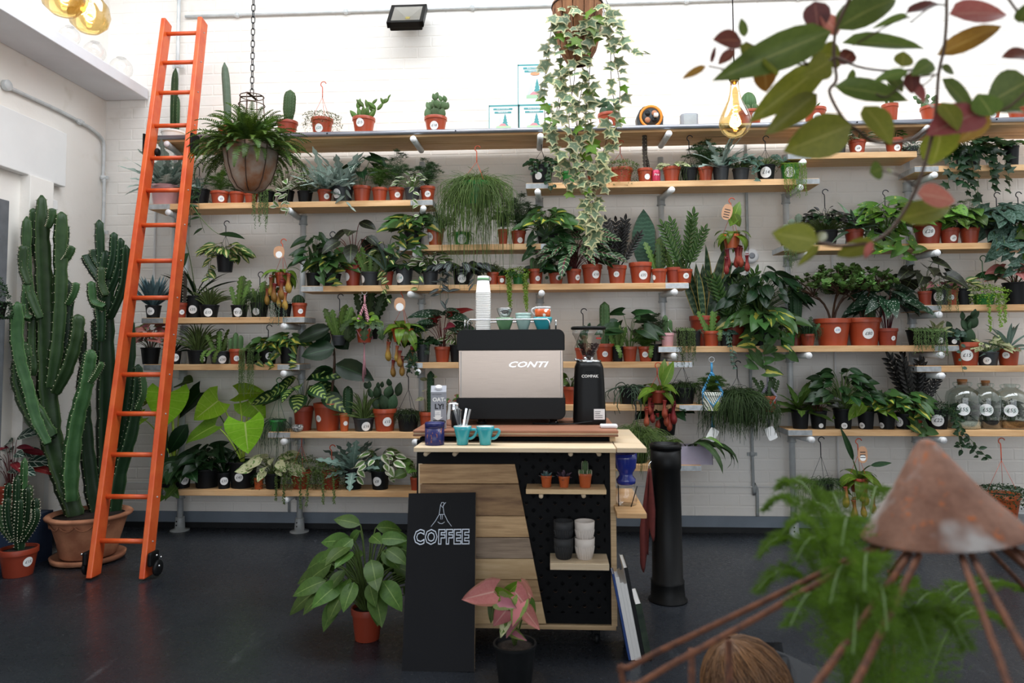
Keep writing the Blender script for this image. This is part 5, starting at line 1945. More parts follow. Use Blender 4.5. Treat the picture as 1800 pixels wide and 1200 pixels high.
# top shelf -------------------------------------------------
P('S0', 306, 42, 20, 'W', many(F(column, 122, 6.5, 0, 5, 'euphorbia_green', lean=2, dots=.002, depth=.4), F(column, 68, 4, 8, 4, 'euphorbia_green', dots=.002, depth=.4)), 100, 20, 'tall thin cactus in white pot behind the ladder top', cat='cactus', back=.1)
P('S0', 402, 34, 24, 'T', F(column, 125, 7, 0, 14, 'cactus_grey', lean=-9, depth=.06, dots=.001), 90, 14, 'tall pale grey-green column cactus rising behind the hanging fern', cat='cactus', back=.1)
P('S0', 506, 38, 26, 'D', F(column, 62, 11, 2, 13, 'cactus_green', lean=3, neck=.55, depth=.14), 50, 20, 'club-shaped ribbed cactus between fern bowl and hooked pot', cat='cactus')
P('S0', 567, 40, 30, 'T', F(smallleaf, 620, 'creeper_green', .010, 30), 10, 56, 'red hooked pot of creeping green foliage on the top shelf', (-6, 9, 15, '£25', 'ink_teal'), top=103, hang='orange_plastic')
P('S0', 640, 41, 30, 'T', F(opuntia, 18, 'zig_green', 24, .62, 2.0), 44, 82, 'flat-jointed epiphytic cactus sprawling from a glossy red pot', (-7, 17, 15, '£15'), cat='cactus')
P('S0', 766, 41, 28, 'T', F(opuntia, 22, 'pad_green', 21, 1.0, .9), 44, 50, 'bushy prickly pear cactus alone in middle of top shelf', (-3, 9, 15, '£18'), cat='cactus')
P('S0', 1070, 40, 27, 'T', F(opuntia, 9, 'pad_dark', 21, 1.1, 1.1, 2), 28, 46, 'small prickly pear beside the ivy strands on the top shelf', (0, 6, 13, '£18'), cat='cactus')
P('S0', 1318, 40, 26, 'T', many(F(column, 38, 14, -3, 12, 'cactus_green', taper=.4), F(column, 14, 7, 5, 10, 'cactus_green', y=-.04, taper=.3), F(column, 13, 6, -9, 10, 'cactus_green', y=-.04, taper=.3), F(column, 11, 5, 15, 10, 'cactus_green', y=-.02, taper=.3)), 34, 36, 'round barrel cactus with pups behind the glowing bulb', (8, 14, 12, ''), cat='cactus')
P('S0', 1431, 38, 28, 'T', F(straps, 7, 'lance', 'leaf_mid', 20, .9, 1.2), 22, 30, 'red pot with few green leaves behind foreground branch, top shelf', (4, 9, 15, '£28'))
P('S0', 1563, 27, 31, 'T', F(uprights, 4, 'strap', 'zig_green', 60, .3, .9), 60, 30, 'narrow red pot with bare thin stems on top shelf')
P('S0', 1637, 38, 27, 'T', F(opuntia, 15, 'pad_green', 14, 1.1, 1.6), 30, 48, 'round-padded small cactus half hidden by pink leaf', cat='cactus')
P('S0', 1740, 28, 16, 'T', F(opuntia, 5, 'pad_green', 16, .7, .6, 3), 32, 20, 'bunny-eared cactus in small red pot near right edge', (3, 6, 10, '£12'), cat='cactus')
P('S0', 1787, 30, 20, 'T', F(straps, 9, 'lance', 'leaf_blue', 22, .9, .9), 22, 36, 'rightmost red pot on the top shelf with bluish leaves')
# upper left board ------------------------------------------
P('SA', 293, 52, 38, 'P', many(F(straps, 30, 'lobed', 'leaf_blue', 92, .95, .6), F(straps, 22, 'lobed', 'leaf_bluedark', 60, 1.0, .7)), 66, 150, 'blue-grey staghorn-like fern in mauve pot behind the ladder', name='potted_fern', cat='fern')
P('SA', 351, 38, 29, 'B', many(F(straps, 9, 'lance', 'leaf_bluedark', 34, .9), F(vines, [(-8, 66, 2), (4, 74, -4), (14, 84, 12), (0, 52, 4)], 'lance', 'leaf_dark', 20, 15)), 40, 62, 'black hanging pot of long drooping strap leaves right of ladder', top=80)
P('SA', 388, 33, 24, 'T', F(asparagus, 14, 'asparagus_green', 40), 34, 52, 'bright feathery asparagus fern in red pot below the hanging fern', (2, 9, 11, '£6', 'ink_blue'), name='potted_fern', cat='fern')
P('SA', 418, 27, 23, 'T', F(asparagus, 8, 'asparagus_dark', 26), 14, 34, 'left red pot directly under the metal fern bowl', back=.03)
P('SA', 443, 24, 20, 'T', F(asparagus, 8, 'asparagus_dark', 22), 12, 26, 'right red pot directly under the metal fern bowl', back=.03)
P('SA', 470, 32, 22, 'B', F(pearls, 16, 78, 'pearl_green'), 8, 34, 'string of beads plant dripping off the upper left board')
P('SA', 503, 31, 23, 'B', many(BUSH('ovate', 'leaf_white', 22, 18, droop=.3), VINE([(-12, 34, 8), (8, 46, -8), (12, 40, 6)], 'ovate', 'leaf_white', 15, gap=12)), 42, 74, 'white-splashed pothos trailing over the upper left board')
P('SA', 537, 27, 22, 'B', BUSH('ivy', 'leaf_white', 22, 13, droop=.2), 26, 46, 'small variegated ivy in black pot behind shelf post', back=.02)
P('SA', 572, 27, 23, 'T', many(F(straps, 20, 'lobed', 'leaf_blue', 80, .75, .6), F(straps, 6, 'lobed', 'leaf_bluedark', 46, 1.0, .8)), 78, 74, 'tall pale blue fern in red pot, left of its grey-potted twin', (3, 10, 10, '£8'), name='potted_fern', cat='fern')
P('SA', 603, 38, 29, 'G', many(F(straps, 24, 'lobed', 'leaf_blue', 84, .85, .6), VINE([(12, 42, 10)], 'lance', 'leaf_blue', 22)), 72, 92, 'big pale blue fern in charcoal pot with large sticker', (-11, 15, 17, '£16'), name='potted_fern', cat='fern')
P('SA', 637, 33, 29, 'T', many(F(leafy, 'arrow', 'leaf_alocasia', 4, 40, stem='stem_green', r0=.2, zmin=.55, droop=.5), BUSH('arrow', 'leaf_deep', 3, 30, droop=.6)), 66, 74, 'dark alocasia with bright white veins on the upper left board')
P('SA', 668, 28, 25, 'T', F(asparagus, 16, 'asparagus_green', 44), 42, 62, 'bright green asparagus fern right of the white-veined alocasia', name='potted_fern', cat='fern')
P('SA', 697, 29, 26, 'T', F(asparagus, 15, 'asparagus_dark', 44), 58, 70, 'dark asparagus fern in red pot with small white sticker', (2, 12, 10, '£7'), back=.03, name='potted_fern', cat='fern')
P('SA', 725, 28, 24, 'G', many(BUSH('ovate', 'leaf_white', 16, 15, droop=.3), VINE([(6, 66, 4)], 'ovate', 'leaf_white', 13)), 28, 54, 'cream-edged hoya in grey pot near right end of upper left board')
P('SA', 752, 27, 27, 'T', F(asparagus, 16, 'asparagus_dark', 46), 46, 62, 'bushy dark asparagus fern ending the upper left board', (0, 12, 11, '£9'), name='potted_fern', cat='fern', back=.02)
# upper middle board ----------------------------------------
P('SB', 952, 40, 34, 'B', many(BUSH('round', 'leaf_ivydark', 22, 10), VINE([(-14, 34, -2), (10, 54, 6), (-6, 30, 0), (16, 44, 4)], 'round', 'leaf_ivydark', 9, gap=6)), 14, 48, 'black pot of dark round leaves at left end of ivy board', (-6, 14, 13, ''), top=88)
P('SB', 1003, 34, 22, 'N', F(smallleaf, 420, 'creeper_green', .010, 20), 8, 40, 'green pot of creeping leaves hidden behind ivy strands')
P('SB', 1044, 26, 25, 'T', BUSH('ovate', 'leaf_dark', 8, 14), 22, 30, 'red pot showing through the ivy curtain', back=.02)
P('SB', 1090, 44, 28, 'T', F(smallleaf, 900, 'creeper_green', .010, 46), 14, 54, 'overflowing creeping plant with red hanger beside spiky dark stem', top=80, hang='orange_plastic')
P('SB', 1133, 27, 25, 'T', many(F(column, 78, 4.5, 0, 5, 'cactus_brown', dots=.003), F(column, 40, 3, 7, 4, 'cactus_brown', lean=-10, dots=.003)), 50, 20, 'dark upright thorny stem in red pot', (4, 9, 10, ''), cat='cactus')
P('SB', 1180, 31, 27, 'T', BUSH('ovate', 'leaf_cream', 14, 13, droop=.5), 10, 44, 'red pot of pale silvery low leaves next to the pink can')
P('SB', 1211, 29, 24, 'B', F(rhipsalis, 60, 'rhipsalis_dark', 40, wild=.4), 18, 40, 'black hanging pot of wispy stems left of the dark fern', top=86)
P('SB', 1238, 28, 25, 'T', F(asparagus, 20, 'asparagus_dark', 52), 46, 68, 'thick dark asparagus fern below the glowing bulb', name='potted_fern', cat='fern')
P('SB', 1266, 29, 26, 'G', F(straps, 22, 'lobed', 'leaf_blue', 64, .9, .7), 62, 92, 'blue-grey fern directly under the glowing bulb', name='potted_fern', cat='fern')
P('SB', 1301, 29, 22, 'G', BUSH('heart', 'leaf_silver', 20, 13, droop=.5), 24, 54, 'silver-spotted small-leaved plant in grey pot right of blue fern')
P('SB', 1345, 32, 27, 'B', many(F(rhipsalis, 70, 'rhipsalis_green', 0), BUSH('heart', 'leaf_silver', 14, 11, droop=.6), VINE([(-26, 30, 0), (-20, 24, 4)], 'heart', 'leaf_silver', 10)), 18, 66, 'black pot with large sticker and silver trailing leaves', (0, 13, 19, '£14'), top=82)
P('SB', 1388, 32, 27, 'N', F(pearls, 26, 62, 'creeper_bright', .0035, .008, 1.2), 6, 44, 'green pot of beaded trailing plant at right end of ivy board', (-1, 13, 18, '£12'))
# short upper right boards ----------------------------------
P('SC', 1442, 26, 20, 'B', BUSH('ovate', 'leaf_white', 12, 12), 16, 34, 'small black pot of variegated leaves left on short upper right board')
P('SC', 1472, 26, 22, 'G', BUSH('ovate', 'leaf_white', 18, 14), 24, 44, 'white and green leafed plant in grey pot behind olive leaf')
P('SC', 1505, 29, 24, 'T', BUSH('ovate', 'leaf_white', 10, 15, droop=.3), 18, 52, 'red stickered pot with long variegated shoots on short upper right board', (2, 8, 11, '£8'))
P('SC', 1570, 29, 26, 'T', BUSH('ovate', 'leaf_mid', 8, 12), 18, 30, 'red stickered pot half covered by foreground olive leaf', (5, 8, 11, '£8'))
P('SC', 1598, 26, 10, 'G', F(smallleaf, 420, 'pearl_grey', .009, 10), 9, 34, 'low silvery cushion plant at the end of short upper right board')
P('SC2', 1700, 40, 28, 'B', many(BUSH('ivy', 'leaf_ivydark', 46, 20, droop=.5), VINE([(-45, 70, -6), (-30, 60, 0), (-10, 84, 4), (0, 95, -6), (18, 66, 4), (30, 62, 0), (44, 74, 6), (-20, 74, 0)], 'ivy', 'leaf_ivydark', 17, gap=10)), 26, 112, 'large dark green ivy spilling over the upper right board', top=72)
P('SC2', 1777, 22, 34, 'B', BUSH('ovate', 'leaf_brasil', 8, 15), 12, 40, 'black pot with yellow striped leaves right of the dark ivy')
# short middle board ----------------------------------------
P('SD', 727, 33, 26, 'B', many(BUSH('heart', 'leaf_brasil', 26, 23, droop=.5), VINE([(-20, 34, -26), (14, 36, 10), (4, 46, 6)], 'heart', 'leaf_brasil', 18)), 32, 84, 'yellow-striped philodendron in black pot on short middle board')
P('SD', 766, 31, 31, 'O', F(rhipsalis, 190, 'rhipsalis_dark', 0), 46, 76, 'bushy wiry mistletoe cactus in light clay pot', (-11, 15, 17, '£18'))
P('SD', 812, 30, 23, 'N', F(rhipsalis, 60, 'rhipsalis_green', 30, wild=.5), 8, 40, 'green pot with big sticker behind hanging mop plant', (0, 10, 17, '£12'))
P('SD', 884, 19, 27, 'T', F(asparagus, 14, 'asparagus_dark', 42), 34, 46, 'narrow red pot of dark feathery fern right of the mop plant', name='potted_fern', cat='fern')
P('SD', 911, 27, 24, 'T', F(asparagus, 22, 'asparagus_dark', 52), 62, 78, 'wide dark asparagus fern beside ivy tips', (3, 7, 10, ''), name='potted_fern', cat='fern')
P('SD', 962, 38, 20, 'B', many(BUSH('heart', 'leaf_brasil', 30, 24, droop=.55), VINE([(-24, 40, -8), (20, 46, 8), (2, 62, -4), (30, 34, 4)], 'heart', 'leaf_dark', 20)), 44, 92, 'large heart-leaved philodendron in black pot below the ivy tips')
# long middle board -----------------------------------------
P('SE', 552, 27, 24, 'B', many(F(straps, 7, 'lance', 'zig_dark', 66, .5, .5), BUSH('heart', 'leaf_dark', 12, 24, droop=.6)), 72, 62, 'dark heart-leaved plant in black pot, left end of long middle board')
P('SE', 583, 35, 23, 'B', many(BUSH('heart', 'leaf_brasil', 24, 24, droop=.6), VINE([(-14, 22, -4), (14, 26, 6)], 'heart', 'leaf_brasil', 22)), 42, 72, 'yellow-flecked philodendron below a black hook, long middle board', top=104)
P('SE', 621, 30, 38, 'D', F(leafy, 'ovate', 'leaf_alodark', 9, 42, stem='stem_red', droop=.75, r0=.1, zmin=.4, sr=.003), 80, 92, 'dark bronze-leaved calathea in a tall red pot', (-11, 17, 15, ''), back=.03)
P('SE', 652, 34, 25, 'G', F(fishbone, 13, 'zig_green', 54, .65), 50, 62, 'bright green fishbone cactus in grey pot, long middle board', (-14, 12, 14, ''), cat='cactus')
P('SE', 680, 25, 26, 'D', many(BUSH('ovate', 'leaf_hoya', 12, 16, droop=.6), F(straps, 9, 'lance', 'leaf_bluedark', 76, .45, .7), VINE([(4, 52, 2), (-4, 34, 4)], 'ovate', 'leaf_hoya', 14)), 60, 60, 'spiky grey rosette and creamy hoya in dark red pot', (-6, 10, 9, '£8'))
P('SE', 711, 31, 30, 'G', BUSH('ovate', 'leaf_dark', 14, 20, droop=.6), 14, 50, 'grey pot with large white sticker and low dark leaves', (-9, 13, 17, '£14', 'ink_teal'))
P('SE', 757, 28, 25, 'G', many(BUSH('ovate', 'leaf_white', 26, 18, droop=.3), VINE([(-16, 36, -4)], 'ovate', 'leaf_hoya', 15)), 40, 54, 'white-margined leafy plant in grey pot, long middle board')
P('SE', 812, 34, 32, 'B', many(BUSH('lance', 'leaf_zebra', 42, 19, droop=.7, widen=2.0), VINE([(-30, 40, -6), (-20, 58, 0), (-6, 30, 2), (24, 36, 4), (36, 34, 4), (-34, 60, 0)], 'lance', 'leaf_zebra', 20, gap=9)), 12, 96, 'dark silver-striped trailing inch plant behind paper cups', (0, 11, 15, '£12'))
P('SE', 866, 22, 22, 'T', F(rhipsalis, 90, 'rhipsalis_green', 0), 24, 44, 'red pot of grassy green stems left of the beaded trailers', (-6, 10, 9, ''))
P('SE', 881, 16, 15, 'T', F(straps, 7, 'strap', 'leaf_dark', 20, .8), 22, 22, 'tiny red pot beside the beaded green trailers', (1, 7, 8, ''))
P('SE', 911, 22, 18, 'N', many(F(smallleaf, 460, 'creeper_bright', .011, 14, [(-16, 62, 2), (-13, 58, 0), (13, 66, 2), (16, 60, -1), (-19, 50, 3), (10, 50, 2)]), BUSH('round', 'leaf_dark', 5, 20)), 12, 42, 'bright green beaded trailers hanging in two ropes')
P('SE', 941, 27, 27, 'T', many(F(column, 24, 5, -5, 8, 'cactus_green'), F(column, 20, 5, 4, 8, 'cactus_green'), F(column, 17, 4.5, 0, 8, 'cactus_green', y=-.03), F(column, 15, 4, 10, 8, 'cactus_green')), 22, 26, 'finger cactus cluster in red pot above the cups', (4, 10, 9, '£4', 'ink_blue'), cat='cactus')
P('SE', 977, 27, 20, 'T', many(BUSH('round', 'leaf_ivydark', 44, 10, droop=.5), VINE([(-14, 20, 0), (10, 18, 4)], 'round', 'leaf_ivydark', 9, gap=6)), 18, 46, 'dark crinkled round-leaved peperomia over its red pot', (4, 11, 9, ''))
P('SE', 1008, 27, 26, 'T', F(leafy, 'lance', 'leaf_strom', 18, 46, stem='stem_red', droop=.55, widen=1.35, zmin=.3), 72, 96, 'stromanthe with red undersides and striped green leaves', (7, 11, 10, '£8'))
P('SE', 1040, 37, 34, 'T', many(F(leafy, 'ovate', 'leaf_strom', 12, 34, stem='stem_red', droop=.4), F(uprights, 4, 'lance', 'leaf_red', 66, .2, .6)), 70, 70, 'red-stemmed striped plant in wide red pot marked eighteen pounds', (7, 16, 14, '£18'))
P('SE', 1084, 34, 32, 'T', F(zzplant, 7, 'leaf_raven', 92, .55), 96, 66, 'black-leaved raven plant on the long middle board', (-1, 16, 10, '£15', 'ink_teal'))
P('SE', 1126, 42, 37, 'T', F(uprights, 1, 'whale', 'leaf_whale', 100, 0, 1.15), 98, 46, 'single giant paddle-shaped snake plant leaf in red pot', (4, 14, 15, '£32'))
P('SE', 1158, 27, 25, 'T', many(F(fishbone, 5, 'zig_green', 60, .35), F(uprights, 3, 'zig', 'zig_dark', 66, .4)), 62, 40, 'upright notched cactus in red pot right of giant paddle leaf', (-9, 10, 9, ''), cat='cactus')
P('SE', 1184, 30, 28, 'D', F(fishbone, 9, 'zig_green', 40, .8), 40, 60, 'leafy cactus in dark red pot near board end', cat='cactus', back=.03)
P('SE', 1202, 28, 24, 'T', F(zzplant, 6, 'leaf_zz', 108, .42), 104, 62, 'green fern-like zz plant ending the long middle board', (3, 12, 10, '£9'))
# right board -----------------------------------------------
P('SF', 1393, 34, 26, 'T', many(F(column, 34, 6.5, 10, 14, 'cactus_grey', depth=.08), F(column, 25, 6, -2, 14, 'cactus_grey', depth=.08), F(column, 16, 5, -12, 12, 'cactus_grey', depth=.08)), 30, 34, 'three fuzzy grey cactus fingers in red pot', cat='cactus')
P('SF', 1381, 22, 16, 'B', F(pearls, 16, 66, 'pearl_green', .0036, .008, 1.0), 6, 26, 'grey-green beaded strands off the left end of right board', back=.0)
P('SF', 1450, 40, 26, 'B', many(BUSH('ovate', 'leaf_raven', 60, 13, droop=.4), BUSH('ovate', 'leaf_deep', 40, 15, droop=.6)), 36, 88, 'mass of tiny near-black leaves left of pineapple plant', top=104)
P('SF', 1500, 32, 28, 'D', many(F(straps, 22, 'lance', 'leaf_pineapple', 68, 1.1, .55), F(uprights, 1, 'blade', 'leaf_pineapple', 30, 0)), 60, 100, 'spiky pineapple plant with a small fruit', back=.02)
P('SF', 1556, 40, 28, 'B', many(BUSH('heart', 'leaf_golden', 34, 28, droop=.5), VINE([(-30, 52, -4), (10, 64, 4), (24, 52, 8), (-6, 46, 0)], 'heart', 'leaf_golden', 26, gap=14)), 48, 96, 'golden pothos with yellow-splashed leaves cascading off right board', top=100)
P('SF', 1629, 44, 36, 'D', BUSH('ovate', 'leaf_golden', 10, 24), 24, 56, 'big red pot marked twenty-eight pounds behind olive leaf', (2, 21, 19, '£28'))
P('SF', 1667, 31, 27, 'D', many(BUSH('wide', 'leaf_maranta', 12, 28, droop=.6), F(asparagus, 8, 'asparagus_green', 26)), 40, 66, 'holed monstera leaves over red pot with sticker', (6, 9, 11, '£9'))
P('SF', 1702, 31, 27, 'T', many(BUSH('wide', 'leaf_mid', 12, 26, droop=.5), F(asparagus, 10, 'asparagus_green', 26)), 42, 62, 'green leafy plant in red pot left of silver satin vine')
P('SF', 1752, 36, 26, 'B', many(BUSH('heart', 'leaf_silver', 26, 28, droop=.6), VINE([(-20, 66, -4), (0, 74, 4), (16, 62, 6), (-8, 52, 2)], 'heart', 'leaf_silver', 25, gap=13)), 44, 84, 'silver satin pothos with dark veined leaves on right board', top=92)
P('SF', 1790, 36, 26, 'B', many(BUSH('heart', 'leaf_silver', 16, 28, droop=.6), VINE([(-6, 80, 4), (10, 66, 6)], 'heart', 'leaf_golden', 26, gap=13)), 44, 70, 'silver satin pothos cut off by the right picture edge', top=92)
# left boards behind the ladder ------------------------------
P('SG', 271, 27, 23, 'B', F(straps, 80, 'needle', 'leaf_silverblue', 60, .42, 1.6, .1), 58, 62, 'chalk-blue finger succulent in black pot seen through rungs', (-5, 12, 14, '£6'), cat='succulent')
P('SG', 318, 24, 27, 'D', many(F(column, 86, 7, -3, 4, 'cactus_brown', dots=.004, depth=.4), F(column, 62, 5, 7, 4, 'cactus_brown', dots=.004, depth=.4)), 70, 26, 'reddish-brown ridged euphorbia in red pot right of ladder rail', (3, 10, 9, '£4', 'ink_blue'), cat='cactus')
P('SG', 345, 38, 40, 'B', F(straps, 10, 'lance', 'leaf_deep', 78, .6, .4), 52, 60, 'tall black pot of thin dark banded leaves', (-5, 15, 15, '£35'), back=.05)
P('SG', 369, 34, 23, 'B', F(blades, 64, 'aloe_green', .006, .3), 34, 76, 'spidery green aloe-like plant over stickered black pot', (-2, 9, 15, '£15'))
P('SG', 422, 30, 22, 'B', F(fishbone, 7, 'zig_green', 60, .35), 58, 30, 'upright wavy fishbone cactus in black pot on left board', (-3, 9, 16, '£12'), cat='cactus')
P('SG', 457, 32, 26, 'B', many(F(rhipsalis, 80, 'rhipsalis_dark', 40), F(fishbone, 10, 'zig_green', 46, .9)), 38, 66, 'feathery green cactus spilling from black pot by pitcher plant', (-6, 10, 13, ''), top=84, cat='cactus')
P('SG', 499, 30, 24, 'B', F(pearls, 10, 40, 'pearl_grey', .004, .010), 6, 32, 'small speckled beaded plant beneath hanging red pitchers')
P('SG', 527, 27, 25, 'T', F(column, 18, 12, -2, 12, 'cactus_dark', taper=.2), 14, 24, 'dark globe cactus in red pot at end of left board', (2, 10, 9, '£4', 'ink_blue'), cat='cactus')
P('SH', 266, 33, 30, 'B', many(BUSH('heart', 'leaf_pink', 8, 26, droop=.4, stem='stem_red'), BUSH('heart', 'leaf_pinkgreen', 10, 20, droop=.5)), 44, 66, 'pink arrowhead plant in black pot behind ladder')
P('SH', 309, 22, 24, 'B', F(straps, 9, 'lance', 'leaf_deep', 34, .8), 34, 40, 'black pot with round sticker just right of ladder rail', (0, 12, 14, '£10'))
P('SH', 349, 36, 25, 'B', F(blades, 70, 'aloe_green', .0055, .42), 52, 104, 'wide spidery aloe draped over the second left board', (8, 8, 10, ''))
P('SH', 388, 36, 23, 'G', F(fishbone, 8, 'zig_green', 46, .7, 3), 44, 46, 'fishbone cactus in low grey pot marked fifty', (4, 8, 14, '£50'), top=62, cat='cactus')
P('SH', 418, 29, 27, 'T', many(*[F(column, 22 + 5 * (k % 3), 5, -9 + 4.5 * k, 7, 'cactus_green', y=-.03 + .03 * (k % 2)) for k in range(5)]), 28, 28, 'knobbly green cactus clump in red pot, second left board', (-1, 10, 10, '£7', 'ink_blue'), cat='cactus')
P('SH', 443, 24, 26, 'B', F(pearls, 26, 86, 'pearl_green', .004, .010, 1.1), 6, 28, 'long string of pearls spilling below the second left board')
P('SH', 472, 32, 24, 'B', many(BUSH('heart', 'leaf_brasil', 18, 18, droop=.5), VINE([(10, 30, 4), (-8, 26, 4)], 'heart', 'leaf_brasil', 15)), 24, 62, 'striped philodendron with sticker on second left board', (2, 14, 13, '£7'), top=70)
P('SH', 508, 32, 30, 'B', many(BUSH('heart', 'leaf_brasil', 18, 20, droop=.5), VINE([(12, 44, 4), (-14, 30, 6)], 'heart', 'leaf_brasil', 17)), 24, 56, 'bright yellow-striped philodendron ending second left board')
# board behind machine ---------------------------------------
P('SI', 744, 25, 31, 'G', many(BUSH('ivy', 'leaf_ivydark', 34, 11, droop=.4), VINE([(-18, 44, -2), (-22, 36, 0), (-12, 48, 4), (12, 20, 8)], 'ivy', 'leaf_ivydark', 10, gap=6)), 12, 50, 'dark ivy tumbling from slate pot left of coffee machine', top=0)
P('SI', 778, 29, 27, 'T', many(F(leafy, 'ang', 'leaf_begonia', 9, 36, stem='stem_red', droop=.3, zmin=.4, r0=.1), F(leafy, 'ang', 'leaf_red', 4, 34, stem='stem_red', droop=.2, zmin=.3)), 76, 76, 'white-spotted begonia with red leaves left of coffee machine')
P('SI', 803, 26, 30, 'B', BUSH('ovate', 'leaf_white', 16, 17, droop=.6), 30, 42, 'white-edged leafy plant tucked against the coffee machine', back=.02)
P('SI', 1025, 30, 24, 'D', F(opuntia, 10, 'pad_dark', 20, .9, .8), 46, 40, 'dark prickly pear peeking above the grinder hopper', cat='cactus', top=96, back=.02)
P('SI', 1063, 35, 31, 'T', F(column, 76, 9, 0, 8, 'cactus_green', taper=.85), 72, 22, 'single straight green column cactus right of grinder', (0, 13, 10, '£15', 'ink_blue'), cat='cactus')
P('SI', 1085, 20, 26, 'B', F(fishbone, 6, 'zig_green', 44, .5, 2), 44, 26, 'notched green cactus hanging over board beside column cactus', cat='cactus')
P('SI', 1106, 27, 26, 'T', F(leafy, 'heart', 'leaf_dark', 9, 32, droop=.45, zmin=.4), 66, 84, 'large-leaved philodendron in red pot right of column cactus')
P('SI', 1134, 26, 26, 'T', many(F(asparagus, 16, 'asparagus_green', 44), F(fishbone, 2, 'zig_green', 40, .3, 1)), 22, 62, 'mossy asparagus fern in small red pot with sticker', (-1, 12, 10, '£12', 'ink_blue'), name='potted_fern', cat='fern')
P('SI', 1150, 24, 30, 'B', F(asparagus, 16, 'asparagus_dark', 46), 44, 68, 'dark feathery fern behind the small pink pot', back=.04, name='potted_fern', cat='fern')
# jade board ---------------------------------------------------
P('SJ', 1172, 24, 23, 'P', many(F(column, 34, 5, -3, 8, 'cactus_green'), F(column, 26, 4.5, 5, 8, 'cactus_green')), 28, 22, 'little pink pot with cord handle and cactus', cat='cactus', top=44, hang='white_plastic')
P('SJ', 1201, 26, 28, 'B', F(pearls, 22, 66, 'pearl_green', .004, .009, 1.2), 4, 30, 'thick string of pearls hanging beside the pink pot')
P('SJ', 1222, 18, 26, 'B', F(rhipsalis, 26, 'rhipsalis_grey', 16), 8, 26, 'slim black pot between string of pearls and big red pot')
P('SJ', 1238, 52, 52, 'D', F(uprights, 15, 'blade', 'leaf_snake', 130, .38, .95), 130, 74, 'tall yellow-edged snake plant in glossy big red pot', back=.08)
P('SJ', 1249, 29, 26, 'T', F(fishbone, 5, 'zig_green', 48, .45, 1), 46, 26, 'small red pot with notched cactus in front of snake plant', (12, 12, 6, ''), cat='cactus')
P('SJ', 1287, 40, 38, 'D', F(zzplant, 11, 'leaf_zz', 98, .5), 95, 90, 'tall dark green zz plant in wide red pot behind heart vine', back=.07)
P('SJ', 1275, 22, 20, 'B', many(BUSH('heart', 'leaf_silver', 20, 8, droop=.5), VINE([(4, 60, 2), (0, 50, 3)], 'heart', 'leaf_silver', 7, gap=7)), 8, 30, 'string of hearts with silver leaves at front of jade board')
P('SJ', 1338, 44, 30, 'B', many(BUSH('heart', 'leaf_brasil', 34, 27, droop=.6), VINE([(-30, 66, -6), (-6, 82, 4), (8, 62, 4), (26, 52, 12), (-20, 50, 0)], 'heart', 'leaf_brasil', 25, gap=15)), 34, 118, 'large yellow-striped philodendron spilling off the jade board')
P('SJ', 1335, 44, 56, 'B', many(F(leafy, 'lance', 'leaf_deep', 60, 32, droop=.7, widen=1.7, zmin=.25), F(straps, 16, 'wave', 'leaf_dark', 74, 1.1, 1.1)), 84, 130, 'dark drooping bird-nest fern mass in middle of jade board', back=.1, name='potted_fern', cat='fern')
P('SJ', 1396, 28, 46, 'D', F(column, 62, 12, 2, 9, 'cactus_dark'), 56, 28, 'stout dark cactus in red pot behind philodendron', back=.09, cat='cactus')
P('SJ', 1383, 26, 22, 'N', F(smallleaf, 260, 'creeper_bright', .009, 10), 6, 30, 'green mottled pot at foot of the stout dark cactus')
P('SJ', 1418, 25, 20, 'D', many(F(fishbone, 6, 'zig_dark', 36, .8), F(rhipsalis, 50, 'creeper_dark', 14)), 38, 42, 'small dark crinkled cactus left of the first jade plant', cat='cactus')
P('SJ', 1462, 60, 46, 'T', F(jade, 100, 'leaf_jade', 9), 76, 112, 'left of two jade plants in big red pots', (8, 26, 11, '£35', 'ink_blue'), cat='succulent')
P('SJ', 1517, 56, 47, 'T', many(F(jade, 90, 'leaf_jade', 9), F(column, 66, 14, 12, 11, 'cactus_green', y=.04)), 76, 96, 'right of two jade plants, sharing its pot with a ribbed cactus', (7, 20, 18, '£80'), cat='succulent')
P('SJ', 1558, 34, 29, 'D', F(leafy, 'ang', 'leaf_begonia', 12, 44, stem='stem_red', droop=.75, zmin=.5), 84, 84, 'white-spotted angel wing begonia right of the jade plants', (9, 12, 8, '£9'))
P('SJ', 1617, 46, 26, 'B', F(pearls, 34, 44, 'pearl_green', .0045, .009, 1.15), 6, 52, 'dense curtain of string of pearls at right of jade board')
P('SJ', 1646, 25, 22, 'G', F(straps, 13, 'ovate', 'leaf_cream', 28, 1.0, .8), 26, 58, 'pale cream-leaved hosta-like plant in grey pot', (4, 8, 10, '£4'))
P('SJ', 1673, 24, 14, 'B', many(BUSH('round', 'leaf_silver', 16, 9), VINE([(2, 60, 2)], 'round', 'leaf_silver', 7)), 10, 26, 'tiny dark pot of silver round leaves ending jade board', (2, 6, 8, ''))
# right edge boards --------------------------------------------
P('SK', 1624, 22, 24, 'D', F(leafy, 'heart', 'leaf_alodark', 6, 34, droop=.6, zmin=.4), 56, 92, 'dark red pot with big veined anthurium leaves by right post')
P('SK', 1650, 30, 27, 'G', many(F(pearls, 22, 46, 'pearl_green', .0036, .009, 1.2), BUSH('ovate', 'leaf_pinkgreen', 6, 18)), 16, 40, 'grey pot with large sticker and beaded strands, right edge board', (-2, 14, 16, '£12'), top=96)
P('SK', 1668, 26, 28, 'T', F(straps, 14, 'lance', 'leaf_blue', 20, 1.0, 1.0), 14, 44, 'red pot of pale rosette succulent on right edge board', (2, 13, 9, '£7', 'ink_blue'), cat='succulent')
P('SK', 1690, 24, 28, 'B', many(BUSH('ovate', 'leaf_hoya', 9, 17), VINE([(8, 26, 8)], 'ovate', 'leaf_hoya', 14)), 18, 42, 'black pot with trailing cream hoya right of rosette succulent')
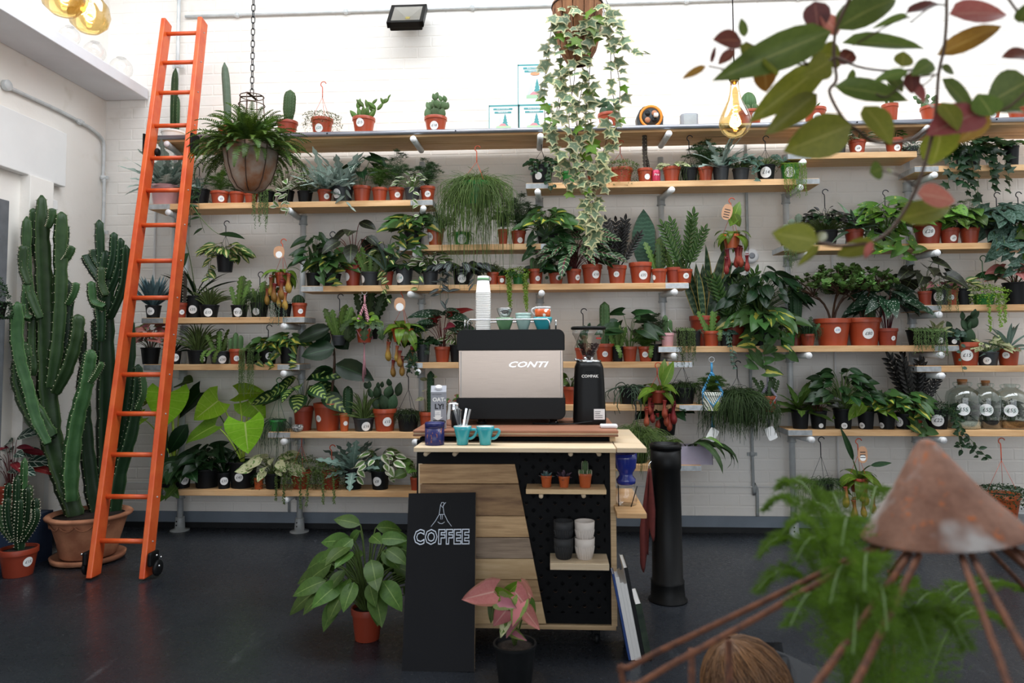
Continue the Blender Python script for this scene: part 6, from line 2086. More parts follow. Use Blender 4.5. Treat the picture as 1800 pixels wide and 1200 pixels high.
P('SK', 1727, 34, 18, 'N', F(smallleaf, 800, 'creeper_bright', .012, 20, [(-8, 62, 2), (6, 56, 4), (20, 48, -2)]), 14, 62, 'bright lime creeping cushion in green pot', top=88, hang='wire_green')
P('SK', 1783, 38, 38, 'B', many(BUSH('heart', 'leaf_pink', 8, 28, droop=.4, stem='stem_red'), BUSH('ovate', 'leaf_dark', 9, 28)), 34, 74, 'pink arrowhead plant in big black pot at right edge')
P('SL', 1695, 45, 39, 'T', F(opuntia, 16, 'pad_dark', 26, 1.0, .9), 56, 50, 'prickly pear in large red pot marked fifteen pounds', (2, 17, 19, '£15'), cat='cactus')
P('SL', 1734, 33, 23, 'G', BUSH('ovate', 'leaf_cream', 22, 18, droop=.4), 22, 62, 'creamy variegated pothos in grey pot right of prickly pear', (-1, 8, 12, '£7'))
P('SL', 1770, 34, 29, 'T', F(straps, 14, 'lance', 'leaf_bluedark', 70, .9, .5), 62, 92, 'spiky blue agave in red pot at right edge', (-3, 17, 11, '£9'))
# lower left board ----------------------------------------------
P('SM', 489, 30, 20, 'N', F(rhipsalis, 90, 'rhipsalis_grey', 84, wild=.4), 10, 50, 'green hanging pot with grey-green trailing stems on lower left board', top=98, hang='wire_green')
P('SM', 534, 36, 42, 'D', F(leafy, 'ovate', 'leaf_dieff', 9, 46, droop=.6, zmin=.35, widen=1.15), 62, 92, 'dieffenbachia with lime-veined leaves behind dark red pot', back=.03)
P('SM', 577, 51, 48, 'T', None, 10, 10, 'potted rubber tree with big dark drooping leaves', (-16, 22, 12, '£32', 'ink_teal'), name='rubber_tree', cat='potted tree')
P('SM', 606, 18, 32, 'O', F(column, 50, 9, 6, 7, 'cactus_dark'), 40, 30, 'small red pot with branching dark cactus beside rubber tree', (2, 14, 8, ''), cat='cactus', back=.02)
P('SM', 640, 37, 23, 'G', F(blades, 70, 'aloe_green', .0055, .55), 46, 92, 'spidery green stems over grey pot marked sixteen', (4, 9, 16, '£16'))
P('SM', 677, 42, 39, 'T', F(opuntia, 20, 'pad_dark', 27, .9, .9), 60, 54, 'dark prickly pear with red tips in big red pot', (4, 17, 16, '£15'), cat='cactus')
P('SM', 718, 40, 30, 'B', F(rhipsalis, 150, 'rhipsalis_dark', 20, wild=.5), 14, 52, 'black hanging pot of dark tangled stems left of carton', top=108)
P('SM', 752, 30, 34, 'T', many(F(column, 74, 6.5, 5, 8, 'cactus_dark', taper=.9), BUSH('ovate', 'leaf_cream', 5, 16)), 70, 20, 'slim tall cactus in red pot behind the milk carton', cat='cactus')
P('SM', 796, 24, 26, 'T', many(BUSH('heart', 'leaf_pink', 6, 20), BUSH('heart', 'leaf_mid', 6, 16)), 34, 44, 'pink-leaved plant behind the steel jug', back=.0)
# short board behind grinder --------------------------------------
P('SN', 1003, 30, 30, 'T', BUSH('ovate', 'leaf_mid', 16, 15), 20, 40, 'red pot of small green leaves between machine and grinder')
P('SN', 1104, 34, 28, 'B', F(rhipsalis, 34, 'rhipsalis_grey', 60, r=.0042, wild=.6), 14, 76, 'black pot with thick grey-green hanging stems right of grinder', top=0)
P('SN', 1200, 42, 28, 'B', F(rhipsalis, 150, 'rhipsalis_dark', 26, wild=.4), 18, 62, 'black pot of wiry dark green stems behind red pitchers', top=96)
# lower right board -------------------------------------------------
P('SO', 1405, 30, 32, 'B', F(straps, 20, 'wave', 'leaf_mid', 62, .95, 1.25), 54, 92, 'bird nest fern with wavy leaves at left of lower right board', name='potted_fern', cat='fern')
P('SO', 1437, 28, 30, 'B', F(leafy, 'ovate', 'leaf_alodark', 9, 22, stem='stem_red'), 34, 44, 'dark purple-leaved plant in black pot beside bird nest fern', (4, 6, 8, ''))
P('SO', 1480, 32, 34, 'B', F(leafy, 'lance', 'leaf_dark', 52, 26, droop=.45, widen=1.9), 64, 100, 'bushy umbrella tree with fingered leaves on lower right board', (2, 6, 10, '£6'))
P('SO', 1520, 28, 30, 'B', BUSH('lance', 'leaf_bright', 18, 32, droop=.7, widen=1.7), 30, 60, 'light green arrow-leaved plant in black pot with small sticker', (-6, 6, 10, '£6'))
P('SO', 1557, 28, 26, 'B', BUSH('heart', 'leaf_brasil', 20, 22), 40, 62, 'striped philodendron in third stickered black pot', (-8, 6, 10, '£6'))
P('SO', 1589, 34, 26, 'B', many(BUSH('heart', 'leaf_brasil', 24, 24, droop=.6), VINE([(10, 42, 6), (18, 30, 10), (-2, 30, 0)], 'heart', 'leaf_brasil', 22, gap=14)), 38, 76, 'trailing yellow-striped philodendron below black hook, lower right board', (-10, 12, 17, '£12'))
P('SO', 1606, 26, 28, 'D', F(zzplant, 8, 'leaf_raven', 110, .5), 110, 80, 'tall black raven plant in red pot near right post', back=.06)
P('SO', 1644, 38, 32, 'B', many(F(smallleaf, 500, 'creeper_dark', .012, 16), VINE([(20, 66, 6), (24, 74, 26), (16, 60, 4), (26, 40, 4), (22, 80, 44)], 'ovate', 'leaf_ivydark', 11, gap=5)), 12, 50, 'dark trailing plant in black pot marked twenty-two pounds', (2, 15, 20, '£22'), top=86)
# lowest left board ---------------------------------------------------
P('SP', 303, 48, 44, 'B', many(F(column, 92, 8, -14, 4, 'cactus_dark', lean=-6, dots=.003, depth=.4)), 70, 30, 'large black pot of lime-green elephant ear by the ladder', name='elephant_ear', back=.02)
P('SP', 322, 30, 30, 'B', many(BUSH('heart', 'leaf_dark', 16, 34, droop=.6), VINE([(-10, 44, -22), (0, 34, 4)], 'heart', 'leaf_mid', 28, gap=18)), 20, 72, 'dark pothos trailing from black pot at ladder foot', (4, 14, 15, '£8'))
P('SP', 365, 46, 33, 'B', BUSH('heart', 'leaf_deep', 24, 24, droop=.5), 40, 78, 'low dark-leaved plant in wide plain black pot')
P('SP', 395, 24, 28, 'B', F(straps, 10, 'lance', 'leaf_deep', 76, .5, .4), 74, 52, 'black stickered pot of thin dark leaves between elephant ears', (0, 14, 14, '£35'))
P('SP', 428, 50, 46, 'B', None, 10, 10, 'front lime-green elephant ear in big black pot', (-7, 20, 15, '£40'), name='elephant_ear')
P('SP', 456, 18, 20, 'O', F(smallleaf, 200, 'creeper_dark', .009, 24), 8, 22, 'tiny red pot between two big black pots')
P('SP', 481, 30, 27, 'B', BUSH('ovate', 'leaf_cream', 18, 27, droop=.4), 34, 76, 'cream and green marble pothos in square black pot')
P('SP', 530, 36, 30, 'D', F(smallleaf, 1500, 'creeper_green', .010, 34, [(-20, 52, 0), (8, 60, 2), (22, 56, -2), (-34, 46, 0)]), 24, 78, 'dense button-leaved cushion over red pot with orange hanger', top=112, hang='orange_plastic')
P('SP', 583, 34, 30, 'D', F(smallleaf, 900, 'creeper_green', .010, 34, [(-6, 52, 0), (12, 50, 2)]), 16, 52, 'second button-leaved cushion left of blue fern', top=76, hang='orange_plastic')
P('SP', 622, 33, 36, 'B', many(F(straps, 26, 'lobed', 'leaf_bluedark', 66, 1.05, .8), VINE([(12, 34, 10)], 'ovate', 'leaf_white', 20)), 54, 104, 'dark blue-green fern in black pot on lowest board', name='potted_fern', cat='fern')
P('SP', 669, 34, 32, 'B', many(BUSH('ovate', 'leaf_white', 20, 22, droop=.5), F(straps, 6, 'lobed', 'leaf_bluedark', 42, .9, .8), VINE([(22, 20, 12)], 'ovate', 'leaf_white', 20)), 40, 74, 'cream-edged hoya in stickered black pot on lowest board', (-6, 15, 16, '£8'))
P('SP', 730, 18, 22, 'T', BUSH('round', 'leaf_mid', 9, 20, droop=.3), 34, 46, 'round-leaved pilea beside the cart on lowest board')


# ------------------------------------------------------------------ plants placed by their leaves
def leaf_px(c, shape, mat, base, tip, w, dY=(0.0, 0.0), up=(0, -1, .35), stem=None, sr=.004, smat='stem_green', name='leaf', var=0, curl=.35):
 """a large leaf seen at the given picture points; base is where the stalk joins; dY = depth offsets of base and tip from the plant"""
 o = c.root.location
 A, B = at(*base, o.y + dY[0]) - o, at(*tip, o.y + dY[1]) - o
 l = (B - A).length
 wid = w * c.m / (2 * HW[shape] * l)
 ob = link(name, leafmesh(shape, mat, var, curl), c.root, M=frame(A, B - A, up, l, l * wid))
 if stem:
  S0 = Vector(stem)
  b = MB()
  b.tube(bez(S0, (S0 * .45 + A * .55) + Vector((0, .02, (A.z - S0.z) * .25)), A, 8), [sr * 1.6, sr * 1.5, sr * 1.4, sr * 1.3, sr * 1.2, sr * 1.1, sr, sr * .9], 8)
  b.build('leaf_stalk', smat, c.root)
 return ob
def ctx_of(label):
 for o in COL.objects:
  if o.get('label') == label:
   c = Ctx(); c.root = o; c.m = mpp(o.location.y); c.rng = random.Random(7)
   return c
ce = ctx_of('front lime-green elephant ear in big black pot')
for bp, tp_, w, dy, up, v in (((431, 742), (434, 798), 78, (-.10, -.14), (0, -1, .25), 0), ((436, 704), (466, 734), 60, (.10, .09), (-.1, -1, .5), 1), ((384, 704), (338, 738), 60, (-.02, -.06), (.5, -1, .6), 2), ((420, 692), (468, 688), 46, (.08, .1), (0, -1, .8), 3)):
 leaf_px(ce, 'heart', 'leaf_lime', bp, tp_, w, dy, up, (0, 0, .17), .006, 'stem_lime', var=v, curl=.25)
leaf_px(ce, 'heart', 'leaf_bright', (378, 748), (318, 776), 40, (-.04, -.08), (.3, -1, .8), (0, 0, .17), .005, 'stem_lime', var=1)
leaf_px(ce, 'heart', 'leaf_deep', (352, 690), (310, 735), 36, (.06, .06), (.3, -1, .6), (0, 0, .17), .004, 'stem_green', var=2)
ce = ctx_of('large black pot of lime-green elephant ear by the ladder')
leaf_px(ce, 'heart', 'leaf_lime', (297, 690), (288, 750), 84, (-.06, -.12), (0.1, -1, .25), (.02, 0, .17), .0075, 'stem_lime', var=0, curl=.25)
leaf_px(ce, 'heart', 'leaf_lime', (250, 735), (206, 760), 30, (-.04, -.1), (.2, -1, .8), (.02, 0, .17), .004, 'stem_lime', var=1)
leaf_px(ce, 'heart', 'leaf_bright', (262, 690), (244, 716), 34, (.0, -.02), (0, -1, .3), (.02, 0, .17), .004, 'stem_lime', var=2)
leaf_px(ce, 'heart', 'leaf_mid', (320, 672), (338, 668), 46, (.05, .02), (0, -.6, 1), (.02, 0, .17), .004, 'stem_lime', var=3)
leaf_px(ce, 'lance', 'leaf_deep', (330, 745), (290, 800), 30, (-.05, -.1), (.4, -1, .4), (.02, 0, .17), .004, 'stem_green', var=3)
cr_ = ctx_of('potted rubber tree with big dark drooping leaves')
o = cr_.root.location
b = MB(); b.tube(smoothpath([Vector((0, 0, .17)), at(583, 690, o.y) - o, at(588, 640, o.y) - o, at(586, 600, o.y) - o, at(580, 575, o.y) - o], 4), [.011] * 9 + [.008] * 8, 10); b.build('trunk', 'stem_brown', cr_.root)
for k, (bp, tp_, w, dy, up) in enumerate((((582, 576), (514, 598), 34, (-.05, -.12), (.25, -1, .75)), ((588, 612), (528, 622), 44, (-.08, -.16), (.1, -1, .7)), ((590, 640), (656, 664), 40, (-.06, -.12), (-.2, -1, .6)), ((586, 650), (533, 662), 22, (0, -.05), (.1, -1, .8)), ((580, 585), (553, 612), 30, (.05, .03), (0, -1, .5)), ((588, 590), (612, 612), 34, (-.02, -.06), (0, -1, .7)))):
 leaf_px(cr_, 'ovate', 'leaf_deep', bp, tp_, w, dy, up, at(586, bp[1] + 12, o.y) - o, .003, 'stem_brown', var=k % 4)
cb = ctx_of('tall black pot of thin dark banded leaves')
leaf_px(cb, 'ovate', 'leaf_dark', (318, 403), (258, 390), 15, (.02, -.05), (0, -.3, 1), (0, 0, .17), .0025, var=1)
leaf_px(cb, 'heart', 'leaf_dark', (318, 462), (330, 444), 26, (-.02, -.04), (0, -1, .2), (0, 0, .17), .0025, var=2)
cb = ctx_of('black hanging pot of long drooping strap leaves right of ladder')
leaf_px(cb, 'lance', 'leaf_deep', (384, 411), (430, 411), 20, (-.16, -.18), (0, -.6, 1), (.02, -.16, -.02), .0022, var=1)

# ------------------------------------------------------------------ hanging plants
def HP(x, ybase, Y, w, h, kind, fn, hp, sp, label, **k):
 return P(None, x, w, h, kind, fn, hp, sp, label, Y=Y, z=at(x, ybase, Y).z, **k)
def tagcard(c, dx, dz, w, h, mat='burlap_tag', st=None, rot=0.0, lines=0, rnd=True):
 """card label hung on a hanger, px units relative to the pot base"""
 m = c.m
 pts = []
 for k in range(16):
  q = 2 * PI * k / 16
  cq, sq_ = math.cos(q), math.sin(q)
  e = 2.6 if rnd else 9
  kk = (abs(cq) ** e + abs(sq_) ** e) ** (-1 / e)
  pts.append((w / 2 * m * kk * cq, h / 2 * m * kk * sq_))
 M = Matrix.Translation((dx * m, -c.R * .55 - .02, dz * m)) @ Matrix.Rotation(rot, 4, 'Y')
 b = MB()
 n = len(pts)
 b.addM(M, [(x, -.001, z) for x, z in pts] + [(x, .001, z) for x, z in pts], [tuple(range(n)), tuple(reversed(range(n, 2 * n)))] + [((i + 1) % n, i, n + i, n + (i + 1) % n) for i in range(n)])
 t = b.build('care_tag', mat, c.root, smooth=False)
 lb = MB()
 for k in range(lines):
  lb.addM(M @ Matrix.Translation((0, -.0018, (h * .15 - k * h * .16) * m)), *boxdata((w * .55 * m, .0006, h * .05 * m)))
 if lines:
  lb.build('printed_lines', 'ink_black', t, smooth=False)
 if st:
  sb = MB()
  N = 16
  sb.addM(M @ Matrix.Translation((0, -.002, -h * .2 * m)), [(0, 0, 0)] + [(st * m * math.cos(2 * PI * k / N), 0, st * m * math.sin(2 * PI * k / N)) for k in range(N)], [(0, 1 + k, 1 + (k + 1) % N) for k in range(N)])
  sb.build('price_sticker', 'sticker_paper', t, smooth=False)
def boxdata(d):
 b = MB(); b.box((0, 0, 0), d)
 return b.v, b.f
HG = 'hanging plants below the boards'
HP(397, 478, 5.46, 31, 30, 'B', many(BUSH('ovate', 'leaf_hoya', 26, 22, droop=.6), lambda c: vines(c, [(-22, 40, -8), (-18, 52, 0), (16, 20, 12)], 'ovate', 'leaf_hoya', 18, 10)), 24, 74, 'black hanging pot of cream-marked hoya right of ladder', top=96, group=HG)
c = HP(497, 503, 5.42, 26, 24, 'T', F(nepenthes, 14, 44, [(-18, 18), (-8, 30), (6, 26), (18, 14), (0, 40), (-24, 34), (12, 44)]), 20, 60, 'pitcher plant with red and yellow traps at left, near ladder', top=88, hang='orange_plastic', group=HG, cat='pitcher plant', name='pitcher_plant')
tagcard(c, -2, 60, 20, 22, st=6)
c = HP(708, 601, 5.42, 40, 24, 'O', F(nepenthes, 20, 56, [(-22, 34), (-14, 62), (0, 44), (2, 60), (20, 42), (-6, 36)]), 26, 80, 'pitcher plant with pink traps left of coffee machine', top=96, hang='orange_plastic', group=HG, cat='pitcher plant', name='pitcher_plant')
tagcard(c, -2, 66, 20, 24, st=7)
c = HP(1285, 437, 5.42, 30, 24, 'O', F(nepenthes, 15, 48, [(-10, 36), (-12, 46), (10, 30), (14, 34), (22, 42), (6, 34)], 'pitcher_red'), 26, 56, 'pitcher plant hanging alone right of the tall paddle leaf', top=92, hang='orange_plastic', group=HG, cat='pitcher plant', name='pitcher_plant')
tagcard(c, -10, 62, 18, 28, rot=.25, lines=4)
leaf_px(c, 'lance', 'leaf_neph', (1283, 398), (1304, 350), 20, (-.05, -.05), (0, -1, 0), var=1)
leaf_px(c, 'lance', 'leaf_neph', (1290, 375), (1302, 398), 16, (-.05, -.06), (0, -1, 0), var=2)
HP(1155, 708, 5.36, 28, 22, 'D', F(nepenthes, 13, 54, [(-22, 40), (-10, 34), (-2, 46), (14, 40), (18, 48), (10, 26), (-14, 20), (26, 36)], 'pitcher_red'), 34, 64, 'pitcher plant with deep red traps beside the grinder', top=70, hang='orange_plastic', group=HG, cat='pitcher plant', name='pitcher_plant')
leaf_px(ctx_of('pitcher plant with deep red traps beside the grinder'), 'lance', 'leaf_neph', (1164, 680), (1186, 634), 18, (-.05, -.08), (0, -1, 0), var=1)
leaf_px(ctx_of('pitcher plant with deep red traps beside the grinder'), 'lance', 'leaf_neph', (1163, 672), (1170, 628), 16, (-.05, -.02), (0, -1, 0), var=2)
c = HP(1508, 864, 5.40, 32, 24, 'T', F(nepenthes, 16, 50, [(-26, 26), (-14, 46), (4, 42), (8, 22), (20, 36), (-2, 14)]), 26, 74, 'pitcher plant hanging under the lower right board', top=92, hang='orange_plastic', group=HG, cat='pitcher plant', name='pitcher_plant')
tagcard(c, 2, 64, 16, 28, lines=3, st=5)
leaf_px(c, 'lance', 'leaf_dark', (1500, 810), (1482, 752), 10, (-.04, -.1), (0, -1, 0), (0, 0, .1), var=1)
leaf_px(c, 'lance', 'leaf_dark', (1530, 818), (1568, 812), 9, (-.04, -.1), (0, -1, .4), (0, 0, .1), var=2)
HP(597, 607, 5.46, 25, 18, 'G', F(fishbone, 14, 'zig_green', 62, .75), 58, 50, 'upright fishbone cactus in grey pot left of pink macrame', top=96, group=HG, cat='cactus')
HP(648, 596, 5.58, 40, 30, 'B', F(fishbone, 9, 'zig_dark', 72, .55, 12), 46, 60, 'dark fishbone cactus cascading behind the pink macrame hanger', top=80, group=HG, cat='cactus')
HP(838, 362, 5.40, 62, 40, 'N', many(F(rhipsalis, 420, 'rhipsalis_green', 118, wild=.3, r=.0019), F(rhipsalis, 260, 'rhipsalis_green', 205, wild=.9, out=.75, name='long_stems'), F(rhipsalis, 50, 'rhipsalis_green', 0, wild=1.5, out=1.5, r=.001, name='loose_stems')), 30, 108, 'huge hanging mop of thin green mistletoe cactus stems', top=112, hang='orange_plastic', group=HG, cat='cactus')
HP(1296, 742, 5.44, 44, 40, 'B', F(rhipsalis, 760, 'rhipsalis_dark', 74, wild=.4, r=.0019), 34, 100, 'round dark green hanging mop plant right of blue macrame', top=108, group=HG, cat='cactus')
HP(1443, 880, 5.44, 38, 31, 'B', F(rhipsalis, 120, 'rhipsalis_dark', 40, wild=.8, r=.0014), 18, 70, 'small wiry hanging plant beside the bottom right post', top=112, group=HG, cat='cactus')
HP(1761, 909, 5.40, 52, 40, 'O', F(smallleaf, 900, 'creeper_dark', .013, 34), 12, 68, 'red pot of dark creeper with long orange hanger, bottom right', top=138, hang='orange_plastic', group=HG)
HP(1118, 812, 5.2, 44, 36, 'B', F(rhipsalis, 420, 'rhipsalis_green', 60, wild=.4, r=.0017), 50, 104, 'big green mop plant behind the black column', group=HG, cat='cactus', top=110)
HP(1170, 764, 5.5, 36, 30, 'B', BUSH('heart', 'leaf_deep', 16, 28, droop=.5), 40, 62, 'dark heart-leaved plant above the black column', group=HG, top=70)
# macrame hangers
def macrame(x, yring, ybase, Y, w, h, mat, hexc, kind, fn, hp, sp, label, ytass, tagm=None, tagpx=None):
 plain(mat, hexc, .85, vary=.15, nscale=60)
 c = HP(x, ybase, Y, w, h, kind, fn, hp, sp, label, group=HG)
 m = c.m
 top = (ybase - yring) * m
 par = empty_child('macrame_hanger', c.root, (0, 0, 0))
 b = MB()
 b.tube([(.02 * math.cos(2 * PI * k / 20), -.01, top + .02 * math.sin(2 * PI * k / 20)) for k in range(21)], .0018, 6)
 b.build('metal_ring', 'galvanised_steel', par)
 zJ = top - 22 * m
 for k in range(3):
  q = -PI / 2 + .9 + k * 2 * PI / 3
  A = Vector((0, 0, zJ)); Bv = Vector((c.R * 1.06 * math.cos(q), c.R * 1.06 * math.sin(q), c.H * .95))
  for s_ in (0, PI):
   pts = []
   for i in range(25):
    t = i / 24
    tw_ = t * 26 + s_
    pts.append(A.lerp(Bv, t) + Vector((math.cos(tw_), math.sin(tw_), 0)) * .0075 * min(1, 6 * (1 - t) + .3))
   k_ = MB(); k_.tube(pts, .006, 5); k_.build('cord', mat, par)
  for sg in (-1, 1):
   q2 = q + sg * PI / 3
   kk = MB(); kk.tube([Bv, Vector((c.R * .98 * math.cos(q2), c.R * .98 * math.sin(q2), c.H * .25)), Vector((0, 0, -.012))], .0042, 5); kk.build('cord', mat, par)
 kn = MB(); kn.tube([(0, 0, top - .02), (0, 0, zJ - .01)], .008, 8); kn.build('wrapped_knot', mat, par)
 tz = -(ytass - ybase) * m
 for k in range(12):
  q = k * 2.4
  kk = MB(); kk.tube([(0, 0, -.008), (.006 * math.cos(q), .006 * math.sin(q), tz * .4), (.014 * math.cos(q), .010 * math.sin(q), tz * (.75 + .25 * ((k * 7) % 5) / 4))], .0028, 4)
  kk.build('tassel_cord', mat, par)
 if tagpx:
  tagcard(c, tagpx[0], tagpx[1], 16, 22, 'sticker_paper', rot=tagpx[2], rnd=False)
 return c
macrame(641, 512, 602, 5.40, 30, 29, 'cord_pink', '#c9939c', 'T', BUSH('round', 'leaf_bright', 9, 13), 20, 40, 'pink macrame hanger with red pot left of pitcher plant', 672)
def jungle():
 s = NT('jungle_print')
 mp = s.mapping(s.coord('Object'), (1, 1, 1), (.6, .4, .2))
 w = s.new('ShaderNodeTexWave'); w.inputs['Scale'].default_value = 22; w.inputs['Distortion'].default_value = 3; s.link(mp, w.inputs['Vector'])
 n = s.noise(9, 2, s.coord('Object'))
 c1 = s.mix(s.math('GREATER_THAN', w.outputs['Fac'], .72), C('#e9e9df'), C('#3c5548'))
 s.base(s.mix(s.math('GREATER_THAN', n, .56), c1, C('#a9c06c')))
 s.set(.5)
 MATS['jungle_print'] = s.m
jungle()
POTMAT['J'] = 'jungle_print'
macrame(1251, 634, 721, 5.38, 36, 32, 'cord_blue', '#4f9ccc', 'J', F(asparagus, 22, 'asparagus_green', 52), 26, 52, 'blue macrame hanger with leaf-print pot', 757, True, (-4, -40, .5))
macrame(1349, 655, 723, 5.42, 28, 27, 'cord_grey', '#8a8794', 'T', F(fishbone, 6, 'zig_dark', 44, .5), 40, 30, 'grey macrame hanger with red pot under the jade board', 752, True, (0, -36, -.4))
# lilac trough with drooping cactus
zq, yq0, yq1 = SH['SQ']
tp0 = at(1221, 805, 5.47)
tr_ = empty('planter_trough', (tp0.x, 5.47, zq + .0008), 'lilac rectangular planter with drooping strap cactus by the column', 'planter')
plain('lilac_plastic', '#b3aabd', .45, vary=.06)
b = MB()
m_ = mpp(5.47)
wq, hq = 54 * m_, 31 * m_
b.box((0, -.066, hq / 2), (wq, .006, hq)); b.box((0, .066, hq / 2), (wq, .006, hq)); b.box((-wq / 2, 0, hq / 2), (.006, .138, hq)); b.box((wq / 2, 0, hq / 2), (.006, .138, hq)); b.box((0, 0, .003), (wq, .13, .006))
b.build('trough', 'lilac_plastic', tr_, smooth=False)
boxm('soil', (0, 0, hq * .45), (wq * .96, .124, hq * .85), 'soil', tr_)
rg = random.Random(4)
for k, (dx, sx, l, e) in enumerate(((-16, -.25, 60, 1.2), (-8, .35, 66, .9), (0, .1, 62, 1.0), (6, .7, 76, .75), (14, .55, 70, .85), (20, .8, 60, .6), (-20, -.6, 44, 1.1), (-12, .2, 84, .6))):
 d = Vector((sx, -.55, e))
 link('stem', leafmesh('strap', 'zig_dark' if k % 2 else 'zig_green', k % 4, 2.6), tr_, M=frame((dx * m_, -.03, hq * .85), d, (0, -.4, 1), l * m_ * 1.25, l * m_ * 1.7))
# ---- rusty bowl of fern on a chain
plain('rusted_zinc', '#a39c92', .8, vary=.3, nscale=7, bump=.2, hex2='#8a5632')
Yf_ = 4.42
zb = at(440, 337, Yf_).z
fb = empty('hanging_fern', (at(440, 337, Yf_).x, Yf_, zb), 'boston fern in a rusty metal bowl hung from a chain', 'fern')
m_ = mpp(Yf_)
Rb, Hb = 49 * m_, 83 * m_
prof = [(Rb * .28, 0), (Rb * .52, Hb * .06), (Rb * .74, Hb * .25), (Rb * .9, Hb * .55), (Rb * .98, Hb * .9), (Rb, Hb), (Rb * .95, Hb), (Rb * .85, Hb * .85)]
b = MB(); b.lathe(prof, 32); b.build('bowl', 'rusted_zinc', fb)
b = MB(); b.lathe([(Rb * .9, Hb * .9), (1e-5, Hb * .96)], 24); b.build('soil', 'soil', fb)
for k in range(8):
 q = 2 * PI * k / 8 + .2
 b = MB(); b.tube([Vector((r * 1.015 * math.cos(q), r * 1.015 * math.sin(q), z)) for r, z in prof[:6]], .0035, 5); b.build('wire_strap', 'rusty_wire', fb)
zr_ = at(440, 170, Yf_).z - zb
b = MB()
for zz, rr in ((zr_, 21 * m_), (zr_ - 16 * m_, 23 * m_), (zr_ - 50 * m_, 26 * m_)):
 b.tube([Vector((rr * math.cos(2 * PI * k / 24), rr * math.sin(2 * PI * k / 24), zz)) for k in range(25)], .003, 5)
for k in range(8):
 q = 2 * PI * k / 8
 b.tube([Vector((21 * m_ * math.cos(q), 21 * m_ * math.sin(q), zr_)), Vector((26 * m_ * math.cos(q), 26 * m_ * math.sin(q), zr_ - 60 * m_)), Vector((40 * m_ * math.cos(q), 40 * m_ * math.sin(q), Hb))], .0026, 5)
b.box((0, 0, zr_ + .002), (42 * m_, .018, .003)); b.box((0, 0, zr_ + .004), (.018, 42 * m_, .003))
b.build('wire_crown', 'rusty_wire', fb)
zl = zr_ + .006
k = 0
while zb + zl < 5.3:
 Lk, wk = .048, .022
 pts = []
 for i in range(17):
  q = 2 * PI * i / 16
  x = wk / 2 * max(-1, min(1, 1.3 * math.cos(q))); z = Lk / 2 * math.sin(q)
  pts.append(Vector((x, 0, z + zl + Lk / 2)) if k % 2 == 0 else Vector((0, x, z + zl + Lk / 2)))
 b = MB(); b.tube(pts, .0032, 5, False); b.build('chain_link', 'wire_black', fb)
 zl += Lk - .008
 k += 1
cfb = Ctx(); cfb.root = fb; cfb.m = m_; cfb.rng = random.Random(12); cfb.R = Rb; cfb.H = Hb; cfb.ymax = 9; cfb.sp = .4; cfb.hp = .3
rg = cfb.rng
for i in range(290):
 a = i * 2.39996 + rg.uniform(-.3, .3)
 q = (i + .5) / 290
 e = 1.35 - q * 1.55 + rg.uniform(-.2, .2)
 l = m_ * rg.uniform(62, 98)
 d = Vector((math.cos(a) * math.cos(e), math.sin(a) * math.cos(e), math.sin(e)))
 link('frond', frond('fern_green' if i % 3 else 'fern_bright', i % 4), fb, M=frame((Rb * .6 * math.cos(a) * q, Rb * .6 * math.sin(a) * q, Hb * .93), d, (0, 0, 1), l))
# ---- ivy in a hanging wooden basket
wood('bark_wood', '#9a6a48', '#6e4630', (14, 14, 2), .85, .3)
Yi = 4.35
zi = at(1016, 112, Yi).z
iv = empty('hanging_ivy', (at(1016, 112, Yi).x, Yi, zi), 'variegated ivy cascading from a hanging bark basket', 'ivy')
m_ = mpp(Yi)
Ri, Hi = 46 * m_, 108 * m_
for k in range(14):
 q0, q1 = 2 * PI * (k + .04) / 14, 2 * PI * (k + .96) / 14
 b = MB()
 vs = []
 pr = [(.42, 0), (.72, .22), (.92, .55), (1.0, 1.0)]
 for r, z in pr:
  for q in (q0, (q0 + q1) / 2, q1):
   vs.append((Ri * r * math.cos(q), Ri * r * math.sin(q), Hi * z))
 for r, z in pr:
  for q in (q0, (q0 + q1) / 2, q1):
   vs.append((Ri * (r - .07) * math.cos(q), Ri * (r - .07) * math.sin(q), Hi * z))
 fs = []
 for i in range(3):
  for j in range(2):
   fs += [(i * 3 + j, i * 3 + j + 1, i * 3 + j + 4, i * 3 + j + 3), (12 + i * 3 + j, 12 + i * 3 + j + 3, 12 + i * 3 + j + 4, 12 + i * 3 + j + 1)]
  fs += [(i * 3, i * 3 + 3, 15 + i * 3, 12 + i * 3), (i * 3 + 2, 14 + i * 3, 17 + i * 3, i * 3 + 5)]
 fs += [(9, 10, 22, 21), (10, 11, 23, 22), (0, 12, 13, 1), (1, 13, 14, 2)]
 b.add(vs, fs); b.build('bark_stave', 'bark_wood', iv, smooth=False)
b = MB(); b.lathe([(Ri * .42, .002), (1e-5, .004)], 14); b.lathe([(Ri * .93, Hi * .93), (1e-5, Hi * .95)], 18); b.build('soil', 'soil', iv)
b = MB()
b.tube([Vector((Ri * 1.01 * math.cos(2 * PI * k / 24), Ri * 1.01 * math.sin(2 * PI * k / 24), Hi * .96)) for k in range(25)], .004, 5)
for k in range(3):
 q = 2 * PI * k / 3 + .5
 b.tube([(Ri * math.cos(q), Ri * math.sin(q), Hi * .96), (0, 0, Hi + .45), (0, 0, Hi + .9)], .003, 5)
b.build('wire_hanger', 'wire_black', iv)
rg = random.Random(21)
sb = MB()
nl = 0
